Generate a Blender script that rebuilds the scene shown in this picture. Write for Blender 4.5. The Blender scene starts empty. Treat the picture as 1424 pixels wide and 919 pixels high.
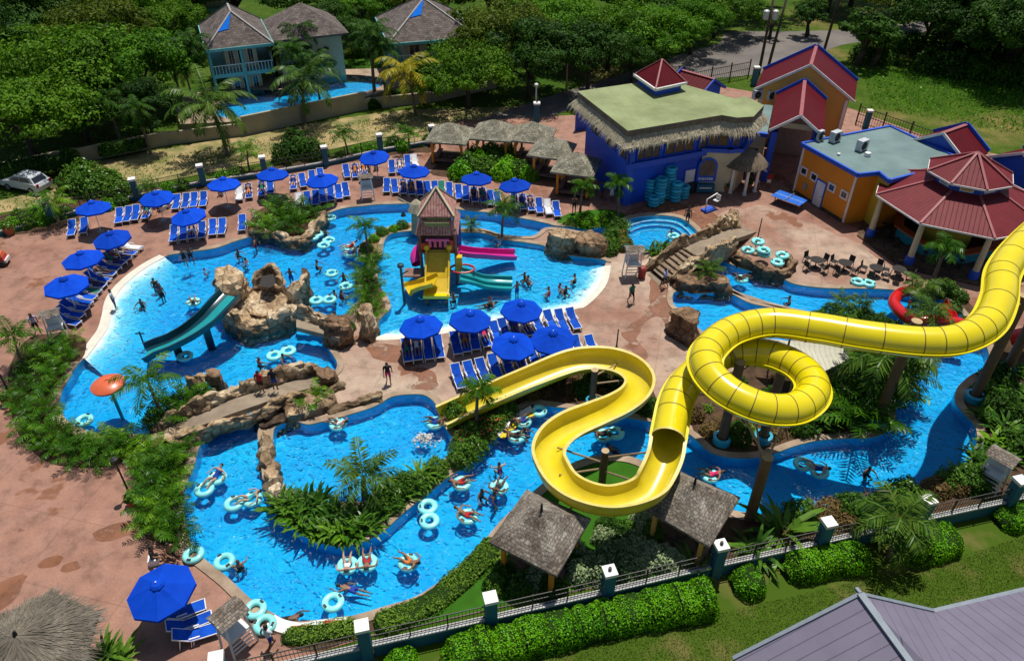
import bpy, bmesh, math, random
import numpy as np
from mathutils import Vector, Matrix, noise
from mathutils.geometry import delaunay_2d_cdt
R=math.radians; PI=math.pi
rng=random.Random(7)
scene=bpy.context.scene; COL=scene.collection
# ---------- camera model: turns a photograph pixel and a height into a place in the world ----------
PITCH=R(37.0); CAMH=31.0; FPX=1040.0
def G(px,py,z=0.0):
    u=(px-712)/FPX; v=(py-459.5)/FPX
    dy=math.cos(PITCH)-v*math.sin(PITCH); dz=-math.sin(PITCH)-v*math.cos(PITCH)
    t=(z-CAMH)/dz
    return Vector((t*u,t*dy,z))
def G2(px,py,z=0.0):
    p=G(px,py,z); return (p.x,p.y)
def L2(pts,z=0.0): return [G2(a,b,z) for a,b in pts]

# ---------- materials ----------
MATS={}
def newmat(name):
    m=bpy.data.materials.new(name); m.use_nodes=True; nt=m.node_tree
    b=nt.nodes['Principled BSDF']; MATS[name]=m
    return m,nt,b
def node(nt,t,**kw):
    n=nt.nodes.new(t)
    for k,v in kw.items():
        if k in n.inputs: n.inputs[k].default_value=v
        else: setattr(n,k,v)
    return n
def c4(c): return (c[0],c[1],c[2],1)
def ramp(nt,stops,fac):
    r=nt.nodes.new('ShaderNodeValToRGB'); e=r.color_ramp.elements
    while len(e)<len(stops): e.new(0.5)
    for el,(p,c) in zip(e,stops): el.position=p; el.color=c4(c)
    (nt.links.new(fac,r.inputs[0]) if fac is not None else None); return r
def mixc(nt,fac,a,b,mode='MIX'):
    m=nt.nodes.new('ShaderNodeMix'); m.data_type='RGBA'; m.blend_type=mode
    for i,x in ((6,a),(7,b)):
        if isinstance(x,tuple): m.inputs[i].default_value=c4(x)
        else: nt.links.new(x,m.inputs[i])
    if isinstance(fac,float): m.inputs[0].default_value=fac
    else: nt.links.new(fac,m.inputs[0])
    return m.outputs[2]
def pos(nt,local=False):
    if local: return nt.nodes.new('ShaderNodeTexCoord').outputs['Object']
    return nt.nodes.new('ShaderNodeNewGeometry').outputs['Position']
def nz(nt,co,scale,detail=4.0,rough=0.55):
    n=node(nt,'ShaderNodeTexNoise',Scale=scale,Detail=detail,Roughness=rough); nt.links.new(co,n.inputs['Vector']); return n.outputs['Fac']
def bump(nt,b,h,strength=0.3,dist=0.05):
    n=node(nt,'ShaderNodeBump',Strength=strength,Distance=dist); nt.links.new(h,n.inputs['Height']); nt.links.new(n.outputs[0],b.inputs['Normal']); return n
def mat(name,c,rough=0.6,c2=None,scale=3.0,bmp=0.0,bscale=None,metal=0.0,spec=None,local=False,lo=0.35,hi=0.65,coat=0.0,objrand=0.0):
    """plain procedural surface: two tones mottled by noise, optional bump"""
    m,nt,b=newmat(name)
    b.inputs['Roughness'].default_value=rough; b.inputs['Metallic'].default_value=metal
    if spec is not None: b.inputs['Specular IOR Level'].default_value=spec
    if coat: b.inputs['Coat Weight'].default_value=coat; b.inputs['Coat Roughness'].default_value=0.08
    if c2 is None: c2=tuple(x*0.82 for x in c)
    co=pos(nt,local)
    f=nz(nt,co,scale)
    r=ramp(nt,[(lo,c),(hi,c2)],f); out=r.outputs[0]
    if objrand:
        oi=nt.nodes.new('ShaderNodeObjectInfo')
        hs=nt.nodes.new('ShaderNodeHueSaturation')
        mr=node(nt,'ShaderNodeMapRange'); nt.links.new(oi.outputs['Random'],mr.inputs[0]); mr.inputs[3].default_value=1-objrand; mr.inputs[4].default_value=1+objrand
        nt.links.new(mr.outputs[0],hs.inputs['Value']); nt.links.new(out,hs.inputs['Color']); out=hs.outputs[0]
    nt.links.new(out,b.inputs['Base Color'])
    if bmp: bump(nt,b,nz(nt,co,bscale or scale*4,5.0),bmp)
    return m
def leafmat(name,dark,mid,light,trans=0.22,rough=0.45,isl=0.6):
    m,nt,b=newmat(name)
    g=nt.nodes.new('ShaderNodeNewGeometry'); oi=nt.nodes.new('ShaderNodeObjectInfo')
    n=nz(nt,g.outputs['Position'],0.35,2.0)
    a=node(nt,'ShaderNodeMath',operation='MULTIPLY_ADD'); nt.links.new(g.outputs['Random Per Island'],a.inputs[0]); a.inputs[1].default_value=isl
    nt.links.new(n,a.inputs[2])
    a2=node(nt,'ShaderNodeMath',operation='MULTIPLY_ADD'); nt.links.new(oi.outputs['Random'],a2.inputs[0]); a2.inputs[1].default_value=0.22; nt.links.new(a.outputs[0],a2.inputs[2])
    r=ramp(nt,[(0.42,dark),(0.8,mid),(1.2 if False else 1.0,light)],a2.outputs[0])
    nt.links.new(r.outputs[0],b.inputs['Base Color']); b.inputs['Roughness'].default_value=rough; b.inputs['Specular IOR Level'].default_value=0.12
    t=nt.nodes.new('ShaderNodeBsdfTranslucent'); nt.links.new(r.outputs[0],t.inputs[0])
    mx=nt.nodes.new('ShaderNodeMixShader'); mx.inputs[0].default_value=trans
    nt.links.new(b.outputs[0],mx.inputs[1]); nt.links.new(t.outputs[0],mx.inputs[2])
    nt.links.new(mx.outputs[0],nt.nodes['Material Output'].inputs['Surface'])
    return m

UVM=set()
def planar_uv(me):
    """u along each face's level line, v along its slope, in metres"""
    uv=me.uv_layers.new(name='UVMap').data; Z=Vector((0,0,1))
    for p in me.polygons:
        n=p.normal; h=Z.cross(n)
        if h.length<0.05: h=Vector((1,0.18,0))
        h.normalize(); sl=n.cross(h)
        for li in p.loop_indices:
            c=me.vertices[me.loops[li].vertex_index].co; uv[li].uv=(c.dot(h),c.dot(sl))
# ---------- mesh builder ----------
class MB:
    def __init__(s): s.v=[]; s.f=[]; s.m=[]; s.cur=0
    def add(s,vs,fs,m=None):
        o=len(s.v); s.v.extend([tuple(x) for x in vs]); m=s.cur if m is None else m
        for f in fs: s.f.append(tuple(i+o for i in f)); s.m.append(m)
        return s
    def box(s,c,d,rz=0.0,rot=None,m=None,taper=1.0):
        x,y,z=[k/2 for k in d]; M=rot if rot is not None else Matrix.Rotation(rz,3,'Z')
        vs=[]
        for dz in (-1,1):
            t=taper if dz>0 else 1.0
            for dx,dy in ((-1,-1),(1,-1),(1,1),(-1,1)): vs.append(Vector(c)+M@Vector((dx*x*t,dy*y*t,dz*z)))
        return s.add(vs,[(3,2,1,0),(4,5,6,7),(0,1,5,4),(1,2,6,5),(2,3,7,6),(3,0,4,7)],m)
    def beam(s,p,q,w,h,m=None):
        p=Vector(p); q=Vector(q); d=q-p; L=d.length
        if L<1e-6: return s
        x=d/L; up=Vector((0,0,1)) if abs(x.z)<0.98 else Vector((0,1,0)); y=up.cross(x).normalized(); z=x.cross(y)
        M=Matrix((x,y,z)).transposed()
        return s.box((p+q)/2,(L,w,h),rot=M,m=m)
    def prism(s,poly,z0,z1,m=None,cap=True,bottom=False,mtop=None):
        n=len(poly); 
        if sum(poly[i][0]*poly[(i+1)%n][1]-poly[(i+1)%n][0]*poly[i][1] for i in range(n))<0: poly=poly[::-1]
        vs=[(a,b,z0) for a,b in poly]+[(a,b,z1) for a,b in poly]
        s.add(vs,[(i,(i+1)%n,n+(i+1)%n,n+i) for i in range(n)],m)
        if cap: s.add([(a,b,z1) for a,b in poly],[tuple(range(n))],m if mtop is None else mtop)
        if bottom: s.add([(a,b,z0) for a,b in poly],[tuple(range(n-1,-1,-1))],m)
        return s
    def tube(s,pts,r,n=8,m=None,caps=True,closed=False):
        pts=[Vector(p) for p in pts]; k=len(pts); rr=r if isinstance(r,(list,tuple)) else [r]*k
        vs=[]; prev=None
        for i,p in enumerate(pts):
            a=pts[(i-1)%k] if (i>0 or closed) else p; b=pts[(i+1)%k] if (i<k-1 or closed) else p
            t=(b-a).normalized()
            if prev is None:
                ref=Vector((0,0,1)) if abs(t.z)<0.9 else Vector((1,0,0)); x=ref.cross(t).normalized()
            else: x=(prev-t*prev.dot(t)).normalized()
            prev=x; y=t.cross(x)
            for j in range(n):
                an=2*PI*j/n; vs.append(p+(x*math.cos(an)+y*math.sin(an))*rr[i])
        fs=[]
        for i in range(k if closed else k-1):
            i2=(i+1)%k
            for j in range(n): fs.append((i*n+j,i*n+(j+1)%n,i2*n+(j+1)%n,i2*n+j))
        if caps and not closed: fs.append(tuple(range(n-1,-1,-1))); fs.append(tuple((k-1)*n+j for j in range(n)))
        return s.add(vs,fs,m)
    def lathe(s,prof,n=16,c=(0,0,0),m=None,a0=0.0,closed=False):
        vs=[];k=len(prof)
        for r,z in prof:
            for j in range(n):
                a=a0+2*PI*j/n; vs.append((c[0]+r*math.cos(a),c[1]+r*math.sin(a),c[2]+z))
        fs=[]
        for i in range(k if closed else k-1):
            i2=(i+1)%k
            for j in range(n): fs.append((i*n+j,i*n+(j+1)%n,i2*n+(j+1)%n,i2*n+j))
        return s.add(vs,fs,m)
    def build(s,name,mats,parent=None,smooth=False,sharp=None,loc=None,rz=0.0):
        me=bpy.data.meshes.new(name); me.from_pydata(s.v,[],s.f)
        mats=mats if isinstance(mats,(list,tuple)) else [mats]
        for x in mats: me.materials.append(MATS[x] if isinstance(x,str) else x)
        if len(mats)>1: me.polygons.foreach_set('material_index',s.m)
        names=[x if isinstance(x,str) else x.name for x in mats]
        if any(x in UVM for x in names): planar_uv(me)
        if smooth: me.polygons.foreach_set('use_smooth',[True]*len(s.f))
        me.update()
        if smooth and sharp: me.set_sharp_from_angle(angle=R(sharp))
        return link(name,me,parent,loc,rz)
def link(name,me,parent=None,loc=None,rz=0.0):
    o=bpy.data.objects.new(name,me); COL.objects.link(o)
    if parent is not None: o.parent=parent
    if loc is not None: o.location=loc
    if rz: o.rotation_euler=(0,0,rz)
    return o
def tag(o,label=None,cat=None,group=None,kind=None):
    if label: o['label']=label
    if cat: o['category']=cat
    if group: o['group']=group
    if kind: o['kind']=kind
    return o
def empty(name,loc=(0,0,0),rz=0.0,label=None,cat=None,group=None):
    o=bpy.data.objects.new(name,None); COL.objects.link(o); o.location=loc; o.rotation_euler=(0,0,rz); o.empty_display_size=0.2
    return tag(o,label,cat,group)
def dup(root,loc,rz=0.0,label=None,group=None,scale=None):
    def cp(o,par):
        c=o.copy(); COL.objects.link(c)
        if par is not None: c.parent=par
        for ch in KIDS(o): cp(ch,c)
        return c
    r=cp(root,None); r.location=loc; r.rotation_euler=(0,0,rz)
    if label: r['label']=label
    if group: r['group']=group
    if scale is not None: r.scale=(scale,)*3 if isinstance(scale,(int,float)) else scale
    return r
def KIDS(o): return list(o.children)
ORD=['first','second','third','fourth','fifth','sixth','seventh','eighth','ninth','tenth','eleventh','twelfth','thirteenth','fourteenth','fifteenth']
class Placer:
    """first placement moves the prototype itself, later ones copy it"""
    def __init__(s,proto): s.p=proto; s.used=False
    def __call__(s,loc,rz=0.0,label=None,group=None,scale=None):
        if not s.used:
            s.used=True; r=s.p; r.location=loc; r.rotation_euler=(0,0,rz)
            if label: r['label']=label
            if group: r['group']=group
            if scale is not None: r.scale=(scale,)*3 if isinstance(scale,(int,float)) else scale
            return r
        return dup(s.p,loc,rz,label,group,scale if scale is not None else 1.0)

# ---------- 2-D helpers ----------
def catmull(pts,n=6,closed=True):
    k=len(pts); dim=len(pts[0]); out=[]
    for i in range(k if closed else k-1):
        if closed: a,b,c,d=pts[i-1],pts[i],pts[(i+1)%k],pts[(i+2)%k]
        else: a,b,c,d=pts[max(i-1,0)],pts[i],pts[i+1],pts[min(i+2,k-1)]
        for j in range(n):
            t=j/n; t2=t*t; t3=t2*t
            out.append(tuple(0.5*((2*b[q])+(-a[q]+c[q])*t+(2*a[q]-5*b[q]+4*c[q]-d[q])*t2+(-a[q]+3*b[q]-3*c[q]+d[q])*t3) for q in range(dim)))
    if not closed: out.append(tuple(pts[-1]))
    return out
def area(poly): return 0.5*sum(poly[i-1][0]*poly[i][1]-poly[i][0]*poly[i-1][1] for i in range(len(poly)))
def ccw(poly): return poly if area(poly)>0 else poly[::-1]
def offset(poly,d,closed=True):
    """moves a counter-clockwise outline outwards by d"""
    n=len(poly); out=[]
    for i in range(n):
        a=poly[i-1] if (closed or i>0) else poly[i]; c=poly[(i+1)%n] if (closed or i<n-1) else poly[i]
        tx,ty=c[0]-a[0],c[1]-a[1]; L=math.hypot(tx,ty) or 1
        out.append((poly[i][0]+ty/L*d,poly[i][1]-tx/L*d))
    return out
def inside(p,poly):
    x,y=p; c=False
    for i in range(len(poly)):
        x1,y1=poly[i-1]; x2,y2=poly[i]
        if (y1>y)!=(y2>y) and x<(x2-x1)*(y-y1)/(y2-y1)+x1: c=not c
    return c
def sheet(mb,outer,holes=(),z=0.0,m=None):
    vs=[];es=[]
    for lp in [outer]+list(holes):
        o=len(vs); n=len(lp); vs+= [Vector(p) for p in lp]; es+=[(o+i,o+(i+1)%n) for i in range(n)]
    r=delaunay_2d_cdt(vs,es,[],0,1e-4)
    fs=[]
    for f in r[2]:
        a,b,c=[r[0][i] for i in f[:3]]; g=(a+b+c)/3
        if not inside(g,outer) or any(inside(g,h) for h in holes): continue
        fs.append(tuple(f) if (b-a).cross(c-a)>0 else tuple(f[::-1]))
    return mb.add([(p.x,p.y,z) for p in r[0]],fs,m)
def walls(mb,loop,z0,z1,m=None,flip=False):
    n=len(loop); vs=[(a,b,z0) for a,b in loop]+[(a,b,z1) for a,b in loop]
    return mb.add(vs,[(i,(i+1)%n,n+(i+1)%n,n+i) if not flip else (n+i,n+(i+1)%n,(i+1)%n,i) for i in range(n)],m)
def ribbon(mb,a,b,za,zb,closed=True,m=None):
    n=len(a); vs=[(p[0],p[1],za) for p in a]+[(p[0],p[1],zb) for p in b]
    return mb.add(vs,[(i,(i+1)%n,n+(i+1)%n,n+i) for i in range(n if closed else n-1)],m)
# ================= MATERIALS =================
def deckmat(name,a,b2,c3,seed=0.0):
    m,nt,b=newmat(name); co=pos(nt)
    big=nz(nt,co,0.13,5.0,0.6); mid=nz(nt,co,0.9,6.0,0.65); fine=nz(nt,co,9.0,3.0)
    r=ramp(nt,[(0.36,a),(0.5,b2),(0.64,c3)],big)
    r2=ramp(nt,[(0.3,(0.60,0.57,0.54)),(0.5,(0.98,0.97,0.96)),(0.72,(1.18,1.14,1.08))],mid)
    o=mixc(nt,1.0,r.outputs[0],r2.outputs[0],'MULTIPLY')
    r3=ramp(nt,[(0.3,(0.86,0.84,0.82)),(0.7,(1.06,1.06,1.06))],fine)
    o=mixc(nt,1.0,o,r3.outputs[0],'MULTIPLY')
    br=node(nt,'ShaderNodeTexBrick',Scale=0.16); br.offset=0.0
    br.inputs['Mortar Size'].default_value=0.006; br.inputs['Mortar Smooth'].default_value=0.3
    br.inputs['Color1'].default_value=(1,1,1,1); br.inputs['Color2'].default_value=(0.97,0.96,0.95,1); br.inputs['Mortar'].default_value=(0.82,0.78,0.75,1); br.inputs['Row Height'].default_value=0.6; br.inputs['Brick Width'].default_value=0.9
    mp=node(nt,'ShaderNodeMapping'); mp.inputs['Rotation'].default_value=(0,0,R(14)); nt.links.new(co,mp.inputs[0]); nt.links.new(mp.outputs[0],br.inputs['Vector'])
    o=mixc(nt,1.0,o,br.outputs[0],'MULTIPLY')
    # wet, rust-red patches of splashed water
    wet=nz(nt,co,0.22,4.0,0.62); w=ramp(nt,[(0.60,(0,0,0)),(0.63,(1,1,1))],wet)
    o=mixc(nt,w.outputs[0],o,(0.20,0.078,0.036))
    nt.links.new(o,b.inputs['Base Color']); b.inputs['Roughness'].default_value=0.75; bump(nt,b,mid,0.15,0.03)
deckmat('terracotta_deck',(0.29,0.140,0.094),(0.335,0.18,0.128),(0.235,0.105,0.068))
deckmat('plaza_deck',(0.47,0.365,0.275),(0.38,0.255,0.19),(0.27,0.135,0.088))
mat('coping',(0.40,0.30,0.21),0.8,(0.24,0.17,0.11),0.9,0.3)
mat('beach_rim',(0.72,0.68,0.58),0.7,(0.6,0.56,0.47),1.5)
mat('pool_tile',(0.02,0.44,0.70),0.3,(0.025,0.52,0.76),3.0)
def floormat(name,a,b2,blot=0.5):
    m,nt,b=newmat(name); co=pos(nt)
    r=ramp(nt,[(0.35,a),(0.65,b2)],nz(nt,co,0.25,4.0)); r2=ramp(nt,[(0.3,(0.9,0.9,0.9)),(0.7,(1.05,1.05,1.05))],nz(nt,co,3.0,3.0))
    nt.links.new(mixc(nt,1.0,r.outputs[0],r2.outputs[0],'MULTIPLY'),b.inputs['Base Color']); b.inputs['Roughness'].default_value=0.8
floormat('pool_floor',(0.004,0.57,0.83),(0.003,0.44,0.76))
floormat('splash_floor',(0.005,0.50,0.76),(0.004,0.42,0.72))
def beachmat():
    m,nt,b=newmat('beach_floor'); co=pos(nt); sp=nt.nodes.new('ShaderNodeSeparateXYZ'); nt.links.new(co,sp.inputs[0])
    a=node(nt,'ShaderNodeMath',operation='MULTIPLY_ADD'); nt.links.new(nz(nt,co,0.9,5.0,0.65),a.inputs[0]); a.inputs[1].default_value=0.42; nt.links.new(sp.outputs[2],a.inputs[2])
    r=ramp(nt,[(0.0,(0.005,0.50,0.76)),(0.55,(0.12,0.55,0.74)),(1.0,(0.66,0.76,0.74))],None)
    mr=node(nt,'ShaderNodeMapRange'); nt.links.new(a.outputs[0],mr.inputs[0]); mr.inputs[1].default_value=-0.25; mr.inputs[2].default_value=0.18; nt.links.new(mr.outputs[0],r.inputs[0])
    nt.links.new(r.outputs[0],b.inputs['Base Color']); b.inputs['Roughness'].default_value=0.8
beachmat()
def watermat(name,tint,density,bs=1.0,bstr=0.95):
    m,nt,b=newmat(name); nt.nodes.remove(b); out=nt.nodes['Material Output']; co=pos(nt)
    tr=nt.nodes.new('ShaderNodeBsdfTransparent'); gl=nt.nodes.new('ShaderNodeBsdfGlossy'); gl.inputs['Roughness'].default_value=0.13
    n1=nz(nt,co,1.7*bs,3.0,0.6); n2=nz(nt,co,4.2*bs,2.0,0.5)
    ad=node(nt,'ShaderNodeMath',operation='MULTIPLY_ADD'); nt.links.new(n2,ad.inputs[0]); ad.inputs[1].default_value=0.5; nt.links.new(n1,ad.inputs[2])
    bp=node(nt,'ShaderNodeBump',Strength=bstr,Distance=0.40); nt.links.new(ad.outputs[0],bp.inputs['Height'])
    fr=node(nt,'ShaderNodeFresnel',IOR=1.25); nt.links.new(bp.outputs[0],fr.inputs['Normal']); nt.links.new(bp.outputs[0],gl.inputs['Normal'])
    # light and dark of the ripples painted into the water tint by noise
    rt=ramp(nt,[(0.44,(0.70,0.82,0.90)),(0.66,(0.90,0.95,0.97)),(0.84,(1,1,1))],ad.outputs[0]); nt.links.new(rt.outputs[0],tr.inputs[0])
    mx=nt.nodes.new('ShaderNodeMixShader'); nt.links.new(fr.outputs[0],mx.inputs[0]); nt.links.new(tr.outputs[0],mx.inputs[1]); nt.links.new(gl.outputs[0],mx.inputs[2])
    nt.links.new(mx.outputs[0],out.inputs['Surface'])
    va=node(nt,'ShaderNodeVolumeAbsorption',Density=density); va.inputs[0].default_value=c4(tint); nt.links.new(va.outputs[0],out.inputs['Volume'])
watermat('pool_water',(0.02,0.76,0.945),0.85)
watermat('resort_water',(0.05,0.78,0.95),0.4)
def groundmat():
    m,nt,b=newmat('grass_ground'); co=pos(nt)
    big=nz(nt,co,0.06,5.0,0.6); mid=nz(nt,co,0.5,6.0,0.7); fine=nz(nt,co,7.0,4.0,0.7)
    r=ramp(nt,[(0.40,(0.045,0.105,0.010)),(0.54,(0.07,0.125,0.014)),(0.66,(0.20,0.17,0.065))],big)
    r2=ramp(nt,[(0.35,(0.65,0.75,0.6)),(0.6,(1.1,1.05,1.0)),(0.75,(1.7,1.35,1.2))],mid)
    o=mixc(nt,1.0,r.outputs[0],r2.outputs[0],'MULTIPLY')
    r3=ramp(nt,[(0.3,(0.55,0.6,0.5)),(0.7,(1.25,1.2,1.1))],fine); o=mixc(nt,1.0,o,r3.outputs[0],'MULTIPLY')
    nt.links.new(o,b.inputs['Base Color']); b.inputs['Roughness'].default_value=0.95; b.inputs['Specular IOR Level'].default_value=0.1; bump(nt,b,fine,0.8,0.12)
groundmat()
mat('dry_ground',(0.36,0.27,0.12),0.95,(0.16,0.16,0.045),0.45,0.5,3.0,lo=0.42,hi=0.6)
mat('lawn',(0.03,0.105,0.008),0.95,(0.04,0.14,0.010),1.0,0.6,14.0,spec=0.1)
mat('garden_lawn',(0.045,0.13,0.012),0.95,(0.07,0.15,0.02),0.4,0.6,8.0,spec=0.1)
mat('near_grass',(0.055,0.10,0.010),0.95,(0.17,0.14,0.05),0.35,0.5,9.0,spec=0.05,lo=0.5,hi=0.72)
mat('soil',(0.105,0.062,0.036),0.95,(0.055,0.035,0.022),1.6,0.9,5.0,spec=0.1)
mat('tan_soil',(0.30,0.20,0.11),0.95,(0.15,0.10,0.05),0.7,0.6,5.0,spec=0.1)
mat('asphalt',(0.12,0.105,0.095),0.9,(0.17,0.15,0.13),0.25,0.3,6.0)
mat('wet_stain',(0.19,0.068,0.022),0.5,(0.245,0.098,0.048),1.0)
def breakup(name,lo,hi,scale):
    m=MATS[name]; nt=m.node_tree; b=nt.nodes['Principled BSDF']; co=pos(nt); r=ramp(nt,[(lo,(0,0,0)),(hi,(1,1,1))],nz(nt,co,scale,6.0,0.65)); nt.links.new(r.outputs[0],b.inputs['Alpha'])
breakup('wet_stain',0.36,0.54,1.1)
def rockmat(name,a,b2,c3):
    m,nt,b=newmat(name); co=pos(nt)
    n1=nz(nt,co,0.55,6.0,0.65); n2=nz(nt,co,3.5,5.0,0.7)
    r=ramp(nt,[(0.34,a),(0.5,b2),(0.66,c3)],n1); r2=ramp(nt,[(0.28,(0.45,0.42,0.38)),(0.5,(1,1,1)),(0.72,(1.22,1.2,1.15))],n2)
    o=mixc(nt,1.0,r.outputs[0],r2.outputs[0],'MULTIPLY')
    dn=node(nt,'ShaderNodeTexNoise',Scale=1.6,Detail=3.0); nt.links.new(co,dn.inputs['Vector']); wv=node(nt,'ShaderNodeVectorMath',operation='MULTIPLY_ADD'); nt.links.new(dn.outputs['Color'],wv.inputs[0]); wv.inputs[1].default_value=(0.55,0.55,0.55); nt.links.new(co,wv.inputs[2])
    vo=node(nt,'ShaderNodeTexVoronoi',Scale=0.95); vo.feature='DISTANCE_TO_EDGE'; nt.links.new(wv.outputs[0],vo.inputs['Vector'])
    cr=ramp(nt,[(0.0,(0.28,0.24,0.20)),(0.035,(0.75,0.73,0.70)),(0.09,(1,1,1))],vo.outputs['Distance']); o=mixc(nt,1.0,o,cr.outputs[0],'MULTIPLY')
    # dark wet band where the pool laps the rock
    sp=nt.nodes.new('ShaderNodeSeparateXYZ'); nt.links.new(co,sp.inputs[0]); za=node(nt,'ShaderNodeMath',operation='MULTIPLY_ADD'); nt.links.new(n1,za.inputs[0]); za.inputs[1].default_value=-0.6; nt.links.new(sp.outputs[2],za.inputs[2])
    wt=ramp(nt,[(0.0,(0.42,0.40,0.36)),(0.25,(1,1,1))],za.outputs[0]); o=mixc(nt,1.0,o,wt.outputs[0],'MULTIPLY')
    nt.links.new(o,b.inputs['Base Color']); b.inputs['Roughness'].default_value=0.85; bump(nt,b,n2,0.8,0.12)
rockmat('rock_tan',(0.21,0.13,0.068),(0.45,0.315,0.18),(0.66,0.54,0.37))
rockmat('rock_brown',(0.11,0.066,0.036),(0.25,0.15,0.08),(0.36,0.24,0.14))
mat('path_concrete',(0.30,0.235,0.165),0.85,(0.21,0.16,0.11),1.2,0.2)
# painted / man-made
mat('canvas_blue',(0.001,0.048,0.46),0.8,(0.002,0.062,0.54),1.2,objrand=0.2,spec=0.1)
mat('sling_blue',(0.002,0.055,0.40),0.75,(0.003,0.085,0.54),2.5,objrand=0.25,spec=0.15)
mat('white_plastic',(0.78,0.78,0.76),0.35,(0.70,0.70,0.69),2.0)
mat('white_paint',(0.78,0.78,0.75),0.55,(0.66,0.66,0.63),1.5)
mat('pole_grey',(0.35,0.36,0.37),0.4,metal=0.6)
mat('dark_iron',(0.018,0.017,0.016),0.5,(0.03,0.028,0.026),4.0)
mat('aqua_vinyl',(0.24,0.76,0.74),0.28,(0.30,0.82,0.80),2.0,objrand=0.12)
mat('aqua_vinyl_deep',(0.02,0.35,0.52),0.4,(0.03,0.42,0.58),2.0,objrand=0.22)  # deeper blue vinyl for the piled tubes and the post collars
mat('handle_black',(0.02,0.02,0.022),0.5)
mat('slide_yellow',(0.80,0.66,0.005),0.22,(0.73,0.59,0.006),0.8,coat=0.4)
mat('slide_yellow_pale',(0.74,0.60,0.018),0.3,(0.62,0.49,0.02),0.7,coat=0.2)
mat('seam_dark',(0.16,0.10,0.012),0.6)
mat('flange_cream',(0.74,0.60,0.16),0.45)
mat('post_brown',(0.17,0.09,0.038),0.6,(0.13,0.068,0.03),2.0)
mat('post_cap',(0.46,0.33,0.17),0.6)
mat('strut_tan',(0.36,0.25,0.13),0.6)
mat('slide_red',(0.62,0.012,0.012),0.25,(0.55,0.01,0.01),1.0,coat=0.4)
mat('slide_teal',(0.015,0.33,0.34),0.25,(0.012,0.28,0.30),1.0,coat=0.3)
mat('slide_dark_teal',(0.005,0.042,0.06),0.3,(0.006,0.055,0.075),1.0,coat=0.3)
mat('slide_magenta',(0.62,0.025,0.28),0.25,(0.54,0.02,0.24),1.0,coat=0.3)
mat('play_yellow',(0.72,0.50,0.01),0.35,(0.62,0.42,0.012),2.0)
mat('play_blue',(0.01,0.06,0.42),0.4)
mat('play_red',(0.55,0.02,0.02),0.4)
mat('play_wood',(0.15,0.075,0.055),0.7,(0.24,0.13,0.10),3.0,0.2)
mat('orange_cap',(0.66,0.13,0.045),0.35,(0.58,0.11,0.04),1.5,coat=0.3)
mat('wall_royal_blue',(0.003,0.085,0.62),0.6,(0.003,0.07,0.54),0.6)
mat('trim_blue',(0.012,0.10,0.62),0.5)
mat('wall_orange',(0.78,0.27,0.012),0.7,(0.70,0.235,0.012),0.6)
mat('wall_mustard',(0.76,0.40,0.08),0.7,(0.70,0.36,0.07),0.6)
mat('wall_yellow',(0.56,0.42,0.03),0.7,(0.48,0.35,0.03),0.6)
mat('wall_cream',(0.62,0.55,0.36),0.7,(0.52,0.46,0.30),0.8)
mat('wall_grey',(0.33,0.32,0.30),0.8)
mat('wall_teal',(0.012,0.13,0.20),0.65,(0.010,0.10,0.16),0.9)
mat('teal_light',(0.16,0.50,0.47),0.6)
mat('roof_membrane',(0.16,0.24,0.235),0.85,(0.115,0.18,0.18),0.5,0.1)
mat('counter_teal',(0.01,0.24,0.33),0.5)
mat('counter_orange',(0.42,0.10,0.02),0.5)
mat('ping_blue',(0.012,0.14,0.62),0.4)
mat('glass_dark',(0.02,0.025,0.03),0.1,spec=0.8)
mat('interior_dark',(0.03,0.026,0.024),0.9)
mat('bamboo_blind',(0.20,0.13,0.06),0.8,(0.11,0.07,0.03),6.0)
mat('terracotta_pot',(0.40,0.12,0.05),0.8)
mat('steel_white',(0.55,0.58,0.60),0.4)
mat('tarp_blue',(0.004,0.16,0.70),0.8,spec=0.08)
mat('coping_white',(0.50,0.50,0.48),0.7,(0.36,0.36,0.34),2.0)
mat('roof_red_cap',(0.32,0.085,0.09),0.6)
mat('trim_grey',(0.20,0.24,0.28),0.5)
mat('trunk_grey',(0.19,0.15,0.11),0.9,(0.11,0.085,0.06),2.0,0.5,8.0)
mat('trunk_dark',(0.075,0.055,0.04),0.9,(0.045,0.033,0.024),2.0,0.5,8.0)
mat('garden_wall',(0.40,0.34,0.22),0.85,(0.30,0.26,0.17),0.5)
mat('skin_brown',(0.165,0.078,0.044),0.55); mat('skin_tan',(0.30,0.155,0.09),0.55); mat('skin_light',(0.50,0.30,0.21),0.55)
mat('hair_black',(0.012,0.009,0.007),0.6); mat('hair_brown',(0.06,0.03,0.015),0.6)
for n,c in dict(cloth_black=(0.012,0.012,0.015),cloth_red=(0.45,0.015,0.02),cloth_white=(0.75,0.75,0.74),cloth_pink=(0.75,0.03,0.16),cloth_green=(0.01,0.20,0.12),cloth_blue=(0.012,0.05,0.35),cloth_lilac=(0.48,0.46,0.68),cloth_aqua=(0.05,0.45,0.55),cloth_orange=(0.65,0.2,0.03)).items(): mat(n,c,0.85,scale=5.0)
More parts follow.
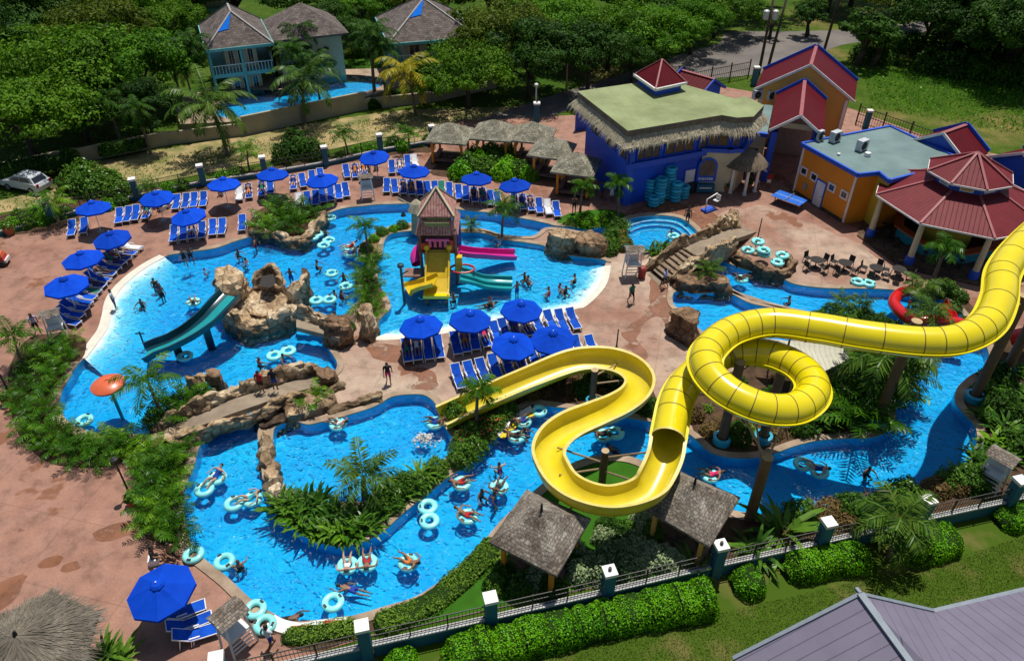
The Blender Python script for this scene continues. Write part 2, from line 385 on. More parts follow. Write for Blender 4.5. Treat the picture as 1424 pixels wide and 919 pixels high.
def stripemat(name,c,c2,step,axis='X',width=0.12,rough=0.5,noise_amt=0.25,c3=None,bmp=0.4,nscale=0.8):
    """standing-seam or shingle-course surface; runs along the mesh's UV"""
    UVM.add(name); m,nt,b=newmat(name); uv=nt.nodes.new('ShaderNodeUVMap'); sep=nt.nodes.new('ShaderNodeSeparateXYZ'); nt.links.new(uv.outputs[0],sep.inputs[0])
    d=node(nt,'ShaderNodeMath',operation='DIVIDE'); nt.links.new(sep.outputs[0 if axis=='X' else 1],d.inputs[0]); d.inputs[1].default_value=step
    fr=node(nt,'ShaderNodeMath',operation='FRACT'); nt.links.new(d.outputs[0],fr.inputs[0])
    r=ramp(nt,[(0.0,(1,1,1)),(width,(0,0,0))],fr.outputs[0]); r.color_ramp.interpolation='LINEAR'
    n=nz(nt,pos(nt),nscale,5.0,0.65); base=ramp(nt,[(0.35,c),(0.65,c3 or tuple(x*(1-noise_amt) for x in c))],n)
    o=mixc(nt,r.outputs[0],base.outputs[0],c2)
    nt.links.new(o,b.inputs['Base Color']); b.inputs['Roughness'].default_value=rough; b.inputs['Specular IOR Level'].default_value=0.1
    bump(nt,b,r.outputs[0],bmp,0.04); return m
stripemat('roof_red',(0.115,0.009,0.013),(0.07,0.005,0.008),0.42,width=0.18,rough=0.5,noise_amt=0.18)
stripemat('roof_red_faded',(0.175,0.028,0.033),(0.11,0.016,0.02),0.32,width=0.18,rough=0.5,noise_amt=0.2)
stripemat('roof_green',(0.29,0.335,0.17),(0.21,0.24,0.12),1.1,width=0.05,rough=0.85,c3=(0.20,0.23,0.11),nscale=0.35)
stripemat('roof_mauve',(0.185,0.168,0.225),(0.085,0.075,0.105),0.48,width=0.10,rough=0.5,noise_amt=0.12)
stripemat('roof_cream',(0.56,0.54,0.42),(0.38,0.37,0.28),0.3,width=0.3,rough=0.6,noise_amt=0.15)
stripemat('tower_tile',(0.34,0.12,0.10),(0.17,0.055,0.045),0.2,width=0.35,rough=0.8,c3=(0.56,0.36,0.31),nscale=4.5)
def shinglemat(name,a,b2,c3,row=0.2,w=0.25,bm=0.8):
    UVM.add(name); m,nt,b=newmat(name); uv=nt.nodes.new('ShaderNodeUVMap')
    br=node(nt,'ShaderNodeTexBrick',Scale=1.0); br.inputs['Brick Width'].default_value=w; br.inputs['Row Height'].default_value=row; br.inputs['Mortar Size'].default_value=0.012; br.inputs['Bias'].default_value=0.0
    br.inputs['Color1'].default_value=(0.55,0.55,0.55,1); br.inputs['Color2'].default_value=(1.1,1.1,1.1,1); br.inputs['Mortar'].default_value=(0.25,0.25,0.25,1)
    nt.links.new(uv.outputs[0],br.inputs['Vector'])
    n=nz(nt,pos(nt),0.9,6.0,0.7); r=ramp(nt,[(0.33,a),(0.5,b2),(0.66,c3)],n)
    n2=nz(nt,pos(nt),7.0,3.0,0.7); r2=ramp(nt,[(0.32,(0.6,0.6,0.6)),(0.68,(1.3,1.3,1.3))],n2)
    o=mixc(nt,1.0,r.outputs[0],br.outputs[0],'MULTIPLY'); o=mixc(nt,1.0,o,r2.outputs[0],'MULTIPLY')
    nt.links.new(o,b.inputs['Base Color']); b.inputs['Roughness'].default_value=0.9; bump(nt,b,br.outputs[0],bm,0.03)
shinglemat('shingle_grey',(0.12,0.085,0.06),(0.27,0.225,0.18),(0.42,0.38,0.32),0.16,0.22)
shinglemat('shingle_green',(0.20,0.18,0.12),(0.31,0.29,0.21),(0.40,0.38,0.29),0.2,0.3)
shinglemat('shingle_house',(0.10,0.075,0.065),(0.16,0.125,0.11),(0.22,0.18,0.16),0.3,0.4)
def thatchmat(name,a,b2):
    UVM.add(name); m,nt,b=newmat(name); uv=nt.nodes.new('ShaderNodeUVMap'); mp=node(nt,'ShaderNodeMapping'); mp.inputs['Scale'].default_value=(14.0,1.4,1); nt.links.new(uv.outputs[0],mp.inputs[0])
    n=nz(nt,mp.outputs[0],1.0,5.0,0.7); n2=nz(nt,pos(nt),0.8,4.0)
    r=ramp(nt,[(0.3,tuple(x*0.35 for x in a)),(0.5,a),(0.68,b2)],n); r2=ramp(nt,[(0.3,(0.7,0.7,0.7)),(0.7,(1.15,1.15,1.15))],n2)
    nt.links.new(mixc(nt,1.0,r.outputs[0],r2.outputs[0],'MULTIPLY'),b.inputs['Base Color']); b.inputs['Roughness'].default_value=0.95; bump(nt,b,n,0.9,0.08)
thatchmat('thatch',(0.46,0.40,0.27),(0.64,0.58,0.44)); thatchmat('thatch_grey',(0.20,0.17,0.125),(0.33,0.295,0.235)); thatchmat('thatch_brown',(0.20,0.15,0.10),(0.32,0.26,0.18)); 
# foliage
leafmat('leaf_tree',(0.011,0.038,0.002),(0.038,0.112,0.004),(0.11,0.24,0.008),0.28,0.6)
leafmat('leaf_tree_bright',(0.016,0.062,0.003),(0.050,0.155,0.005),(0.12,0.29,0.009),0.3,0.6)
leafmat('leaf_tree_dark',(0.008,0.030,0.004),(0.020,0.064,0.006),(0.05,0.13,0.010),0.22,0.6)
leafmat('leaf_olive',(0.026,0.050,0.003),(0.062,0.10,0.006),(0.125,0.18,0.012),0.28,0.6)
leafmat('leaf_palm',(0.014,0.045,0.007),(0.035,0.095,0.010),(0.10,0.18,0.022),0.15,0.35)
leafmat('leaf_palm_yellow',(0.10,0.13,0.01),(0.24,0.24,0.012),(0.42,0.34,0.02),0.2,0.4)
leafmat('leaf_areca',(0.010,0.042,0.003),(0.050,0.150,0.006),(0.17,0.33,0.012),0.2,0.35,0.25)
leafmat('leaf_broad',(0.018,0.06,0.009),(0.045,0.125,0.013),(0.10,0.21,0.02),0.18,0.3)
leafmat('leaf_hedge',(0.014,0.085,0.002),(0.055,0.24,0.003),(0.15,0.40,0.008),0.2,0.4)
leafmat('leaf_lawn',(0.04,0.08,0.007),(0.058,0.105,0.010),(0.085,0.135,0.018))
leafmat('leaf_bank',(0.045,0.11,0.008),(0.105,0.21,0.014),(0.17,0.29,0.03),0.2,0.6)
leafmat('leaf_dry',(0.06,0.035,0.015),(0.13,0.08,0.03),(0.20,0.14,0.05),0.15,0.7)
leafmat('leaf_grey',(0.06,0.11,0.03),(0.18,0.27,0.10),(0.40,0.48,0.26),0.2,0.5)
mat('hedge_core',(0.016,0.04,0.006),0.9,spec=0.1)
mat('flower_red',(0.62,0.05,0.03),0.6); mat('flower_pink',(0.55,0.06,0.15),0.6)
mat('trash_red',(0.30,0.035,0.025),0.6)

# ================= THE SETTING: ground, pools =================
H0px=[(225,358),(261,351.5),(300,346),(329,336),(360,328),(384,330.6),(400,338),(416,341),(427,330),(444,312),(455,299),(476,291),(504,287.5),(536,285),(588,285),(643,293),(680,296.6),(714,302),(758,311),(773,315),
 (800,316),(834,315),(860,315),(873,306),(897,301),(923,300.5),(946,304.5),(962,315),(974,329),(986,345),(996,358),(1020,370),(1048,379),(1085,387),(1105,396),(1148,401.5),(1190,402),(1230,403),(1270,408),(1318,421),(1340,440),(1355,452),(1373,487),(1373,503),(1365,514),(1346,525),(1330,541),(1328,559),(1340,576),(1355,593),(1358,613),(1352,635),(1335,650),(1304,665),(1250,682),(1180,697),(1116,711),(1060,716),(1000,705),(950,682),(905,648),(870,634),(830,634),(795,645),(770,660),(735,690),(700,721),(678,747),(650,778),(622,801),(580,829),(537,843),(485,858),(447,862),(405,864),(380,853),(349,833),(318,804),(285,778),(270,764),(262,742),(256.6,716),(255,697),(260,673),(269,652),(277,624),(287,607),(276,590),(250,588),(215,604),(184,604),(141,604),(113,596),(93,584),(84,566),(86,547),(93,533),(107.6,508),(119,495),(133,477),(147,457),(153,437),(157,417),(167,401),(183,385.5),(204,370)]
Ipx=[(463,519),(469,507),(464,496),(453,479),(449,462),(462,450),(478,441),(489,428),(501,414),(499,393),(507,370),(498,357),(501,341),(523,324),(541,316),(570,311),(600,312),(643,318),(672,319),(700,327),(740,329),(757,318),(780,318),(815,324),(840,328),(850,342),(880,347),(910,349),(936,345),(952,352),(966,365),(985,377),(1005,391),(1022,405),(1048,414),(1077,423),(1125,434),(1165,437),(1200,436),(1225,440),(1238,455),(1262,480),(1275,505),(1264,531),(1250,552),(1244,566),(1245,585),(1233,601),(1210,609),(1179,610),(1139,613),(1105,621),(1077,631),(1048,637),(1014,636.5),(988,629.5),(971,615),(957,604),(935,597),(915,590),(889,584),(850,578),(799,570),(768,566),(745,563),(730,567),(715,578),(692,601),(670,630),(646,650),(625,663),(594,688),(565,711),(537,736),(515,750),(481,760),(458,758.7),(433,750),(413,739),(390,715),(376,694),(367,677),(364,655),(361,625),(359,600),(372,582),(400,560),(430,540)]
Spx=[(525,468),(545,468),(580,465),(612,460),(645,453),(680,446.5),(715,443),(751,439),(793,427),(805,424),(824,408),(836,391),(841,370),(839,362),(800,357),(770,352),(757,343),(730,338),(700,334),(672,325),(640,324),(600,321),(573,322),(544,326),(534,338),(532,354),(524,370),(529,398),(541,417),(543,430),(528,446)]
Lpx=[(380,610),(384,594),(408,586),(428,591),(453,586),(487,577),(521,566),(544,553),(566,549.5),(589,550),(603,559),(609,570),(613,581),(623,601),(634,616),(630,629),(614,642),(590,660),(560,680),(530,692),(500,698),(440,697),(408,690),(397,676),(386,660),(379,635)]
P2px=[(940,406),(975,409),(1005,406),(1017,409),(1042,422),(1077,430),(1120,441),(1135,455),(1120,470),(1060,480),(1005,474),(975,460),(950,436),(936,422)]
H0=ccw(catmull(L2(H0px),4)); ISL=ccw(catmull(L2(Ipx),4)); SPL=ccw(catmull(L2(Spx),4)); LOW=ccw(catmull(L2(Lpx),4)); KID=ccw(catmull(L2(P2px),4))
# outer paved deck; its rim lies under planting, walls and buildings
DECK=ccw(L2([(-260,360),(0,306),(100,287),(270,258),(440,226),(560,208),(640,168),(800,160),(1000,120),(1180,150),(1330,205),(1600,250),(1640,560),(1424,676),(1292,716),(1152,744),(1002,778),(848,812),(682,848),(503,888),(380,925),(300,960),(-60,990)]))
mb=MB(); sheet(mb,DECK,[H0],0.0,0); walls(mb,H0,-1.5,0.0,1); walls(mb,DECK,-0.4,0.0,0)
tag(mb.build('paved_deck',['terracotta_deck','pool_tile']),kind='structure')
mb=MB(); sheet(mb,ISL,[SPL,LOW,KID],0.0,0); walls(mb,ISL,-1.5,0.0,1,True)
for h in (SPL,LOW,KID): walls(mb,h,-1.5,0.0,1)
tag(mb.build('plaza_pavement',['plaza_deck','pool_tile']),kind='structure')
GB=[(-420,-60),(420,-60),(420,520),(-420,520)]
mb=MB(); sheet(mb,GB,[offset(DECK,-0.3)],-0.03); tag(mb.build('grass_ground','grass_ground'),kind='structure')
# pool floors and water
mb=MB(); sheet(mb,offset(H0,0.05),[],-0.72); tag(mb.build("pool_floor",'pool_floor'),kind='structure')
mb=MB(); sheet(mb,offset(SPL,0.05),[],-0.42); tag(mb.build('splash_pool_floor','splash_floor'),kind='structure')
W0=offset(H0,0.06)
mb=MB(); sheet(mb,W0,[],-0.10); tmp=MB(); sheet(tmp,W0,[],-1.6); mb.add(tmp.v,[f[::-1] for f in tmp.f]); walls(mb,W0,-1.6,-0.10)
tag(mb.build('pool_water','pool_water'),kind='structure')
# sloping beach entries
bp=catmull(L2([(117,498),(133,477),(147,457),(153,437),(157,417),(167,401),(183,385.5),(204,370),(228,357)]),5,False)
mb=MB(); cin=[(p[0]+0.9*(4.5 if 0.1<i/len(bp)<0.9 else 3.0),p[1]-0.44*4.5) for i,p in enumerate(bp)]; n=len(bp)
prev=bp; pz=0.0
for k in range(1,7):
    t=k/6; cur=[(a[0]+(b[0]-a[0])*t,a[1]+(b[1]-a[1])*t) for a,b in zip(bp,cin)]; zz=-0.76*t**0.9
    ribbon(mb,cur,prev,zz,pz,False); prev=cur; pz=zz
tag(mb.build('beach_slope','beach_floor',smooth=True),kind='structure')
mb=MB(); out=offset(bp,0.55,False); inn=offset(bp,-0.12,False)
if out[10][0]>bp[10][0]: out,inn=offset(bp,-0.55,False),offset(bp,0.12,False)
ribbon(mb,inn,out,0.012,0.014,False); tag(mb.build('beach_rim','beach_rim'),kind='structure')
sp=catmull(L2([(525,468),(545,468),(580,465),(612,460),(645,453),(680,446.5),(715,443),(751,439),(793,427),(805,424),(824,408),(836,391),(841,370)]),5,False)
cx=sum(p[0] for p in SPL)/len(SPL); cy=sum(p[1] for p in SPL)/len(SPL)
def toward(p,d):
    dx,dy=cx-p[0],cy-p[1]; l=math.hypot(dx,dy); return (p[0]+dx/l*d,p[1]+dy/l*d)
mb=MB(); prev=sp; pz=0.0
for k in range(1,6):
    cur=[toward(p,2.6*k/5) for p in sp]; zz=-0.44*k/5; ribbon(mb,cur,prev,zz,pz,False); prev=cur; pz=zz
tag(mb.build('splash_slope','beach_floor',smooth=True),kind='structure')
mb=MB(); ribbon(mb,[toward(p,0.05) for p in sp],[toward(p,-0.5) for p in sp],0.012,0.014,False); tag(mb.build('splash_rim','beach_rim'),kind='structure')
# coping along the other edges
def coping(loop,d,name,skip=None):
    b=MB(); o=offset(loop,d); n=len(loop)
    for i in range(n):
        j=(i+1)%n
        if skip and skip(loop[i]): continue
        b.add([(loop[i][0],loop[i][1],0.075),(loop[j][0],loop[j][1],0.075),(o[j][0],o[j][1],0.075),(o[i][0],o[i][1],0.075)],[(0,1,2,3)] if d<0 else [(3,2,1,0)])
        for lp,fl in ((loop,d>0),(o,d<0)):
            q=[(lp[i][0],lp[i][1],0.004),(lp[j][0],lp[j][1],0.004),(lp[j][0],lp[j][1],0.075),(lp[i][0],lp[i][1],0.075)]
            b.add(q,[(0,1,2,3) if fl else (3,2,1,0)])
    return tag(b.build(name,'coping'),kind='structure')
def near(poly,d):
    return lambda p: min((p[0]-q[0])**2+(p[1]-q[1])**2 for q in poly)<d*d
coping(H0,0.5,'pool_kerb',near(bp,0.4)); coping(ISL,-0.42,'island_kerb'); coping(LOW,0.42,'lower_pool_kerb'); coping(KID,0.4,'slide_pool_kerb'); coping(SPL,0.4,'splash_kerb',near(sp,0.4))
# submerged steps of the round pool
mb=MB(); arc=L2([(868,309),(885,303),(905,300),(925,300.5),(946,304.5),(962,315),(974,329)]); arc=catmull(arc,4,False); ccx,ccy=G2(905,335)
for k in range(3):
    def tw(p,d): 
        dx,dy=ccx-p[0],ccy-p[1]; l=math.hypot(dx,dy); return (p[0]+dx/l*d,p[1]+dy/l*d)
    a=[tw(p,0.02+0.45*k) for p in arc]; b2=[tw(p,0.47+0.45*k) for p in arc]; z=-0.25-0.22*k
    ribbon(mb,b2,a,z,z,False); ribbon(mb,b2,b2,z-0.22,z,False)
    mb.cur=1; c2=[tw(p,0.39+0.45*k) for p in arc]; ribbon(mb,b2,c2,z+0.006,z+0.006,False); mb.cur=0
tag(mb.build('pool_steps',['splash_floor','white_paint']),kind='structure')
# planting beds, lawns, tan verge, road
def patch(name,px,matn,z,smooth=True,world=None):
    b=MB(); l=ccw(world if world else L2(px)); l=catmull(l,4) if smooth else l
    sheet(b,l,[],z); walls(b,l,z-0.08,z); return tag(b.build(name,matn),kind='structure')
patch('planting_bed',[(42,470),(112,468),(118,492),(100,512),(84,540),(78,566),(90,590),(120,603),(190,608),(215,606),(240,592),(268,600),(274,622),(262,650),(250,690),(252,730),(262,756),(235,760),(198,740),(188,700),(190,660),(190,640),(130,650),(62,640),(20,590),(12,520)],'soil',0.05)
patch('planting_bed',[(345,315),(365,290),(420,280),(440,288),(448,302),(432,322),(425,338),(405,336),(385,326),(355,325)],'soil',0.05)
patch('planting_bed',[(615,580),(640,566),(690,560),(735,558),(744,562),(715,575),(690,600),(668,630),(645,647),(626,657),(640,640),(642,616),(628,600)],'soil',0.03)
patch('planting_bed',[(380,700),(410,696),(440,702),(500,704),(532,698),(562,686),(592,666),(616,648),(624,655),(592,684),(562,707),(534,731),(512,745),(480,755),(458,754),(434,745),(415,734),(394,714)],'soil',0.06)
patch('slide_garden',[(640,560),(700,532),(760,515),(830,505),(890,515),(915,560),(925,590),(890,579),(800,564),(745,557),(690,556)],'soil',0.02)
patch('slide_garden',[(960,545),(1010,520),(1070,500),(1150,470),(1200,450),(1230,460),(1255,482),(1268,505),(1258,530),(1240,560),(1238,582),(1228,596),(1208,604),(1178,605),(1138,608),(1104,616),(1076,626),(1048,631),(1016,630),(992,623),(976,610),(962,592)],'soil',0.02)
patch('splash_island_bed',[(496,440),(503,416),(502,394),(509,371),(502,356),(504,342),(525,327),(541,319),(570,314),(572,320),(542,325),(530,338),(528,354),(520,370),(524,398),(536,417),(536,432),(522,448),(505,458)],'tan_soil',0.06)
patch('riverside_bed',[(1335,655),(1360,636),(1366,612),(1363,592),(1348,575),(1337,558),(1338,543),(1352,530),(1372,518),(1384,500),(1380,480),(1400,470),(1520,460),(1560,640),(1424,680),(1292,718),(1152,746),(1002,780),(950,788),(920,760),(960,700),(1000,712),(1060,722),(1118,717),(1182,703),(1252,688),(1306,671)],'soil',0.02)
patch('riverside_lawn',[(500,884),(486,864),(540,849),(583,835),(626,806),(655,782),(683,751),(705,726),(740,694),(775,664),(797,650),(832,641),(870,640),(903,656),(930,690),(955,786),(848,810),(682,846)],'lawn',0.016)
patch('bank_bed',[(392,895),(402,872),(450,868),(488,864),(540,849),(583,835),(626,806),(655,782),(683,751),(690,757),(662,792),(632,818),(590,848),(545,866),(500,884),(440,905)],'soil',0.03)
patch('planting_bed',[(598,240),(640,212),(690,205),(722,218),(740,248),(700,252),(640,248)],'soil',0.03)
patch('planting_bed',[(775,312),(790,298),(840,292),(868,298),(870,308),(858,314),(834,313),(800,313)],'lawn',0.05)
patch('planting_bed',[(-40,345),(0,330),(60,322),(100,312),(150,292),(270,268),(440,234),(560,214),(600,212),(598,200),(520,207),(440,221),(270,252),(100,281),(0,300),(-60,310)],'soil',0.02)
patch('pavilion_hedge_bed',[(1290,402),(1310,398),(1345,420),(1372,450),(1380,480),(1362,462),(1345,440),(1322,420)],'soil',0.04)
patch('dry_verge',[(-80,300),(60,262),(130,226),(330,190),(520,158),(640,150),(760,150),(740,172),(600,196),(520,196),(440,212),(270,244),(100,276),(0,296)],'dry_ground',-0.015)
patch('garden_lawn',[(420,120),(470,84),(560,78),(600,110),(560,122),(500,118)],'garden_lawn',-0.015)
patch('near_lawn',[(200,1000),(400,932),(503,896),(682,856),(848,820),(1002,786),(1152,752),(1292,722),(1424,686),(1600,640),(1700,1000),(900,1200)],'near_grass',-0.012,False)
patch('field',[(1060,60),(1100,0),(1240,-20),(1424,20),(1500,150),(1424,215),(1330,190),(1220,165),(1190,110),(1150,70)],'grass_ground',-0.016)
patch('road',[(640,178),(740,142),(860,105),(960,72),(1000,60),(1015,45),(1100,44),(1200,40),(1290,30),(1290,44),(1200,58),(1160,66),(1100,92),(1050,104),(960,112),(860,130),(760,164),(700,180)],'asphalt',-0.005)
mb=MB()
for (x,y,a,b2,ro) in ((162,738,1.15,0.55,0.3),(71,781,0.55,0.35,0.4),(98,788,0.45,0.32,0.2),(-6,830,1.3,0.85,0.9),(121,847,0.25,0.15,0.3),(29,737,0.22,0.12,0.0),(43,604,0.2,0.1,0.2),(116,640,0.25,0.15,0),(690,300,0.1,0.1,0)):
    c=G(x,y); pts=[]
    for k in range(18):
        t=2*PI*k/18; q=1+0.28*noise.noise((math.cos(t)*1.3+x,math.sin(t)*1.3,y)); pts.append((c.x+q*(a*math.cos(t)*math.cos(ro)-b2*math.sin(t)*math.sin(ro)),c.y+q*(a*math.cos(t)*math.sin(ro)+b2*math.sin(t)*math.cos(ro))))
    sheet(mb,pts,[],0.006)
for q in ([(866,300),(885,289),(915,283),(950,283),(982,292),(1000,304),(992,322),(975,321),(962,311),(946,301),(915,297),(890,300)],[(905,388),(926,396),(934,420),(927,452),(912,440),(890,458),(886,474),(900,496),(892,503),(876,482),(868,458),(900,432)],[(545,478),(600,486),(598,500),(560,505),(520,498),(508,480)],[(575,512),(600,515),(610,535),(590,545),(572,540),(580,525)]):
    l=catmull(ccw(L2(q)),5); l=[(x+0.25*noise.noise((x*1.1,y*1.1,1)),y+0.25*noise.noise((x*1.1,y*1.1,5))) for x,y in l]; sheet(mb,l,[],0.008)
tag(mb.build('wet_patches','wet_stain'),kind='stuff')
l=ccw(catmull(L2([(1005,300),(1050,285),(1100,300),(1160,325),(1205,345),(1250,385),(1225,399),(1180,397),(1110,392),(1090,360),(1040,350),(1030,325)]),5)); l=[(x+0.5*noise.noise((x*.6,y*.6,1)),y+0.5*noise.noise((x*.6,y*.6,5))) for x,y in l]; mb=MB(); sheet(mb,l,[],0.004); tag(mb.build('pale_pavement','plaza_deck'),kind='structure')
# ================= BUILDINGS =================
def slab(mb,pts,t,m=None,me=None):
    """roof plane of thickness t; pts counter-clockwise seen from above"""
    pts=[Vector(p) for p in pts]; n=len(pts)
    nn=(pts[1]-pts[0]).cross(pts[2]-pts[0])
    if nn.z<0: pts=pts[::-1]
    dn=[p-Vector((0,0,t)) for p in pts]
    mb.add(pts,[tuple(range(n))],m); mb.add(dn,[tuple(range(n-1,-1,-1))],me if me is not None else m)
    mb.add(dn+pts,[(i,(i+1)%n,n+(i+1)%n,n+i) for i in range(n)],me if me is not None else m)
class Wall:
    """a wall line p->q of a building standing at z0; outward is to the side away from c"""
    def __init__(s,p,q,c):
        s.p=Vector((p[0],p[1],0)); s.q=Vector((q[0],q[1],0)); d=s.q-s.p; s.L=d.length; s.t=d/s.L; s.n=Vector((s.t.y,-s.t.x,0))
        if (Vector((c[0],c[1],0))-s.p).dot(s.n)>0: s.n=-s.n
        s.rot=Matrix((s.t,s.n,Vector((0,0,1)))).transposed()
        if s.rot.determinant()<0: s.rot=Matrix((-s.t,s.n,Vector((0,0,1)))).transposed()
    def at(s,u,z,d=0.0): return s.p+s.t*u+s.n*d+Vector((0,0,z))
    def box(s,mb,u,z,w,h,d,off=0.0,m=None): return mb.box(s.at(u,z,off+d/2),(w,d,h),rot=s.rot,m=m)
def window(par,wl,u,z,w,h,frame='white_paint',pane='glass_dark',name='window',fw=0.09,dep=0.07,bars=0):
    mb=MB()
    for du,dz,a,b in ((-(w-fw)/2,0,fw,h-2*fw),((w-fw)/2,0,fw,h-2*fw),(0,(h-fw)/2,w,fw),(0,-(h-fw)/2,w,fw)): wl.box(mb,u+du,z+dz,a,b,dep)
    for k in range(bars): wl.box(mb,u-w/2+w*(k+1)/(bars+1),z,0.04,h-2*fw,dep*0.8)
    f=mb.build(name,frame,par); g=MB(); wl.box(g,u,z,w-2*fw+0.002,h-2*fw+0.002,0.02,0.003); g.build('pane',pane,f); return f
def door(par,wl,u,w,h,m='white_paint',fm='trim_blue',z0=0.03):
    mb=MB(); wl.box(mb,u,z0+h/2,w,h,0.05,0.004); d=mb.build('door',m,par)
    mb=MB(); wl.box(mb,u-w/2-0.05,z0+h/2,0.1,h,0.08); wl.box(mb,u+w/2+0.05,z0+h/2,0.1,h,0.08); wl.box(mb,u,z0+h+0.05,w+0.2,0.1,0.08); mb.build('door_frame',fm,d)
    mb=MB(); wl.box(mb,u+w*0.38,z0+1.0,0.05,0.12,0.06,0.055); mb.build('handle','pole_grey',d); return d
def inset(poly,d): return offset(ccw(poly),-d)
def inset_x(poly,d):
    """proper mitred inset of a counter-clockwise polygon"""
    poly=ccw(poly); n=len(poly); out=[]
    for i in range(n):
        a=Vector(poly[i-1]);b=Vector(poly[i]);c=Vector(poly[(i+1)%n])
        t1=(b-a).normalized();t2=(c-b).normalized(); n1=Vector((-t1.y,t1.x));n2=Vector((-t2.y,t2.x)); m=(n1+n2)
        m=m/max(m.dot(n1),0.25); out.append(tuple(b+m*d))
    return out
# ---- long blue building under a pale green flat roof with a thatch skirt ----
A=Vector(G2(803,128,7.2));B=Vector(G2(873,183,7.2));C=Vector(G2(1004,161,7.2));D=A+(C-B)
hexa=[Vector(G2(*q,7.2)) for q in [(1025,164.6),(1048,163),(1062.5,147.5),(1037,135),(1020,137.6)]]
rp=ccw([tuple(B),tuple(C),tuple(hexa[0]),tuple(hexa[1]),tuple(hexa[2]),tuple(hexa[3]),tuple(hexa[4]),tuple(D),tuple(A)])
bb=empty('blue_building',(A.x,A.y,0),0,'long royal blue building with pale green flat roof and shaggy thatch eaves','building')
def P_(o,par):
    """parent while keeping world coordinates"""
    o.parent=par; o.matrix_parent_inverse=Matrix.Translation(-Vector(par.location)) if abs(par.rotation_euler.z)<1e-9 else (Matrix.Translation(Vector(par.location))@Matrix.Rotation(par.rotation_euler.z,4,'Z')).inverted()
    return o
def wb(mb,name,mats,par,smooth=False,sharp=None):
    """build a part whose points are given in world coordinates"""
    o=mb.build(name,mats,None,smooth,sharp); off=Vector(par.location)
    if par.parent is not None and off.length<1e-9: off=Vector(par.parent.location)
    o.data.transform(Matrix.Translation(-off)); o.parent=par; return o
def wwin(par,*a,**k):
    f=window(None,*a,**k); off=Vector(par.location); f.data.transform(Matrix.Translation(-off)); f.parent=par
    for c in f.children: c.data.transform(Matrix.Translation(-off))
    return f
def wdoor(par,*a,**k):
    f=door(None,*a,**k); off=Vector(par.location); f.data.transform(Matrix.Translation(-off)); f.parent=par
    for c in f.children: c.data.transform(Matrix.Translation(-off))
    return f
mb=MB(); sheet(mb,rp,[],7.25,0); walls(mb,rp,6.75,7.25,1); wb(mb,'flat_roof',['roof_green','thatch_brown'],bb)
wp=inset_x(rp,0.75); mb=MB(); walls(mb,wp,0.0,6.9); cen=sum((Vector(p) for p in wp),Vector((0,0)))/len(wp)
wb(mb,'wall','wall_royal_blue',bb)
def thatch_skirt(poly,z1,z0,reach,par,closed=True,mt='thatch',seed=1,dens=34):
    r=random.Random(seed); mb=MB(); poly=ccw(poly); o0=inset_x(poly,0.12); o1=inset_x(poly,-reach)
    n=len(poly)
    for i in range(n if closed else n-1):
        j=(i+1)%n; a0,a1,b0,b1=Vector(o0[i]),Vector(o0[j]),Vector(o1[i]),Vector(o1[j]); L=(b1-b0).length; k=max(2,int(L/0.35))
        rows=4
        g=[]
        for q in range(rows+1):
            t=q/rows; row=[]
            for s in range(k+1):
                u=s/k; p=(a0+(a1-a0)*u)*(1-t)+(b0+(b1-b0)*u)*t; z=z1+(z0-z1)*(t**0.85)
                jit=0.07 if 0<s<k else 0.0
                row.append((p.x+r.uniform(-jit,jit)*t,p.y+r.uniform(-jit,jit)*t,z+r.uniform(-jit,jit)*1.2))
            g.append(row)
        vs=[v for row in g for v in row]; fs=[(q*(k+1)+s,(q+1)*(k+1)+s,(q+1)*(k+1)+s+1,q*(k+1)+s+1) for q in range(rows) for s in range(k)]
        mb.add(vs,fs)
        mb.add([(x,y,z) for x,y,z in g[-1]]+[(x*0.985+cen_(poly).x*0.015,y*0.985+cen_(poly).y*0.015,z-0.22) for x,y,z in g[-1]],[(s,s+k+1,s+k+2,s+1) for s in range(k)])
        for s in range(int(L*dens)):   # loose straws at and below the edge
            u=r.random(); t=r.uniform(0.25,1.02); p=(a0+(a1-a0)*u)*(1-t)+(b0+(b1-b0)*u)*t; z=z1+(z0-z1)*t+0.05; d=((b0-a0)+(b1-a1))*0.5; d.normalize(); w=(a1-a0).normalized()*0.035
            ln=r.uniform(0.35,0.65); sl=(z0-z1)/max(reach,0.3); e=p+d*ln*0.75+w*r.uniform(-3,3); ez=z+sl*ln*0.55-r.uniform(0.0,0.18)*(t>0.8)+r.uniform(-0.02,0.1)
            mb.add([(p.x-w.x,p.y-w.y,z),(p.x+w.x,p.y+w.y,z),(e.x,e.y,ez)],[(0,1,2)])
    return wb(mb,'thatch_skirt',mt,par)
def cen_(p): return sum((Vector(q) for q in p),Vector((0,0)))/len(p)
thatch_skirt(inset_x(rp,0.05),6.85,5.95,0.58,bb,seed=3)
W1=Wall(inset_x([tuple(A),tuple(B),tuple(C),tuple(D)],0.75)[0],(0,0),cen) if False else None
q=inset_x([tuple(A),tuple(B),tuple(C),tuple(D)],0.75); q=[Vector(v) for v in q]
q.sort(key=lambda v:(v-B).length); fB=q[0]; q=[Vector(v) for v in inset_x([tuple(A),tuple(B),tuple(C),tuple(D)],0.75)]
fC=min(q,key=lambda v:(v-C).length); fA=min(q,key=lambda v:(v-A).length)
WF=Wall(fB,fC,cen); WL=Wall(fA,fB,cen)
mb=MB(); WF.box(mb,WF.L/2,3.75,WF.L+0.5,0.5,0.35); WF.box(mb,0.2,2.7,0.7,5.4,0.18); wb(mb,'ledge','trim_blue',bb)
for u,w in ((1.9,2.3),(5.0,3.0),(7.6,1.4)): wwin(bb,WF,u,4.75,w,1.35,'wall_royal_blue','bamboo_blind',bars=2,dep=0.12)
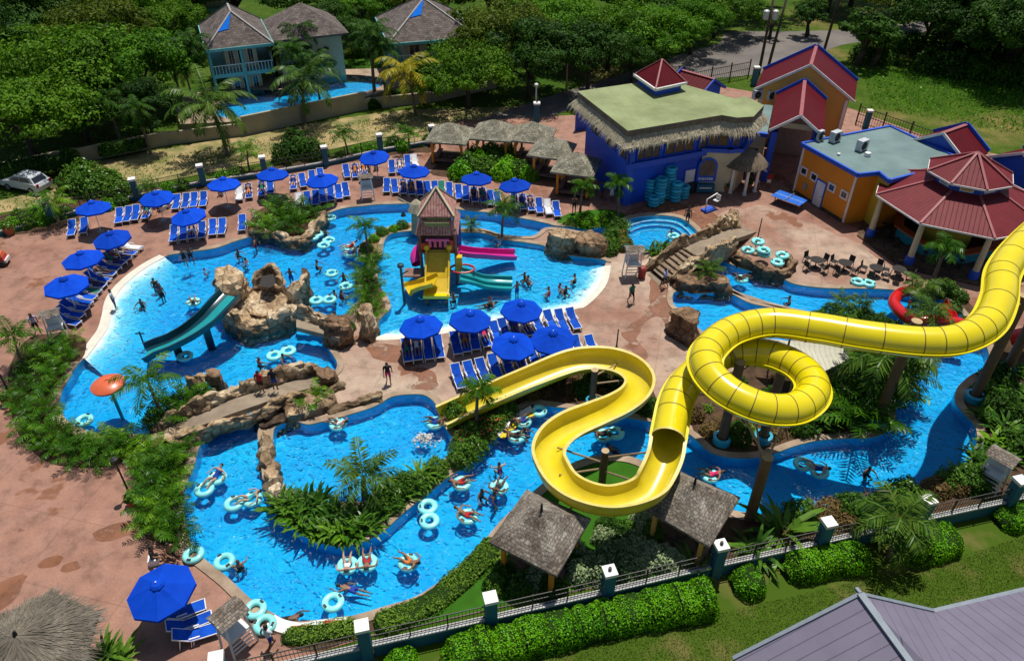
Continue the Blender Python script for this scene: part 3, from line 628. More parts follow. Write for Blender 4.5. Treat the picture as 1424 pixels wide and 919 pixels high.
for u in (2.2,5.2,8.0): wwin(bb,WL,u,4.7,2.0,1.2,'wall_royal_blue','bamboo_blind',bars=1,dep=0.12)
wdoor(bb,WF,WF.L-1.1,1.0,2.2)
# curved cream front of the annex with the arched picture sign
hp=[Vector(v) for v in wp]; h0=min(hp,key=lambda v:(v-hexa[0]).length); h1=min(hp,key=lambda v:(v-hexa[1]).length); h2=min(hp,key=lambda v:(v-hexa[2]).length)
WA=Wall(fC,h0,cen); WBx=Wall(h0,h1,cen); WC=Wall(h1,h2,cen)
mb=MB()
for wl in (WA,WBx,WC): wl.box(mb,wl.L/2,1.95,wl.L+0.1,3.8,0.25)
wb(mb,'cream_front','wall_cream',bb)
mb=MB()
for wl in (WA,WBx,WC): wl.box(mb,wl.L/2,4.05,wl.L+0.5,0.35,0.45)
wb(mb,'annex_ledge','trim_blue',bb)
for wl in (WA,WBx,WC): wwin(bb,wl,wl.L/2,4.95,max(0.8,wl.L-0.4),1.3,'wall_royal_blue','bamboo_blind',bars=1,dep=0.12)
SG=G(992.5,240,0); sc=Vector((SG.x,SG.y,0)); WS=Wall((WA.at(0,0,0.3).x-0.2,WA.at(0,0,0.3).y),(WBx.at(WBx.L,0,0.3).x,WBx.at(WBx.L,0,0.3).y),cen)
sg=empty('arched_sign',tuple(WS.at(0.75,0,0.1)),0,'blue arched picture sign with white lettering on the cream front of the blue building','sign')
def arch(wl,u,z0,w,h,d,off,m,mb):
    pts=[(-w/2,0),(w/2,0)]+[(w/2*math.cos(a),h-w/2+w/2*math.sin(a)) for a in [PI*k/12 for k in range(0,13)]]
    f=[wl.at(u+x,z0+y,off+d) for x,y in pts]; b=[wl.at(u+x,z0+y,off) for x,y in pts]; n=len(pts)
    mb.add(f,[tuple(range(n))],m); mb.add(b+f,[(i,(i+1)%n,n+(i+1)%n,n+i) for i in range(n)],m)
mb=MB(); arch(WS,0.75,1.05,1.75,2.3,0.08,0.0,0,mb); wb(mb,'frame','trim_blue',sg)
mb=MB(); arch(WS,0.75,1.65,1.35,1.5,0.03,0.082,0,mb); wb(mb,'picture','thatch_brown',sg)
mb=MB()
for k,(dx,w) in enumerate(((-0.6,0.16),(-0.4,0.1),(-0.25,0.16),(-0.05,0.14),(0.13,0.1),(0.3,0.16),(0.5,0.2))): WS.box(mb,0.75+dx,1.33,w,0.2,0.02,0.083)
wb(mb,'lettering','white_paint',sg)
mb=MB(); WS.box(mb,0.75,0.55,1.6,0.75,0.5,0.0); WS.box(mb,0.75,0.62,1.1,0.12,0.02,0.502,m=1); o=mb.build('notice_box',['wall_teal','white_paint']); tag(o,'dark low counter box with a white stripe below the arched picture sign','counter')
mb=MB(); WS.box(mb,-0.7,0.5,0.9,0.9,0.5,0.0); WS.box(mb,-0.7,0.98,1.0,0.06,0.6,-0.05); tag(mb.build('wheeled_bin','interior_dark'),'dark lidded bin between the white door and the arched sign','bin')
# thatched porch on posts beside the sign
pc=G(1028,262,0); tp=empty('thatched_porch',pc,0,'round thatched porch on white posts at the blue building entrance','shelter')
mb=MB(); r=random.Random(4); prof=[(2.05,2.55),(1.75,2.95),(1.2,3.45),(0.6,3.8),(0.05,3.95)]
mb.lathe(prof,22); mb.lathe([(1.7,2.5),(2.05,2.55)],22)
for k in range(500):
    a=r.uniform(0,2*PI); t=r.uniform(0.0,0.9); rr=2.05*(1-t); z=2.55+1.4*t**0.8+0.04; d=Vector((math.cos(a),math.sin(a))); w=Vector((-d.y,d.x))*0.04; ln=r.uniform(0.25,0.45)
    mb.add([(d.x*rr-w.x,d.y*rr-w.y,z),(d.x*rr+w.x,d.y*rr+w.y,z),(d.x*(rr+ln*0.8),d.y*(rr+ln*0.8),z-ln*0.7)],[(0,1,2)])
mb.build('thatch_roof','thatch_brown',tp)
for x,y in ((-1.1,-0.9),(0.1,-1.35),(1.2,-0.7)):
    mb=MB(); mb.box((x,y,1.3),(0.22,0.22,2.6)); mb.box((x,y,0.08),(0.34,0.34,0.16)); mb.build('post','white_paint',tp)
# little red pyramid roof and blue gable rising from the flat roof
def world_thing(name,label,cat,loc): return empty(name,loc,0,label,cat)
p0=Vector((11.4,70.24));p1=Vector((12.81,66.19));p2=Vector((15.91,67.97)); p3=p0+p2-p1
pr=world_thing('roof_lantern','small red pyramid roof standing on the pale green flat roof','roof turret',(p1.x,p1.y,7.26))
q4=[p1,p2,p3,p0]; ap=(p0+p2)/2; mb=MB()
for i in range(4): slab(mb,[(q4[i].x,q4[i].y,8.0),(q4[(i+1)%4].x,q4[(i+1)%4].y,8.0),(ap.x,ap.y,9.75)],0.08)
wb(mb,'roof','roof_red',pr)
mb=MB()
for i in range(4): mb.beam((q4[i].x,q4[i].y,7.97),(q4[(i+1)%4].x,q4[(i+1)%4].y,7.97),0.16,0.22); 
wb(mb,'eave_trim','white_paint',pr)
mb=MB()
for i in range(4): mb.beam((q4[i].x,q4[i].y,8.06),(ap.x,ap.y,9.8),0.14,0.06)
wb(mb,'ridge_cap','roof_red_cap',pr)
ii=inset_x([tuple(v) for v in q4],0.35); mb=MB(); walls(mb,ii,7.255,7.95); wb(mb,'base','wall_royal_blue',pr)
def gable(name,label,cat,F,Bk,halfw,ez,rz,wallm,roofm='roof_red',trim='white_paint',back_trim='trim_blue',z0=0.0,over=0.35,wallin=0.5,th=0.14,solid=True):
    """gabled house: ridge from F (front) to Bk (back), level eaves"""
    F=Vector(F[:2]);Bk=Vector(Bk[:2]); d=(Bk-F).normalized(); s=Vector((d.y,-d.x)); t=world_thing(name,label,cat,(F.x,F.y,z0))
    mb=MB()
    for sg in (1,-1):
        e0=F+s*halfw*sg; e1=Bk+s*halfw*sg; slab(mb,[(F.x,F.y,rz),(e0.x,e0.y,ez),(e1.x,e1.y,ez),(Bk.x,Bk.y,rz)],th)
    wb(mb,'roof',roofm,t)
    for ends,mm,nm in (((F,-1),trim,'front_trim'),((Bk,1),back_trim,'back_trim')):
        mb=MB(); E,k=ends; o=d*0.06*k
        for sg in (1,-1):
            e=E+s*halfw*sg; up_=0.10 if k>0 else 0.0; mb.beam((E.x+o.x,E.y+o.y,rz-0.02+up_),(e.x+o.x,e.y+o.y,ez-0.02+up_),0.10,0.22+2*up_)
        wb(mb,nm,mm,t)
    mb=MB(); mb.beam((F.x-d.x*.05,F.y-d.y*.05,rz+0.03),(Bk.x+d.x*.05,Bk.y+d.y*.05,rz+0.03),0.32,0.08); wb(mb,'ridge_cap','roof_red_cap',t)
    mb=MB(); hw=halfw-wallin; a=F+d*over*0.6;b=Bk-d*over*0.6; sl=(rz-ez)/halfw; wz=ez+sl*wallin-th-0.04; pz=rz-th-0.04
    pts=[a+s*hw,b+s*hw,b-s*hw,a-s*hw]
    if solid:
        mb.add([(p.x,p.y,z0) for p in pts]+[(p.x,p.y,wz) for p in pts],[(0,1,5,4),(2,3,7,6)])
        for E,i,j in ((a,3,0),(b,1,2)):
            mb.add([(pts[i].x,pts[i].y,z0),(pts[j].x,pts[j].y,z0),(pts[j].x,pts[j].y,wz),(E.x,E.y,pz),(pts[i].x,pts[i].y,wz)],[(0,1,2,3,4)])
        wb(mb,'wall',wallm,t)
    return t,pts,d,s
t,_,_,_=gable('roof_dormer','small blue gable with a red roof behind the pale green flat roof','roof gable',(19.5,72.2),(16.9,74.9),2.3,5.6,6.9,'trim_blue',trim='trim_blue')
t,op,od,os_=gable('gabled_house','mustard orange gabled house with a dark red roof edged in blue','house',(28.9,73.2),(31.3,79.0),4.75,5.0,8.0,'wall_mustard')
for sg in (1,-1):
    o=MB(); p=Vector((28.9,73.2))+od*0.3+os_*4.0*sg; o.box((p.x,p.y,2.5),(0.3,0.3,5.0)); wb(o,'corner_trim','white_paint',t)
t,ep,ed,es=gable('entrance_gable','red gabled entrance canopy between the blue and the orange buildings','canopy',(25.25,63.5),(28.4,72.5),2.35,5.0,6.65,'wall_royal_blue',solid=False)
for sg in (1,-1):
    for k in (0.5,4.7,8.8):
        p=Vector((25.25,63.5))+ed*k+es*1.85*sg; mb=MB(); mb.box((p.x,p.y,2.4),(0.55,0.55,4.8),rz=math.atan2(ed.y,ed.x)); mb.box((p.x,p.y,0.35),(0.62,0.62,0.7),rz=math.atan2(ed.y,ed.x)); wb(mb,'pillar','wall_royal_blue',t)
mb=MB()
for sg in (1,-1):
    p=Vector((25.25,63.5))+ed*4.7+es*1.85*sg; mb.box((p.x,p.y,4.6),(8.0,0.3,0.4),rz=math.atan2(ed.y,ed.x))
wb(mb,'beam','trim_blue',t)
mb=MB(); p=Vector((25.25,63.5))+ed*7.5; mb.box((p.x,p.y,2.4),(0.2,3.6,4.8),rz=math.atan2(ed.y,ed.x)); wb(mb,'back_wall','wall_grey',t)
mb=MB(); p=Vector((25.25,63.5))+ed*1.2; mb.box((p.x,p.y,5.2),(0.1,2.6,0.5),rz=math.atan2(ed.y,ed.x)); wb(mb,'gable_panel','wall_cream',t)
# low cream wall and grey link roof between annex and entrance
l0=G(1045,255,0); l1=Vector((23.2,65.5,0)); lk=world_thing('link_building','cream link wall with blue parapet joining the blue building to the red gabled entrance','building',(22.2,66.2,0))
mb=MB(); mb.prism([(20.9,66.5),(23.4,65.6),(26.2,73.5),(21.5,74.0)],0,3.9,0,True,False,1); wb(mb,'wall',['wall_cream','roof_membrane'],lk)
mb=MB(); mb.beam((20.8,66.45,4.02),(23.5,65.5,4.02),0.35,0.35); wb(mb,'parapet','trim_blue',lk)
mb=MB(); wl=Wall((20.9,66.5),(23.4,65.6),(22,70)); wl.box(mb,1.45,1.3,1.4,2.6,0.06,0.003); wb(mb,'opening_shade','interior_dark',lk)  # dark panel on the wall stands in for the shade inside a doorway
# ---- orange building with grey membrane roof ----
O=[Vector(G2(*k,4.6)) for k in [(1115,200),(1193,243),(1218,167)]]; c1=O[1]; 
dirF=(O[1]-O[0]).normalized(); dirS=Vector((-dirF.y,dirF.x)); 
Lf=(O[1]-O[0]).length; dep=(O[2]-O[0]).dot(dirS)
o_0=O[0]; o_1=O[1]; o_2=o_1+dirS*1.9+dirF*0.35; o_3=o_2+dirF*1.5-dirS*0.4; o_4=o_0+dirS*dep+dirF*8.2; o_5=o_0+dirS*dep
ob=world_thing('orange_building','deep orange flat roofed building with blue parapet and white door','building',(o_0.x,o_0.y,0))
op=ccw([tuple(v) for v in (o_0,o_1,o_2,o_3,o_4,o_5)])
mb=MB(); sheet(mb,op,[],4.6,0); wb(mb,'flat_roof','roof_membrane',ob)
wi=inset_x(op,0.18); mb=MB(); walls(mb,wi,0,4.55); wb(mb,'wall','wall_orange',ob)
mb=MB(); n=len(op)
for i in range(n): mb.beam((op[i][0],op[i][1],4.55),(op[(i+1)%n][0],op[(i+1)%n][1],4.55),0.2,0.34)
wb(mb,'parapet','trim_blue',ob)
oc=cen_(op); w0=min(wi,key=lambda v:(Vector(v)-o_0).length); w1=min(wi,key=lambda v:(Vector(v)-o_1).length); WO=Wall(w0,w1,oc)
for f in (0.11,0.31,0.655,0.885): wwin(ob,WO,WO.L*f,2.35,0.85,0.75,'white_paint','glass_dark',fw=0.13)
wdoor(ob,WO,WO.L*0.47,1.0,2.25,z0=0.1)
for u in (0.06,WO.L-0.06): mb=MB(); WO.box(mb,u,2.25,0.2,4.3,0.06); wb(mb,'corner_trim','white_paint',ob)
mb=MB(); WO.box(mb,WO.L/2,0.16,WO.L,0.3,0.05); wb(mb,'plinth','rock_brown',ob)
mb=MB(); WO.box(mb,WO.L*0.2,1.15,0.35,0.55,0.15,0.002); wb(mb,'meter_box','wall_grey',ob)
wy=Wall(min(wi,key=lambda v:(Vector(v)-o_2).length),min(wi,key=lambda v:(Vector(v)-o_3).length),oc)
mb=MB(); wy.box(mb,wy.L/2,2.25,wy.L+0.3,4.3,0.06); wb(mb,'yellow_wall','wall_yellow',ob)
def ac(px,py,z,lab,rz=0.6,sc=1.0):
    p=G(px,py,z); t=empty('air_conditioner',p,rz,lab,'air conditioner')
    mb=MB(); mb.box((0,0,0.5),(1.0*sc,0.55*sc,0.9)); mb.box((-0.35*sc,0,0.03),(0.1,0.6,0.06)); mb.box((0.35*sc,0,0.03),(0.1,0.6,0.06)); mb.build('casing','steel_white',t)
    mb=MB(); mb.lathe([(0.36,0),(0.36,0.03),(0.05,0.05)],16); ob_=mb.build('fan_grille','interior_dark',t); ob_.rotation_euler=(R(90),0,0); ob_.location=(-0.1*sc,-0.276*sc,0.5)
    tag(t,group='air conditioners on the flat roofs')
ac(1160,197,4.62,'white air conditioner on the grey roof beside the red gabled entrance'); ac(1197,209,4.62,'white air conditioner standing alone in the middle of the grey flat roof'); ac(1052,138,4.0,'white air conditioner left of its twin behind the hexagonal green roof',0.3,0.9); ac(1072,139,4.0,'white air conditioner nearest the red gabled entrance behind the hexagonal green roof',0.3,0.9); ac(1139,196,4.62,'small grey air conditioner at the blue corner of the grey flat roof',0.6,0.6)
mb=MB(); 
p=G(1206,217,4.62); mb.lathe([(0.0,0.35),(0.25,0.3),(0.28,0.0)],10,tuple(p)); tag(mb.build('roof_vent','white_paint'),'small white dome vent beside the lone air conditioner on the grey roof','vent')
p=G(1166,216,4.62); mb=MB(); mb.lathe([(0.0,0.2),(0.14,0.17),(0.16,0.0)],10,tuple(p)); tag(mb.build('roof_vent','white_paint'),'tiny white vent near the blue roof edge above the white door','vent')
# ---- octagonal pavilion ----
PC=Vector((35.4,53.5)); pv=world_thing('octagonal_pavilion','two tiered octagonal pavilion with faded red metal roof and yellow columns','pavilion',(PC.x,PC.y,0))
def octo(r,z,a0=R(-95)+0): return [(PC.x+r*math.cos(a0+k*PI/4),PC.y+r*math.sin(a0+k*PI/4),z) for k in range(8)]
def ring_roof(a,b,nm,m):
    mb=MB()
    for k in range(8): slab(mb,[a[k],a[(k+1)%8],b[(k+1)%8],b[k]] if b else [a[k],a[(k+1)%8],(PC.x,PC.y,7.55)],0.1)
    wb(mb,nm,m,pv)
e1=octo(6.45,3.8); t1=octo(2.5,5.25); ring_roof(e1,t1,'lower_roof','roof_red_faded')
e2=octo(3.15,6.0); ring_roof(e2,None,'upper_roof','roof_red_faded')
for nm in ('lower_hip_caps','upper_hip_caps'):
    mb=MB()
    for k in range(8):
        a_,b_=(e1[k],t1[k]) if nm[0]=='l' else (e2[k],(PC.x,PC.y,7.6)); mb.beam((a_[0],a_[1],a_[2]+0.05),(b_[0],b_[1],b_[2]+0.05),0.18,0.1)
    wb(mb,nm,'roof_red_cap',pv)
for e in (e1,e2):
    mb=MB()
    for k in range(8): mb.beam((e[k][0],e[k][1],e[k][2]-0.06),(e[(k+1)%8][0],e[(k+1)%8][1],e[k][2]-0.06),0.08,0.13)
    wb(mb,'eave_trim','white_paint',pv)
dr=octo(2.35,0); mb=MB(); walls(mb,[(p[0],p[1]) for p in dr],4.9,6.0); wb(mb,'lantern_wall','trim_blue',pv)
for k in range(8):
    wl=Wall(dr[k],dr[(k+1)%8],PC); 
    if wl.n.y<0.5 : wwin(pv,wl,wl.L/2,5.6,0.95,0.62,'white_paint','wall_mustard' if k%2 else 'wall_grey',fw=0.1)
for k in range(8):
    a=R(-95)+k*PI/4; x,y=PC.x+5.9*math.cos(a),PC.y+5.9*math.sin(a); mb=MB(); mb.tube([(x,y,0.75),(x,y,3.7)],[0.24,0.2],12); col=wb(mb,'column','wall_cream',pv)
    mb=MB(); mb.tube([(x,y,0.0),(x,y,0.75)],[0.36,0.34],12); b_=mb.build('column_base','trim_blue'); b_.data.transform(Matrix.Translation(-Vector((PC.x,PC.y,0)))); b_.parent=col
bc=octo(3.9,0); mb=MB(); walls(mb,[(p[0],p[1]) for p in bc],0,1.1); wb(mb,'bar_front','counter_teal',pv)
bo=octo(4.25,0); bi=octo(3.5,0); mb=MB(); ribbon(mb,[(p[0],p[1]) for p in bo],[(p[0],p[1]) for p in bi],1.18,1.18); ribbon(mb,[(p[0],p[1]) for p in bi],[(p[0],p[1]) for p in bo],1.08,1.08); walls(mb,[(p[0],p[1]) for p in bo],1.08,1.18); wb(mb,'bar_counter','counter_orange',pv)
ci=octo(1.9,0); mb=MB(); walls(mb,[(p[0],p[1]) for p in ci],0,4.9); wb(mb,'core_wall','wall_yellow',pv)
mb=MB(); pl=octo(6.9,0); mb.prism([(p[0],p[1]) for p in pl],-0.1,0.12); wb(mb,'plinth','rock_brown',pv)
# bar stools round the counter
bs=empty('bar_stool',(0,0,0),0,'dark bar stool','stool','stools round the octagonal bar'); mb=MB(); mb.lathe([(0,0.80),(0.2,0.79),(0.2,0.73),(0,0.72)],12); mb.build('seat','interior_dark',bs)
mb=MB(); mb.tube([(0,0,0.02),(0,0,0.73)],0.035,8); mb.lathe([(0.22,0.0),(0.2,0.03),(0.03,0.05)],12); mb.build('leg','dark_iron',bs); pl_=Placer(bs)
for k in range(9):
    a=R(165)+k*R(15.5); pl_((PC.x+4.75*math.cos(a),PC.y+4.75*math.sin(a),0.12),0,'dark bar stool on the teal bar counter side under the octagonal pavilion roof','stools round the octagonal bar')
t,_,_,_=gable('roof_gable','blue fronted red gable between the grey flat roof and the octagonal pavilion','roof gable',(36.9,61.2),(39.7,63.0),2.6,4.4,6.0,'trim_blue',trim='white_paint')
t,_,_,_=gable('side_gable','red roofed gable at the far side of the octagonal pavilion','roof gable',(42.3,58.2),(46.5,60.0),3.0,3.9,5.5,'trim_blue')
# ---- two hip-roofed houses beyond the wall ----
def hip(mb,P0,d,s,w,l,ez,rz,m=None,th=0.2,inz=None):
    """rectangle from corner P0 along d (w) and s (l)"""
    c=[P0,P0+d*w,P0+d*w+s*l,P0+s*l]; k=min(w,l)/2 if inz is None else inz
    if l>=w: r0=P0+d*w/2+s*k; r1=P0+d*w/2+s*(l-k)
    else: r0=P0+d*k+s*l/2; r1=P0+d*(w-k)+s*l/2
    v=lambda p,z:(p.x,p.y,z)
    if l>=w: F=[(c[0],c[1],r0),(c[1],c[2],r1,r0),(c[2],c[3],r1),(c[3],c[0],r0,r1)]
    else: F=[(c[0],c[1],r1,r0),(c[1],c[2],r1),(c[2],c[3],r0,r1),(c[3],c[0],r0)]
    for f in F: slab(mb,[v(f[0],ez),v(f[1],ez)]+[v(p,rz) for p in f[2:]],th,m)
    return c,r0,r1
def far_house(name,label,FL,FR,l,ez,rz,shift):
    FL=Vector(FL);FR=Vector(FR); d=(FR-FL).normalized(); s=Vector((-d.y,d.x)); w=(FR-FL).length
    t=world_thing(name,label,'house',(FL.x,FL.y,0)); mb=MB(); c,r0,r1=hip(mb,FL,d,s,w,l,ez,rz); wb(mb,'roof','shingle_house',t)
    mb=MB()
    for e,r_ in ((c[0],r0),(c[1],r0),(c[2],r1),(c[3],r1)): mb.beam((e.x,e.y,ez+0.04),(r_.x,r_.y,rz+0.04),0.22,0.08)
    mb.beam((r0.x,r0.y,rz+0.04),(r1.x,r1.y,rz+0.04),0.22,0.08); wb(mb,'hip_caps','wall_grey',t)
    mb=MB()
    for i in range(4): mb.beam((c[i].x,c[i].y,ez-0.12),(c[(i+1)%4].x,c[(i+1)%4].y,ez-0.12),0.12,0.3)
    wb(mb,'fascia','teal_light',t)
    i4=inset_x([tuple(v) for v in c],1.9); mb=MB(); walls(mb,i4,0,ez); wb(mb,'wall','wall_cream',t)
    i5=inset_x([tuple(v) for v in c],0.25); mb=MB(); mb.prism(i5,2.75,3.15,bottom=True); wb(mb,'balcony_floor','teal_light',t)
    for a,b in ((0,1),(1,2),(3,0)):
        p=Vector(i5[a]);q_=Vector(i5[b]); mb=MB(); 
        mb.beam((p.x,p.y,4.1),(q_.x,q_.y,4.1),0.08,0.08); k=int((q_-p).length/0.35)
        for j in range(k+1): x=p+(q_-p)*j/k; mb.beam((x.x,x.y,3.15),(x.x,x.y,4.08),0.05,0.05)
        wb(mb,'railing','white_paint',t)
        for j in range(3):
            x=p+(q_-p)*j/2.0
            if j<2 or b==1: mb=MB(); mb.box((x.x,x.y,ez/2),(0.24,0.24,ez-0.1)); wb(mb,'post','teal_light',t)
    wl=Wall(i4[0],i4[1],cen_(i4))
    for u in (0.2,0.5,0.8):
        for z in (1.3,4.4): wwin(t,wl,wl.L*u,z,wl.L*0.2,1.7,'white_paint','glass_dark',bars=1)
    wl=Wall(i4[1],i4[2],cen_(i4))
    for u in (0.3,0.7): wwin(t,wl,wl.L*u,4.4,1.2,1.4,'white_paint','glass_dark',bars=1)
    return t,d,s
h1,d1,s1=far_house('villa','two storey villa with grey shingle hip roof and turquoise balcony behind the resort pool','house' and (-33.8,84.4),(-27.0,87.2),11.0,6.0,8.9,0)
mb=MB(); c,r0,r1=hip(mb,Vector((-27.6,88.2)),d1,s1,9.0,9.0,5.9,8.7); wb(mb,'side_roof','shingle_house',h1)
mb=MB(); i4=inset_x([tuple(v) for v in c],0.8); walls(mb,i4,0,5.7); wb(mb,'side_wall','wall_cream',h1)
h2,d2,s2=far_house('villa','grey shingle hip roofed villa half hidden by trees right of the yellow fronded palm',(-14.2,88.2),(-4.0,91.0),12.0,5.6,9.0,0)
def tarp(FL,FR,l,ez,rz,us,vs_,lab):
    FL=Vector(FL);FR=Vector(FR);d=(FR-FL).normalized();sv=Vector((-d.y,d.x));w=(FR-FL).length;r0=FL+d*w/2+sv*min(w,l)/2 if l>=w else FL+d*l/2+sv*l/2; mb=MB(); P4=[]
    for u,v in zip(us,vs_): p=(FL+(FR-FL)*u)*(1-v)+r0*v; P4.append((p.x,p.y,ez+(rz-ez)*v+0.09))
    slab(mb,P4,0.04); tag(mb.build('blue_tarpaulin','tarp_blue'),lab,'tarpaulin')
tarp((-33.8,84.4),(-27.0,87.2),11.0,6.0,8.9,(0.04,0.30,0.42,0.04),(0.45,0.5,0.94,0.94),'blue tarpaulin patch on the hip of the turquoise balconied villa')
tarp((-14.2,88.2),(-4.0,91.0),12.0,5.6,9.0,(0.05,0.32,0.36,0.06),(0.55,0.6,0.92,0.95),'blue tarpaulin patch on the roof of the villa right of the yellow palm')
t=far_house('villa','distant shingle roofed villa behind the large trees at the far edge',(-50,112),(-40,114),10.0,5.0,8.0,0)
# ---- mauve metal roofed house nearest the camera ----
Ap=Vector(G2(1196,826,6.0)); Rg=Vector(G2(1264,919,6.0)); rd=(Rg-Ap).normalized(); sd=Vector((rd.y,-rd.x))
nh=world_thing('metal_roofed_house','house with mauve standing seam metal roof outside the teal fence','house',(Ap.x,Ap.y,0))
lz=3.5; lp=Vector(G2(1020,915,lz)); lw=(lp-Ap).dot(sd); 
sdl=sd if lw>0 else -sd; lw=abs(lw); far=Ap+rd*18
rz_=4.3; rw=(Vector(G2(1297,849,rz_))-Ap).length; sdr=-sdl
mb=MB()
l0=Vector(G2(1020,915,lz)); l1=l0+rd*18; slab(mb,[(Ap.x,Ap.y,6),(l0.x,l0.y,lz),(l1.x,l1.y,lz),(far.x,far.y,6)],0.12); wb(mb,'left_roof','roof_mauve',nh)
r0=Vector(G2(1297,849,rz_)); vl=Vector(G2(1332,919,5.3)); vl2=r0+(vl-r0)*2.2; 
mb=MB(); slab(mb,[(Ap.x,Ap.y,6.0),(far.x,far.y,6.0),(vl2.x,vl2.y,rz_+(5.3-rz_)*2.2),(r0.x,r0.y,rz_)],0.12); wb(mb,'right_roof','roof_mauve',nh)
e1_=Vector(G2(1424,819,rz_)); ed_=(e1_-r0).normalized(); e2_=r0+ed_*16; k2=vl2+ed_*16
mb=MB(); slab(mb,[(r0.x,r0.y,rz_),(vl2.x,vl2.y,rz_+(5.3-rz_)*2.2),(k2.x,k2.y,rz_+(5.3-rz_)*2.2),(e2_.x,e2_.y,rz_)],0.12); wb(mb,'wing_roof','roof_mauve',nh)
mb=MB(); mb.beam((Ap.x,Ap.y,6.05),(far.x,far.y,6.05),0.28,0.08); wb(mb,'ridge_cap','trim_grey',nh)
mb=MB(); mb.beam((Ap.x,Ap.y,5.97),(l0.x,l0.y,lz-0.03),0.14,0.2); mb.beam((Ap.x,Ap.y,5.97),(r0.x,r0.y,rz_-0.03),0.14,0.2); mb.beam((r0.x,r0.y,rz_-0.05),(e2_.x,e2_.y,rz_-0.05),0.16,0.16); mb.beam((Ap.x-rd.x*0.25,Ap.y-rd.y*0.25,6.02),(Ap.x,Ap.y,6.05),0.14,0.14); wb(mb,'gutter','trim_grey',nh)
mb=MB(); a=Ap+rd*0.5
q_=[l0+rd*0.5-sdl*0.5,a,r0+rd*0.4+ed_*0.1]
mb.add([(q_[0].x,q_[0].y,0),(q_[1].x,q_[1].y,0),(q_[2].x,q_[2].y,0),(q_[2].x,q_[2].y,rz_-0.15),(q_[1].x,q_[1].y,5.8),(q_[0].x,q_[0].y,lz)],[(0,1,4,5),(1,2,3,4)])
e3=e2_-Vector((-ed_.y,ed_.x))*0.4; mb.add([(q_[2].x,q_[2].y,0),(e3.x,e3.y,0),(e3.x,e3.y,rz_-0.15),(q_[2].x,q_[2].y,rz_-0.15)],[(0,1,2,3)]); wb(mb,'wall','wall_cream',nh)
# ================= WATER SLIDES =================
def frames(pts):
    pts=[Vector(p) for p in pts]; k=len(pts); out=[]
    for i in range(k):
        t=(pts[min(i+1,k-1)]-pts[max(i-1,0)]).normalized(); s=t.cross(Vector((0,0,1))).normalized(); out.append((pts[i],t,s,s.cross(t)))
    return out
def sweep(mb,fr,sec,closed=False,m=None):
    n=len(sec); vs=[p+s*a+u*b for p,t,s,u in fr for a,b in sec]; k=len(fr)
    fs=[(i*n+j,i*n+(j+1)%n,(i+1)*n+(j+1)%n,(i+1)*n+j) for i in range(k-1) for j in range(n if closed else n-1)]
    mb.add(vs,[f[::-1] for f in fs],m)
def resample(pts,step):
    pts=[Vector(p) for p in pts]; out=[pts[0]]; acc=0
    for a,b in zip(pts,pts[1:]):
        L=(b-a).length; 
        while acc+L>=step:
            r_=(step-acc)/L; a=a+(b-a)*r_; L=(b-a).length; out.append(a.copy()); acc=0
        acc+=L
    out.append(pts[-1]); return out
TP=[(1530,280,9.9),(1470,300,9.6),(1424,338,9.3),(1396,376,9.0),(1390,415,8.7),(1372,450,8.4),(1332,472,8.2),(1280,476,8.05),(1200,467,7.9),(1135,456,7.75),(1068,449,7.55),(1016,461,7.4),(987,484,7.25),(981,504,7.15),(992,527,7.05),(1019,550,6.9),(1062,568,6.7),(1102,569,6.5),(1128,551,6.35),(1129,530,6.25),(1108,509,6.1),(1074,494,5.95),(1037,489,5.8),(1003,494,5.65),(972,513,5.45),(952,533,5.3),(940,556,5.1),(934,582,4.9),(929,610,4.75)]
path=resample(catmull([tuple(G(*p)) for p in TP],10,False),0.22); fr=frames(path)
ys=empty('yellow_water_slide',(G(1003,615).x,G(1003,615).y,0),0,'giant yellow water slide with enclosed coiling tube and open winding flume on brown posts','water slide')
RT=0.80; mb=MB(); sec=[(RT*math.cos(2*PI*k/24),RT*math.sin(2*PI*k/24)) for k in range(24)]; sweep(mb,fr,sec,True,0)
inn=[(0.74*math.cos(-2*PI*k/24),0.74*math.sin(-2*PI*k/24)) for k in range(24)]; sweep(mb,fr,inn,True,0)
dist=0; nxt=0.7
for i in range(1,len(fr)-1):
    dist+=(fr[i][0]-fr[i-1][0]).length
    if dist>=nxt:
        c=(fr[i+1][1]-fr[i-1][1]).length
        nxt=dist+(0.72 if c>0.07 else 1.7)
        p,t,s,u=fr[i]; f2=[(p-t*0.022,t,s,u),(p+t*0.022,t,s,u)]; sweep(mb,f2,[(0.812*math.cos(2*PI*k/24),0.812*math.sin(2*PI*k/24)) for k in range(24)],True,1)
for sg in (1,-1): sweep(mb,fr,[(sg*0.79,-0.14),(sg*0.93,-0.14),(sg*0.93,-0.08),(sg*0.79,-0.08)],True,0)
wb(mb,'enclosed_tube',['slide_yellow','seam_dark'],ys,True,40)
FP=[(929,610,4.75),(925,635,4.5),(915,659,4.25),(903,677,4.05),(877,689,3.85),(843,693,3.65),(807,684,3.45),(781,667,3.3),(767,645,3.15),(762,627,3.05),(772,607,2.95),(795,590,2.85),(829,576,2.72),(862,562,2.6),(884,546,2.5),(890,528,2.4),(878,512,2.3),(855,502,2.2),(826,499,2.1),(792,504,2.0),(736,526,1.75),(680,550,1.35),(640,568,0.95),(614,580,0.75)]
path=resample(catmull([tuple(G(*p)) for p in FP],10,False),0.2); fr2=frames(path)
def curv(i):
    a=fr2[max(i-4,0)][1]; b=fr2[min(i+4,len(fr2)-1)][1]; return a.x*b.y-a.y*b.x
mb=MB(); k=len(fr2); secs=[]
bank=0
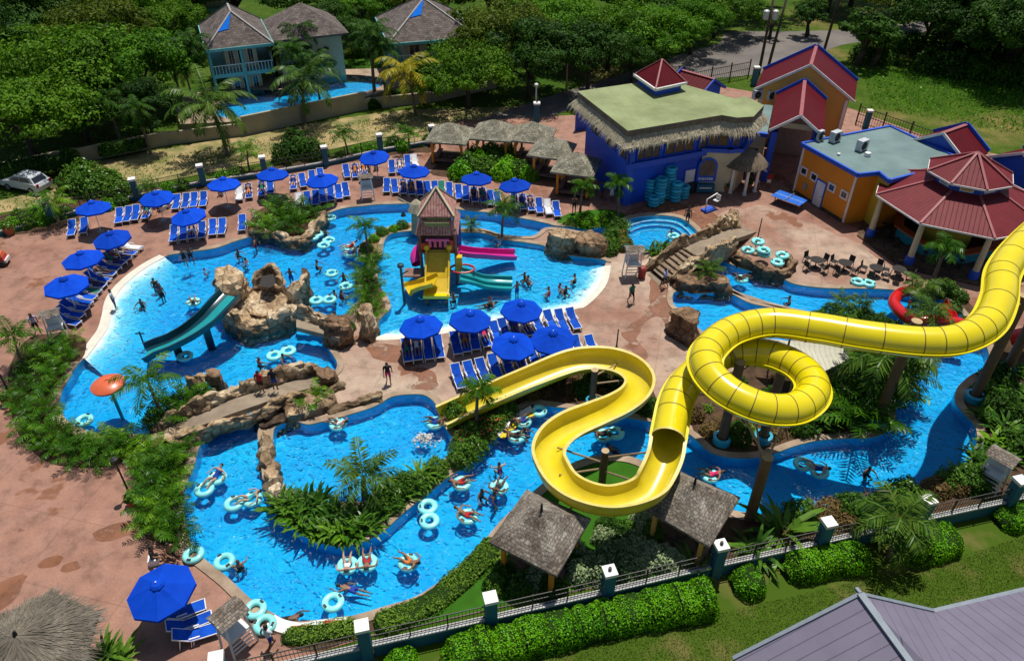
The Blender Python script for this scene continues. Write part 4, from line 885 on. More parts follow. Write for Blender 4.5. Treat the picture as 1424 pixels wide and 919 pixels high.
for i,(p,t,s,u) in enumerate(fr2):
    bank+=(max(-0.30,min(0.30,curv(i)*0.42))-bank)*0.12   # lean into the bend
    rot=Matrix.Rotation(-bank,3,t); secs.append((p,t,rot@s,rot@u))
arc=[R(a) for a in range(-100,101,10)]
sec=[(0.82*math.sin(a),-0.82*math.cos(a)) for a in arc]; inn=[(0.76*math.sin(a),-0.76*math.cos(a)) for a in arc][::-1]
sweep(mb,secs,sec+inn,True,0)
for sg in (1,-1):
    ex,ez=sg*0.79*math.sin(R(100)),-0.79*math.cos(R(100)); sweep(mb,secs,[(ex-0.05*sg*-1-0.07*sg,ez-0.03),(ex+0.12*sg,ez-0.03),(ex+0.12*sg,ez+0.035),(ex-0.05*sg,ez+0.035)],True,1)
o=wb(mb,'open_flume',['slide_yellow_pale','flange_cream'],ys,True,40)
bmx=bmesh.new(); bmx.from_mesh(o.data); bmesh.ops.recalc_face_normals(bmx,faces=bmx.faces); bmx.to_mesh(o.data); bmx.free()
mb=MB(); p,t,s,u=fr[-1]; sweep(mb,[(p-t*0.06,t,s,u),(p+t*0.06,t,s,u)],[(0.84*math.cos(2*PI*k/24),0.84*math.sin(2*PI*k/24)) for k in range(24)]+[], True,0); wb(mb,'tube_mouth_ring','flange_cream',ys,True,40)
def post(bx,by,top,r=0.26,struts=(),collar=True):
    b=G(bx,by); mb=MB(); mb.tube([(b.x,b.y,-0.6),(b.x,b.y,top)],[r*1.05,r],14); po=wb(mb,'support_post','post_brown',ys,True,40)
    def sub(m,n,mm):
        o=m.build(n,mm,None,True,40); o.data.transform(Matrix.Translation(-Vector(ys.location))); o.parent=po
    m2=MB(); m2.tube([(b.x,b.y,top),(b.x,b.y,top+0.035)],r*1.04,14); sub(m2,'post_cap','post_cap')
    if collar: m2=MB(); m2.lathe([(r*1.3,0.0),(r*1.95,0.0),(r*2.0,0.42),(r*1.35,0.45)],16,(b.x,b.y,0.03)); sub(m2,'collar','aqua_vinyl_deep')
    for (px,py,z,z0) in struts:
        e=G(px,py,z); m2=MB(); m2.tube([(b.x,b.y,z0),tuple(e)],0.055,6); sub(m2,'strut','strut_tan')
post(1218,588,7.45,0.27,[(1262,468,7.5,7.2)]); post(1003,615,5.95,0.26,[(1012,478,6.7,5.8),(1042,508,5.4,5.2),(960,548,4.6,3.6)])
post(1060,612,5.8,0.26,[(1100,465,7.2,5.7),(1085,508,5.3,5.0)]); post(1042,722,4.6,0.27,[(1034,580,6.1,4.4),(1094,580,5.9,4.4),(1050,575,6.0,3.4)],False)
post(1353,556,7.7,0.28,[(1392,446,7.8,7.3)]); post(1398,518,8.2,0.28,[(1394,410,8.0,7.9)]); post(823,563,2.75,0.2,[(872,528,1.9,1.7),(852,556,1.9,0.9),(858,506,1.6,2.3)]); post(837,672,2.5,0.2,[(775,622,2.5,1.6),(778,660,2.6,1.2),(905,628,3.6,2.0),(880,668,3.2,1.0)],False)
post(915,690,3.1,0.2,[],False); post(945,585,4.1,0.2,[],False)
# small red tube slide on the far bank
rs=empty('red_water_slide',G(1290,432),0,'small glossy red kiddie tube slide curling behind a palm on the river bank','water slide')
rp_=[(1352,455,1.7),(1330,449,1.75),(1305,446,1.8),(1275,446,1.6),(1255,436,1.35),(1243,421,1.15),(1252,408,0.95),(1270,405,0.6)]
frr=frames(resample(catmull([tuple(G(*p)) for p in rp_],8,False),0.2)); mb=MB(); sweep(mb,frr,[(0.4*math.cos(2*PI*k/16),0.4*math.sin(2*PI*k/16)) for k in range(16)],True); wb(mb,'tube','slide_red',rs,True,40)
mb=MB(); fq=frames(resample(catmull([tuple(G(*p)) for p in [(1318,452,1.6),(1320,437,1.3),(1312,424,1.0),(1306,414,0.55)]],8,False),0.2)); sweep(mb,fq,[(0.5*math.sin(R(a)),-0.5*math.cos(R(a))) for a in range(-95,96,10)]+[(0.45*math.sin(R(a)),-0.45*math.cos(R(a))) for a in range(95,-96,-10)],True); wb(mb,'open_chute','slide_red',rs,True,40)
for px,py in ((1305,452),(1258,440)): 
    b=G(px,py); mb=MB(); mb.tube([(b.x,b.y,0),(b.x,b.y,1.3)],0.09,8); wb(mb,'support_post','slide_red',rs)
# red slide end beyond the yellow tube
t=empty('red_water_slide',G(1424,470),0,'red slide chute peeping out behind the big yellow tube bend','water slide'); mb=MB(); fq=frames([tuple(G(*p)) for p in [(1404,470,1.2),(1424,466,1.6),(1460,462,2.2)]]); sweep(mb,fq,[(0.5*math.cos(2*PI*k/16),0.5*math.sin(2*PI*k/16)) for k in range(16)],True); wb(mb,'tube','slide_red',t,True,40)
b=G(1440,478); mb=MB(); mb.tube([(b.x,b.y,0),(b.x,b.y,1.5)],0.09,8); wb(mb,'support_post','slide_red',t)
def chute(par,name,px,w,m,wall=0.35,lanes=1,mm=None,th=0.06):
    """open slide with flat bed, raised sides and lane dividers; px: (x,y,z) of the bed centre"""
    fq=frames(resample(catmull([tuple(G(*p)) for p in px],8,False),0.25)); mb=MB(); h=w/2
    sec=[(-h-0.12,wall-0.06),(-h-0.12,wall),(-h,wall),(-h*0.9,0.05),(-h*0.8,0),(h*0.8,0),(h*0.9,0.05),(h,wall),(h+0.12,wall),(h+0.12,wall-0.06),(h+0.05,wall-0.08),(h*0.95,-0.06),(-h*0.95,-0.06),(-h-0.05,wall-0.08)]
    sweep(mb,fq,sec,True,0)
    for k in range(1,lanes): a=-h+w*k/lanes; sweep(mb,fq,[(a-0.06,0.0),(a-0.05,wall*0.75),(a+0.05,wall*0.75),(a+0.06,0.0)],True,1 if mm else 0)
    o=wb(mb,name,[m]+([mm] if mm else []),par,True,35)
    b=bmesh.new(); b.from_mesh(o.data); bmesh.ops.recalc_face_normals(b,faces=b.faces); b.to_mesh(o.data); b.free(); return o
def fixn(o):
    b=bmesh.new(); b.from_mesh(o.data); bmesh.ops.recalc_face_normals(b,faces=b.faces); b.to_mesh(o.data); b.free(); return o
# teal slide running down from the rock grotto
ts=empty('teal_water_slide',G(255,488),0,'dark teal water slide with turquoise lane running down from the rock grotto','water slide')
TS=[(322,412,2.6),(305,430,2.35),(288,447,1.95),(265,464,1.45),(240,478,0.9),(218,487,0.45),(203,494,0.2)]
chute(ts,'chute',TS,1.6,'slide_dark_teal',0.42); fq=frames(resample(catmull([tuple(G(a,b,c+0.025)) for a,b,c in TS],8,False),0.25)); mb=MB(); sweep(mb,fq,[(-0.30,-0.02),(-0.30,0.02),(0.30,0.02),(0.30,-0.02)],True); fixn(wb(mb,'lane','slide_teal',ts))
for px,py,z in ((291,474,1.5),(248,490,0.6)):
    b=G(px,py); mb=MB(); mb.box((b.x,b.y,z/2-0.4),(0.5,0.35,z+0.8),rz=0.6); wb(mb,'support','slide_dark_teal',ts)
b=G(199,476,0); mb=MB(); mb.tube([(b.x,b.y,-0.7),(b.x,b.y,0.9)],0.06,8); mb.tube([(b.x-0.3,b.y,0.75),(b.x+0.3,b.y,0.75)],0.05,6); wb(mb,'end_rail','slide_dark_teal',ts)
# ================= PLAY TOWER IN THE SPLASH POOL =================
PT=Vector(G2(614,376)); pt=empty('play_tower',(PT.x,PT.y,0),R(0),'tall play tower with pink tiled hut roof and slides standing in the splash pool','play tower')
def lp(mb,name,m,smooth=False): return mb.build(name,m,pt,smooth,40 if smooth else None)
HW=1.3
for x in (-1,1):
    for y in (-1,1): mb=MB(); mb.tube([(x*HW,y*HW,-0.5),(x*HW,y*HW,4.4)],0.13,10); lp(mb,'post','play_wood')
mb=MB(); mb.box((0,0,2.45),(2.9,2.9,0.15)); lp(mb,'platform','play_wood')
mb=MB()
for k in range(9): mb.box((-1.36+0.34*k,1.36,3.0),(0.2,0.06,1.0)); mb.box((-1.38,-1.36+0.34*k,3.0),(0.06,0.2,1.0)); 
mb.box((0,1.36,3.45),(2.9,0.1,0.12)); mb.box((-1.38,0,3.45),(0.1,2.9,0.12)); lp(mb,'railing','play_wood')
def frust(mb,r0,z0,r1,z1,th=0.1,m=None):
    a=[(-r0,-r0,z0),(r0,-r0,z0),(r0,r0,z0),(-r0,r0,z0)]; b=[(-r1,-r1,z1),(r1,-r1,z1),(r1,r1,z1),(-r1,r1,z1)]
    for i in range(4): slab(mb,[a[i],a[(i+1)%4],b[(i+1)%4],b[i]] if r1>0.01 else [a[i],a[(i+1)%4],b[0]],th,m)
mb=MB(); frust(mb,1.55,4.05,1.1,4.95); lp(mb,'lower_roof','tower_tile')
mb=MB(); frust(mb,1.3,5.35,0.0,7.0); lp(mb,'upper_roof','tower_tile')
mb=MB()
for x,y in ((-1,-1),(1,-1),(1,1),(-1,1)): mb.beam((1.3*x,1.3*y,5.4),(0,0,7.06),0.14,0.08)
lp(mb,'hip_caps','wall_cream')
mb=MB(); mb.box((0,0,5.1),(2.05,2.05,0.75)); lp(mb,'clerestory','play_wood')
mb=MB(); mb.box((0.05,-1.05,5.12),(1.5,0.05,0.62)); 
mb.box((0.05,-1.40,4.72),(1.75,0.04,0.7),rot=Matrix.Rotation(R(32),3,'X')); lp(mb,'yellow_panel','roof_green')
mb=MB()
for k in range(4): mb.box((-0.55+0.37*k,-1.42,3.15),(0.2,0.06,0.5))
mb.box((0,-1.4,3.5),(1.7,0.12,0.2)); lp(mb,'sign_board','slide_magenta')
mb=MB(); 
for x in (-0.82,0.82): mb.lathe([(0.0,0.36),(0.2,0.33),(0.22,0.0)],12,(x,-1.4,2.75))
lp(mb,'slide_horns','play_yellow',True)
mb=MB(); w=0.78
prof=[(-1.3,2.6),(-2.1,2.05),(-3.0,1.2),(-3.9,0.62),(-4.5,0.5)]
for (y0,z0),(y1,z1) in zip(prof,prof[1:]):
    mb.add([(-w,y0,z0),(w,y0,z0),(w,y1,z1),(-w,y1,z1)],[(3,2,1,0)]); mb.add([(-w,y0,z0-.08),(w,y0,z0-.08),(w,y1,z1-.08),(-w,y1,z1-.08)],[(0,1,2,3)])
    for sx in (-1,1): mb.beam((sx*(w+0.06),y0,z0+0.12),(sx*(w+0.06),y1,z1+0.12),0.12,0.42)
lp(mb,'wide_slide','play_yellow')
mb=MB(); mb.box((0,-4.42,0.62),(1.9,0.35,0.24)); lp(mb,'slide_end','slide_yellow')
for x in (-0.7,0.7): mb=MB(); mb.tube([(x,-4.2,-0.4),(x,-4.2,0.5)],0.09,8); lp(mb,'slide_post','play_wood')
mb=MB(); mb.box((-1.0,-1.35,2.95),(0.5,0.12,0.55)); lp(mb,'red_panel','play_red'); mb=MB(); mb.box((1.0,-1.2,3.0),(0.3,0.4,0.9)); lp(mb,'red_panel','play_red')
mb=MB(); mb.box((1.42,-0.3,3.1),(0.14,0.8,1.1)); mb.tube([(1.5,0.5,0.0),(1.5,0.5,4.0)],0.1,8); lp(mb,'blue_panel','play_blue')
mb=MB(); mb.box((1.5,-1.6,1.6),(0.5,0.5,1.3)); lp(mb,'yellow_panel','play_yellow')
mb=MB(); ring=[(1.75+0.75*math.cos(2*PI*k/20)*1.2,-1.9+0.6*math.sin(2*PI*k/20),1.35) for k in range(20)]; mb.tube(ring,0.08,8,closed=True,caps=False); lp(mb,'red_hoop','play_red',True)
def tchute(name,pts,w,m,wall,lanes=1):
    o=chute(pt,name,pts,w,m,wall,lanes)
chute(pt,'magenta_slide',[(636,351,1.75),(655,354,1.35),(680,356,0.75),(702,357,0.35),(717,357,0.25)],1.0,'slide_magenta',0.38)
chute(pt,'teal_slide',[(640,384,1.2),(655,388,0.95),(672,394,0.45),(690,396,0.2),(712,397,0.15)],1.5,'slide_teal',0.3,2)
mb=MB(); fq=frames(resample(catmull([(-1.25,0.3,2.0),(-1.65,0.05,1.75),(-1.85,-0.4,1.45),(-1.7,-0.9,1.15)],8,False),0.2)); sweep(mb,fq,[(0.42*math.cos(2*PI*k/16),0.42*math.sin(2*PI*k/16)) for k in range(16)],True); lp(mb,'magenta_tube','slide_magenta',True)
chute(pt,'yellow_kid_slide',[(606,391,1.6),(597,394,1.35),(585,398,0.95),(574,402,0.6),(566,405,0.5)],1.3,'play_yellow',0.3)
b=Vector((-2.5,-1.6)); mb=MB(); mb.box((-1.9,-2.2,1.2),(1.2,1.1,0.12)); lp(mb,'side_deck','play_wood')
mb=MB(); fb=G(562,417); mb.tube([(fb.x,fb.y,-0.5),(fb.x,fb.y,2.9)],0.1,8); mb.lathe([(0.0,0.25),(0.22,0.2),(0.24,0.0)],10,(fb.x,fb.y,2.85)); mb.tube([(fb.x,fb.y,2.2),(fb.x+0.5,fb.y,2.5)],0.05,6); tag(mb.build('spray_post','slide_dark_teal'),'dark teal spray post standing at the end of the small yellow slide','fountain')
hb=G(582,322); mb=MB(); mb.tube([(hb.x,hb.y,0),(hb.x,hb.y,2.2)],[0.6,0.42],10); mb.lathe([(0.75,2.0),(0.4,2.65),(0.05,3.0)],12,tuple(hb)); mb.tube([(hb.x-0.3,hb.y,2.4),(hb.x-1.5,hb.y-0.1,3.2)],0.06,6); tag(mb.build('spray_hut',['thatch']),'small thatched cone hut with spray cannon beside the play tower','hut')
# orange mushroom fountain
mf=empty('mushroom_fountain',G(166,571),0,'orange mushroom shaped fountain cap on a teal pole in the shallow lagoon','fountain')
mb=MB(); mb.lathe([(0.0,-0.12),(0.5,-0.16),(0.95,-0.06),(0.97,0.06),(0.75,0.24),(0.35,0.33),(0.12,0.34),(0.1,0.28),(0.0,0.28)],28,(0,0,2.05)); mb.build('cap','orange_cap',mf,True,50)
mb=MB(); mb.tube([(0,0,-0.75),(0,0,2.0)],0.1,12); mb.build('pole','slide_teal',mf,True,40)
# ================= ROCKWORK =================
def nvec(p,s,seed): return noise.fractal(Vector((p.x*s+seed*7.3,p.y*s-seed*3.1,p.z*s+seed)),0.9,2.1,4)
def rough(mb,start,amp,seed,s=0.55):
    for i in range(start,len(mb.v)):
        p=Vector(mb.v[i]); c=noise.cell(p*0.9+Vector((seed,0,0)))
        d=Vector((nvec(p,s,seed),nvec(p,s,seed+5),nvec(p,s*0.9,seed+9)*0.8+0.18*c)); mb.v[i]=tuple(p+d*amp)
def rock_mass(mb,poly,z0,z1,amp=0.28,seed=0,taper=0.86,n=26,dome=0.25):
    poly=ccw(poly); P2=resample([(a,b,0) for a,b in catmull(poly+[],5)]+[(poly[0][0],poly[0][1],0)],0.24); P2=[(p.x,p.y) for p in P2[:-1]]; k=len(P2)
    c=cen_(P2); st=len(mb.v); rings=[]; rows=max(4,int((z1-z0)/0.24))
    for j in range(rows+1):
        t=j/rows; f=1-(1-taper)*t**2+0.05*math.sin(t*5+seed); rings.append([(c.x+(x-c.x)*f,c.y+(y-c.y)*f,z0+(z1-z0)*t) for x,y in P2])
    for q in (0.9,0.78,0.64,0.5,0.36,0.22,0.1): rings.append([(c.x+(x-c.x)*taper*q,c.y+(y-c.y)*taper*q,z1+dome*(1-q)) for x,y in P2])
    vs=[v for r_ in rings for v in r_]+[(c.x,c.y,z1+dome)]; m=len(rings)
    fs=[(j*k+i,j*k+(i+1)%k,(j+1)*k+(i+1)%k,(j+1)*k+i) for j in range(m-1) for i in range(k)]+[((m-1)*k+i,(m-1)*k+(i+1)%k,m*k) for i in range(k)]
    mb.add(vs,fs); rough(mb,st,amp,seed); return mb
def rock_ridge(mb,path,w,h,amp=0.22,seed=0,base=-0.15,lumps=True):
    """ridge of moulded rock along a path; path points carry their own ground height"""
    path=resample(catmull(path,6,False),0.22); st=len(mb.v); k=len(path); sec=17; fr_=frames([(p.x,p.y,0) for p in path]); r=random.Random(seed)
    vs=[]
    for i in range(k):
        p=path[i]; s=fr_[i][2]; e=min(1.0,0.45+0.3*min(i,k-1-i)); bi=int((i*0.22+seed*0.37+0.25*math.sin(i*0.9))/1.15); fr0=((i*0.22+seed*0.37+0.25*math.sin(i*0.9))/1.15)%1; lh=h*(0.72+0.5*random.Random(bi*31+seed).random())*(0.80 if (fr0<0.14) else 1.0)*e
        for j in range(sec):
            a=PI*j/(sec-1); x=-math.cos(a); y=math.sin(a); x=math.copysign(abs(x)**0.6,x); y=y**0.55
            vs.append(p+s*(x*w/2*e)+Vector((0,0,base+(lh-base)*y)))
    fs=[(i*sec+j,(i+1)*sec+j,(i+1)*sec+j+1,i*sec+j+1) for i in range(k-1) for j in range(sec-1)]+[tuple(range(sec)),tuple((k-1)*sec+j for j in range(sec-1,-1,-1))]
    mb.add(vs,fs); rough(mb,st,amp,seed,0.8); return mb
def rock(name,label,mb,m='rock_tan',cat='rock',parent=None,group=None):
    o=fixn(mb.build(name,m,None,True,30)); me=o.data
    if name not in ('walkway','bridge_deck','hollow'):   # crevices and broken ledges between moulded blocks
        nr=[v.normal.copy() for v in me.vertices]
        for v,nn in zip(me.vertices,nr):
            p=v.co*0.85+Vector((0,0,v.co.z*0.7)); w=Vector((noise.noise(p*0.9),noise.noise(p*0.9+Vector((9,0,0))),noise.noise(p*0.9+Vector((0,9,0)))))*0.5
            d1=noise.voronoi(p+w)[0]; d2=noise.voronoi((p+w)*2.6)[0]
            v.co+=nn*(min(d1[1]-d1[0],0.45)*0.55-0.2+min(d2[1]-d2[0],0.35)*0.24-0.05+noise.noise(p*5)*0.04)
        me.update(); me.set_sharp_from_angle(angle=R(32)); 

    if parent is not None: o.data.transform(Matrix.Translation(-Vector(parent.location))); o.parent=parent
    else: tag(o,label,cat,group)
    return o
def path3(px): return [tuple(G(a,b,z)) for a,b,z in px]
# grotto in the lagoon
gr=empty('rock_grotto',G(370,440),0,'large hollow artificial rock grotto with raised blocks in the lagoon','rock grotto')
rock('base',None,rock_mass(MB(),L2([(314,440),(328,458),(348,466),(368,464),(392,456),(412,446),(414,432),(396,420),(368,418),(340,420),(320,426)],0),-0.7,0.85,0.25,3,0.95,dome=0.0),'rock_tan',parent=gr)
rock('front_wall',None,rock_ridge(MB(),path3([(316,434,0),(322,448,0),(338,459,0),(358,461,0),(378,456,0),(396,450,0),(410,444,0)]),1.3,1.2,0.26,71,base=-0.8),'rock_tan',parent=gr)
rock('ledge',None,rock_mass(MB(),L2([(344,436),(360,444),(384,440),(398,428),(388,418),(362,418),(346,424)],0.8),0.4,1.0,0.18,72,0.9,dome=0.1),'rock_tan',parent=gr)
rock('back_wall',None,rock_ridge(MB(),path3([(344,418,0.2),(362,413,0.2),(384,413,0.2),(402,417,0.2)]),0.8,1.05,0.2,73,base=-0.9),'rock_brown',parent=gr)
rock('tall_block',None,rock_mass(MB(),L2([(318,428),(336,432),(352,428),(352,414),(335,408),(318,412)],0.0),-0.7,2.0,0.2,8,0.95,dome=0.1),'rock_tan',parent=gr)
rock('overhang',None,rock_mass(MB(),L2([(297,398),(312,407),(330,404),(340,394),(332,380),(314,374),(300,384)],2.2),1.7,2.75,0.2,11,0.85,dome=0.1),'rock_tan',parent=gr)
rock('hollow_rim',None,rock_ridge(MB(),path3([(352,398,0.9),(356,388,1.2),(368,378,1.4),(382,376,1.4),(390,388,1.2),(388,400,0.9),(376,405,0.8),(362,404,0.8)]),0.6,0.85,0.16,5,base=-1.5),'rock_tan',parent=gr)
mb=MB(); sheet(mb,L2([(360,398),(364,384),(380,381),(384,394),(376,400)],1.9),[],1.9); rock('hollow',None,mb,'interior_dark',parent=gr)  # flat dark sheet stands in for the shaded depth inside the rim
rock('spire',None,rock_ridge(MB(),path3([(404,430,0.4),(414,417,0.5),(422,405,0.5),(428,396,0.6),(431,391,0.9)]),1.0,1.6,0.2,6,base=-1.2),'rock_tan',parent=gr)
for i,pp in enumerate(([(415,455,0.3),(435,459,0.3),(455,465,0.35),(472,470,0.3)],[(412,444,0.3),(432,447,0.3),(455,451,0.35),(474,455,0.3)])): rock('bridge_parapet',None,rock_ridge(MB(),path3(pp),0.5,1.3,0.16,20+i,base=0.2),'rock_tan',parent=gr)
mb=MB(); a=L2([(412,455),(472,470),(474,455),(412,444)],1.0); mb.prism(a,0.65,1.0,bottom=True); rock('bridge_deck',None,mb,'path_concrete',parent=gr)
for (pts,z,seed,lab,mm) in (
 ([(452,482),(470,487),(493,481),(498,468),(480,458),(458,462)],1.7,31,'brown boulder at the landward end of the grotto bridge','rock_brown'),
 ([(503,474),(516,479),(525,470),(522,455),(508,450),(500,460)],2.1,32,'tall pale boulder at the corner of the white rimmed splash pool','rock_tan'),
 ([(928,468),(945,479),(966,484),(974,470),(962,457),(940,452),(926,456)],1.9,33,'squared split boulder standing on the plaza by the slide landing pool','rock_brown'),
 ([(757,349),(775,357),(800,356),(800,344),(778,336),(757,340)],1.5,34,'layered boulder at the play tower end of the rock ledge','rock_tan'),
 ([(800,358),(825,360),(848,357),(846,344),(822,338),(800,342)],1.25,35,'layered boulder at the lifeguard chair end of the rock ledge','rock_brown'),
 ([(440,532),(455,541),(468,540),(470,528),(458,520),(443,522)],0.9,36,'low round rock at the plaza end of the long stone footbridge','rock_brown'),
 ([(292,546),(310,552),(318,544),(312,530),(300,526),(290,534)],1.3,37,'hollow upright rock standing in the lagoon behind the long stone footbridge','rock_brown'),
 ([(257,542),(275,547),(292,546),(290,536),(272,534),(258,536)],1.0,38,'pale flat rock in the lagoon next to the hollow upright rock','rock_tan')):
    rock('boulder',lab,rock_mass(MB(),L2(pts),-0.6,z,0.3,seed,0.84,dome=0.15),mm,'boulder')
# footbridge between lagoon and river
fb=empty('rock_footbridge',G(330,585),0,'long stone footbridge with lumpy rock parapets between the lagoon and the river','footbridge')
DK=[(228,610,0.1),(252,594,0.35),(285,580,0.85),(320,566,1.15),(350,556,1.15),(380,546,0.9),(412,536,0.5),(450,526,0.15)]
fq=frames(resample(catmull(path3(DK),6,False),0.5)); mb=MB(); sweep(mb,fq,[(-0.6,-0.35),(0.6,-0.35),(0.6,0.0),(-0.6,0.0)],True); fixn(wb(mb,'deck','path_concrete',fb))
rock('back_parapet',None,rock_ridge(MB(),path3([(205,603,0.0),(225,594,0.1),(250,580,0.4),(285,565,0.9),(318,551,1.2),(348,541,1.2),(370,533,1.0),(400,523,0.7),(430,515,0.5),(452,517,0.1)]),0.75,0.75,0.2,41,base=-1.2),'rock_tan',parent=fb)
rock('front_parapet',None,rock_ridge(MB(),path3([(238,622,0.0),(260,611,0.3),(285,600,0.6),(312,590,0.8),(340,580,0.85),(365,571,0.8),(392,560,0.6),(425,551,0.4),(450,545,0.2),(480,538,0.05)]),0.6,0.5,0.18,43,base=-0.7),'rock_tan',parent=fb)
rock('abutment',None,rock_mass(MB(),L2([(225,622),(262,628),(282,610),(276,594),(250,592),(228,602)]),-0.6,0.55,0.25,44,0.8),'rock_tan',parent=fb)
rock('abutment',None,rock_mass(MB(),L2([(385,590),(420,588),(455,578),(480,562),(470,548),(430,556),(392,566)]),-0.6,0.55,0.25,45,0.82),'rock_tan',parent=fb)
rock('ledge',None,rock_mass(MB(),L2([(352,580),(362,600),(384,594),(412,582),(400,572),(372,578)],0),-0.7,0.35,0.12,46,0.95,dome=0.0),'rock_brown',parent=fb)
rock('rock_wall','narrow rock wall dividing the river from the lower pool below the footbridge',rock_ridge(MB(),path3([(371,604,0),(369,625,0),(374,650,0),(383,680,0),(394,702,0)]),1.0,0.7,0.18,50,base=-0.7),'rock_tan','rock wall')
# stepped bridge across the river
sb=empty('stepped_footbridge',G(960,360),0,'stepped stone footbridge with rock parapets crossing the river near the round pool','footbridge')
DK=[(908,389,0.02),(918,382,0.3),(930,373,0.65),(942,364,1.0),(958,354,1.35),(985,340,1.45),(1010,328,1.2),(1028,322,0.6),(1040,318,0.1)]
fq=frames(resample(catmull(path3(DK),6,False),0.45)); mb=MB(); sweep(mb,fq,[(-0.8,-0.4),(0.8,-0.4),(0.8,0.0),(-0.8,0.0)],True); fixn(wb(mb,'deck','path_concrete',sb))
mb=MB()
for k in range(9):
    p,t_,s_,u_=fq[1+int(k*0.9)]; mb.box((p.x,p.y,p.z+0.06),(0.14,1.55,0.14),rz=math.atan2(t_.y,t_.x))
wb(mb,'steps','rock_brown',sb)
rock('back_parapet',None,rock_ridge(MB(),path3([(898,377,0),(912,366,0.3),(930,354,0.8),(950,342,1.3),(975,330,1.5),(1000,318,1.2),(1018,314,0.6)]),0.75,0.95,0.2,61,base=-1.2),'rock_tan',parent=sb)
rock('front_parapet',None,rock_ridge(MB(),path3([(930,392,0.1),(945,384,0.5),(962,370,1.0),(985,357,1.4),(1008,346,1.3),(1024,338,0.8)]),0.7,0.8,0.2,62,base=-1.0),'rock_tan',parent=sb)
rock('planter_wall','rock planter wall with a palm bush along the foot of the stepped footbridge',rock_mass(MB(),L2([(934,404),(960,408),(990,408),(1014,411),(1018,402),(1000,390),(975,382),(950,385),(934,392)]),-0.6,0.9,0.25,63,0.9,dome=0.1),'rock_brown','rock planter')
rock('planter_wall','low curved rock planter carrying stacked aqua tubes on the river bank',rock_ridge(MB(),path3([(1018,362,0),(1040,374,0),(1070,384,0),(1092,384,0),(1100,372,0),(1090,360,0)]),0.9,0.95,0.18,64,base=-0.6),'rock_brown','rock planter')
rock('planter_wall','moulded rock edging under the bushes where the lagoon meets the upper deck',rock_ridge(MB(),path3([(345,326,0),(365,328,0),(388,331,0),(415,340,0),(430,332,0),(446,314,0),(452,303,0)]),0.9,0.85,0.2,65,base=-0.6),'rock_tan','rock planter')
rock('planter_wall','rock edging wedged between the footbridge and the lower pool',rock_ridge(MB(),path3([(455,575,0),(480,568,0),(510,560,0),(535,552,0)]),0.9,0.5,0.16,66,base=-0.6),'rock_tan','rock planter')
rock('boulder','small boulder topping the stepped footbridge landing on the upper deck',rock_mass(MB(),L2([(1008,322),(1022,326),(1030,316),(1018,308),(1006,312)]),-0.1,1.3,0.2,67,0.85),'rock_tan','boulder')
# ================= GAZEBOS AND CABANAS =================
def gazebo(name,label,group,corners,ez,rz,m,postm,base=True,loc=None,finial=True,flare=0.0,pi=0.28,ph=None):
    c=[Vector(v) for v in ccw(corners)]; ce=cen_(c); t=empty(name,(ce.x,ce.y,0),0,label,'gazebo',group)
    L=[v-ce for v in c]; mb=MB()
    for i in range(4):
        a,b=L[i],L[(i+1)%4]; k=6
        rows=[]
        for q in range(k+1):
            f=1-q/k; z=ez+(rz-ez)*((1-f)**(1.0+flare)); jit=0.02
            rows.append([(a.x*f+(b.x-a.x)*f*s/6,a.y*f+(b.y-a.y)*f*s/6,z+(noise.noise(Vector((a.x*f+s,b.y*f+q,ce.x)))*0.05 if 0<s<6 else 0)) for s in range(7)])
        mb.add([v for r_ in rows for v in r_],[(q*7+s,q*7+s+1,(q+1)*7+s+1,(q+1)*7+s) for q in range(k) for s in range(6)])
        mb.add([(a.x,a.y,ez),(b.x,b.y,ez),(b.x,b.y,ez-0.14),(a.x,a.y,ez-0.14)],[(3,2,1,0)])
        mb.add([(a.x,a.y,ez-0.14),(b.x,b.y,ez-0.14),(0,0,rz-0.3)],[(2,1,0)])
    mb.build('roof',m,t)
    if finial: mb=MB(); mb.tube([(0,0,rz-0.05),(0,0,rz+0.45)],[0.07,0.05],8); mb.build('finial','interior_dark',t)
    for i,v in enumerate(L):
        p=v*(1-pi); q=1; mb=MB(); mb.box((p.x,p.y,ez/2+0.1),(0.2,0.2,ez+0.2),rz=math.atan2(v.y,v.x)+PI/4); mb.beam((p.x,p.y,ez-0.9),(p.x*0.7,p.y*0.7,ez+0.05),0.12,0.12); mb.build('post',postm[i%len(postm)],t)
    if base:
        b=[(v.x*(1-pi*0.7),v.y*(1-pi*0.7)) for v in L]; mb=MB(); mb.prism(b,-0.05,0.12); mb.build('floor','rock_brown',t)
        mb=MB(); 
        for i in (1,2):
            a=L[i]*(1-pi*1.2); d=L[(i+1)%4]*(1-pi*1.2); mb.beam((a.x,a.y,0.4),(d.x,d.y,0.4),0.45,0.1)
        mb.build('bench','play_wood',t)
    return t
gazebo('shingle_gazebo','weathered shingle gazebo with orange posts on the lawn beside the wide river bend','weathered gazebos inside the fence',L2([(732,680),(822,720.6),(774.4,801),(680,753)],2.6),2.6,4.0,'shingle_grey',['wall_orange'])
gazebo('shingle_gazebo','weathered shingle gazebo with yellow posts under the yellow slide bend','weathered gazebos inside the fence',L2([(930,648),(1029.6,691),(987,760),(895.7,706.5)],2.6),2.6,4.05,'shingle_grey',['wall_mustard'])
cols=[['wall_orange'],['wall_yellow','wall_orange'],['wall_orange','wall_yellow'],['wall_mustard'],['wall_orange']]
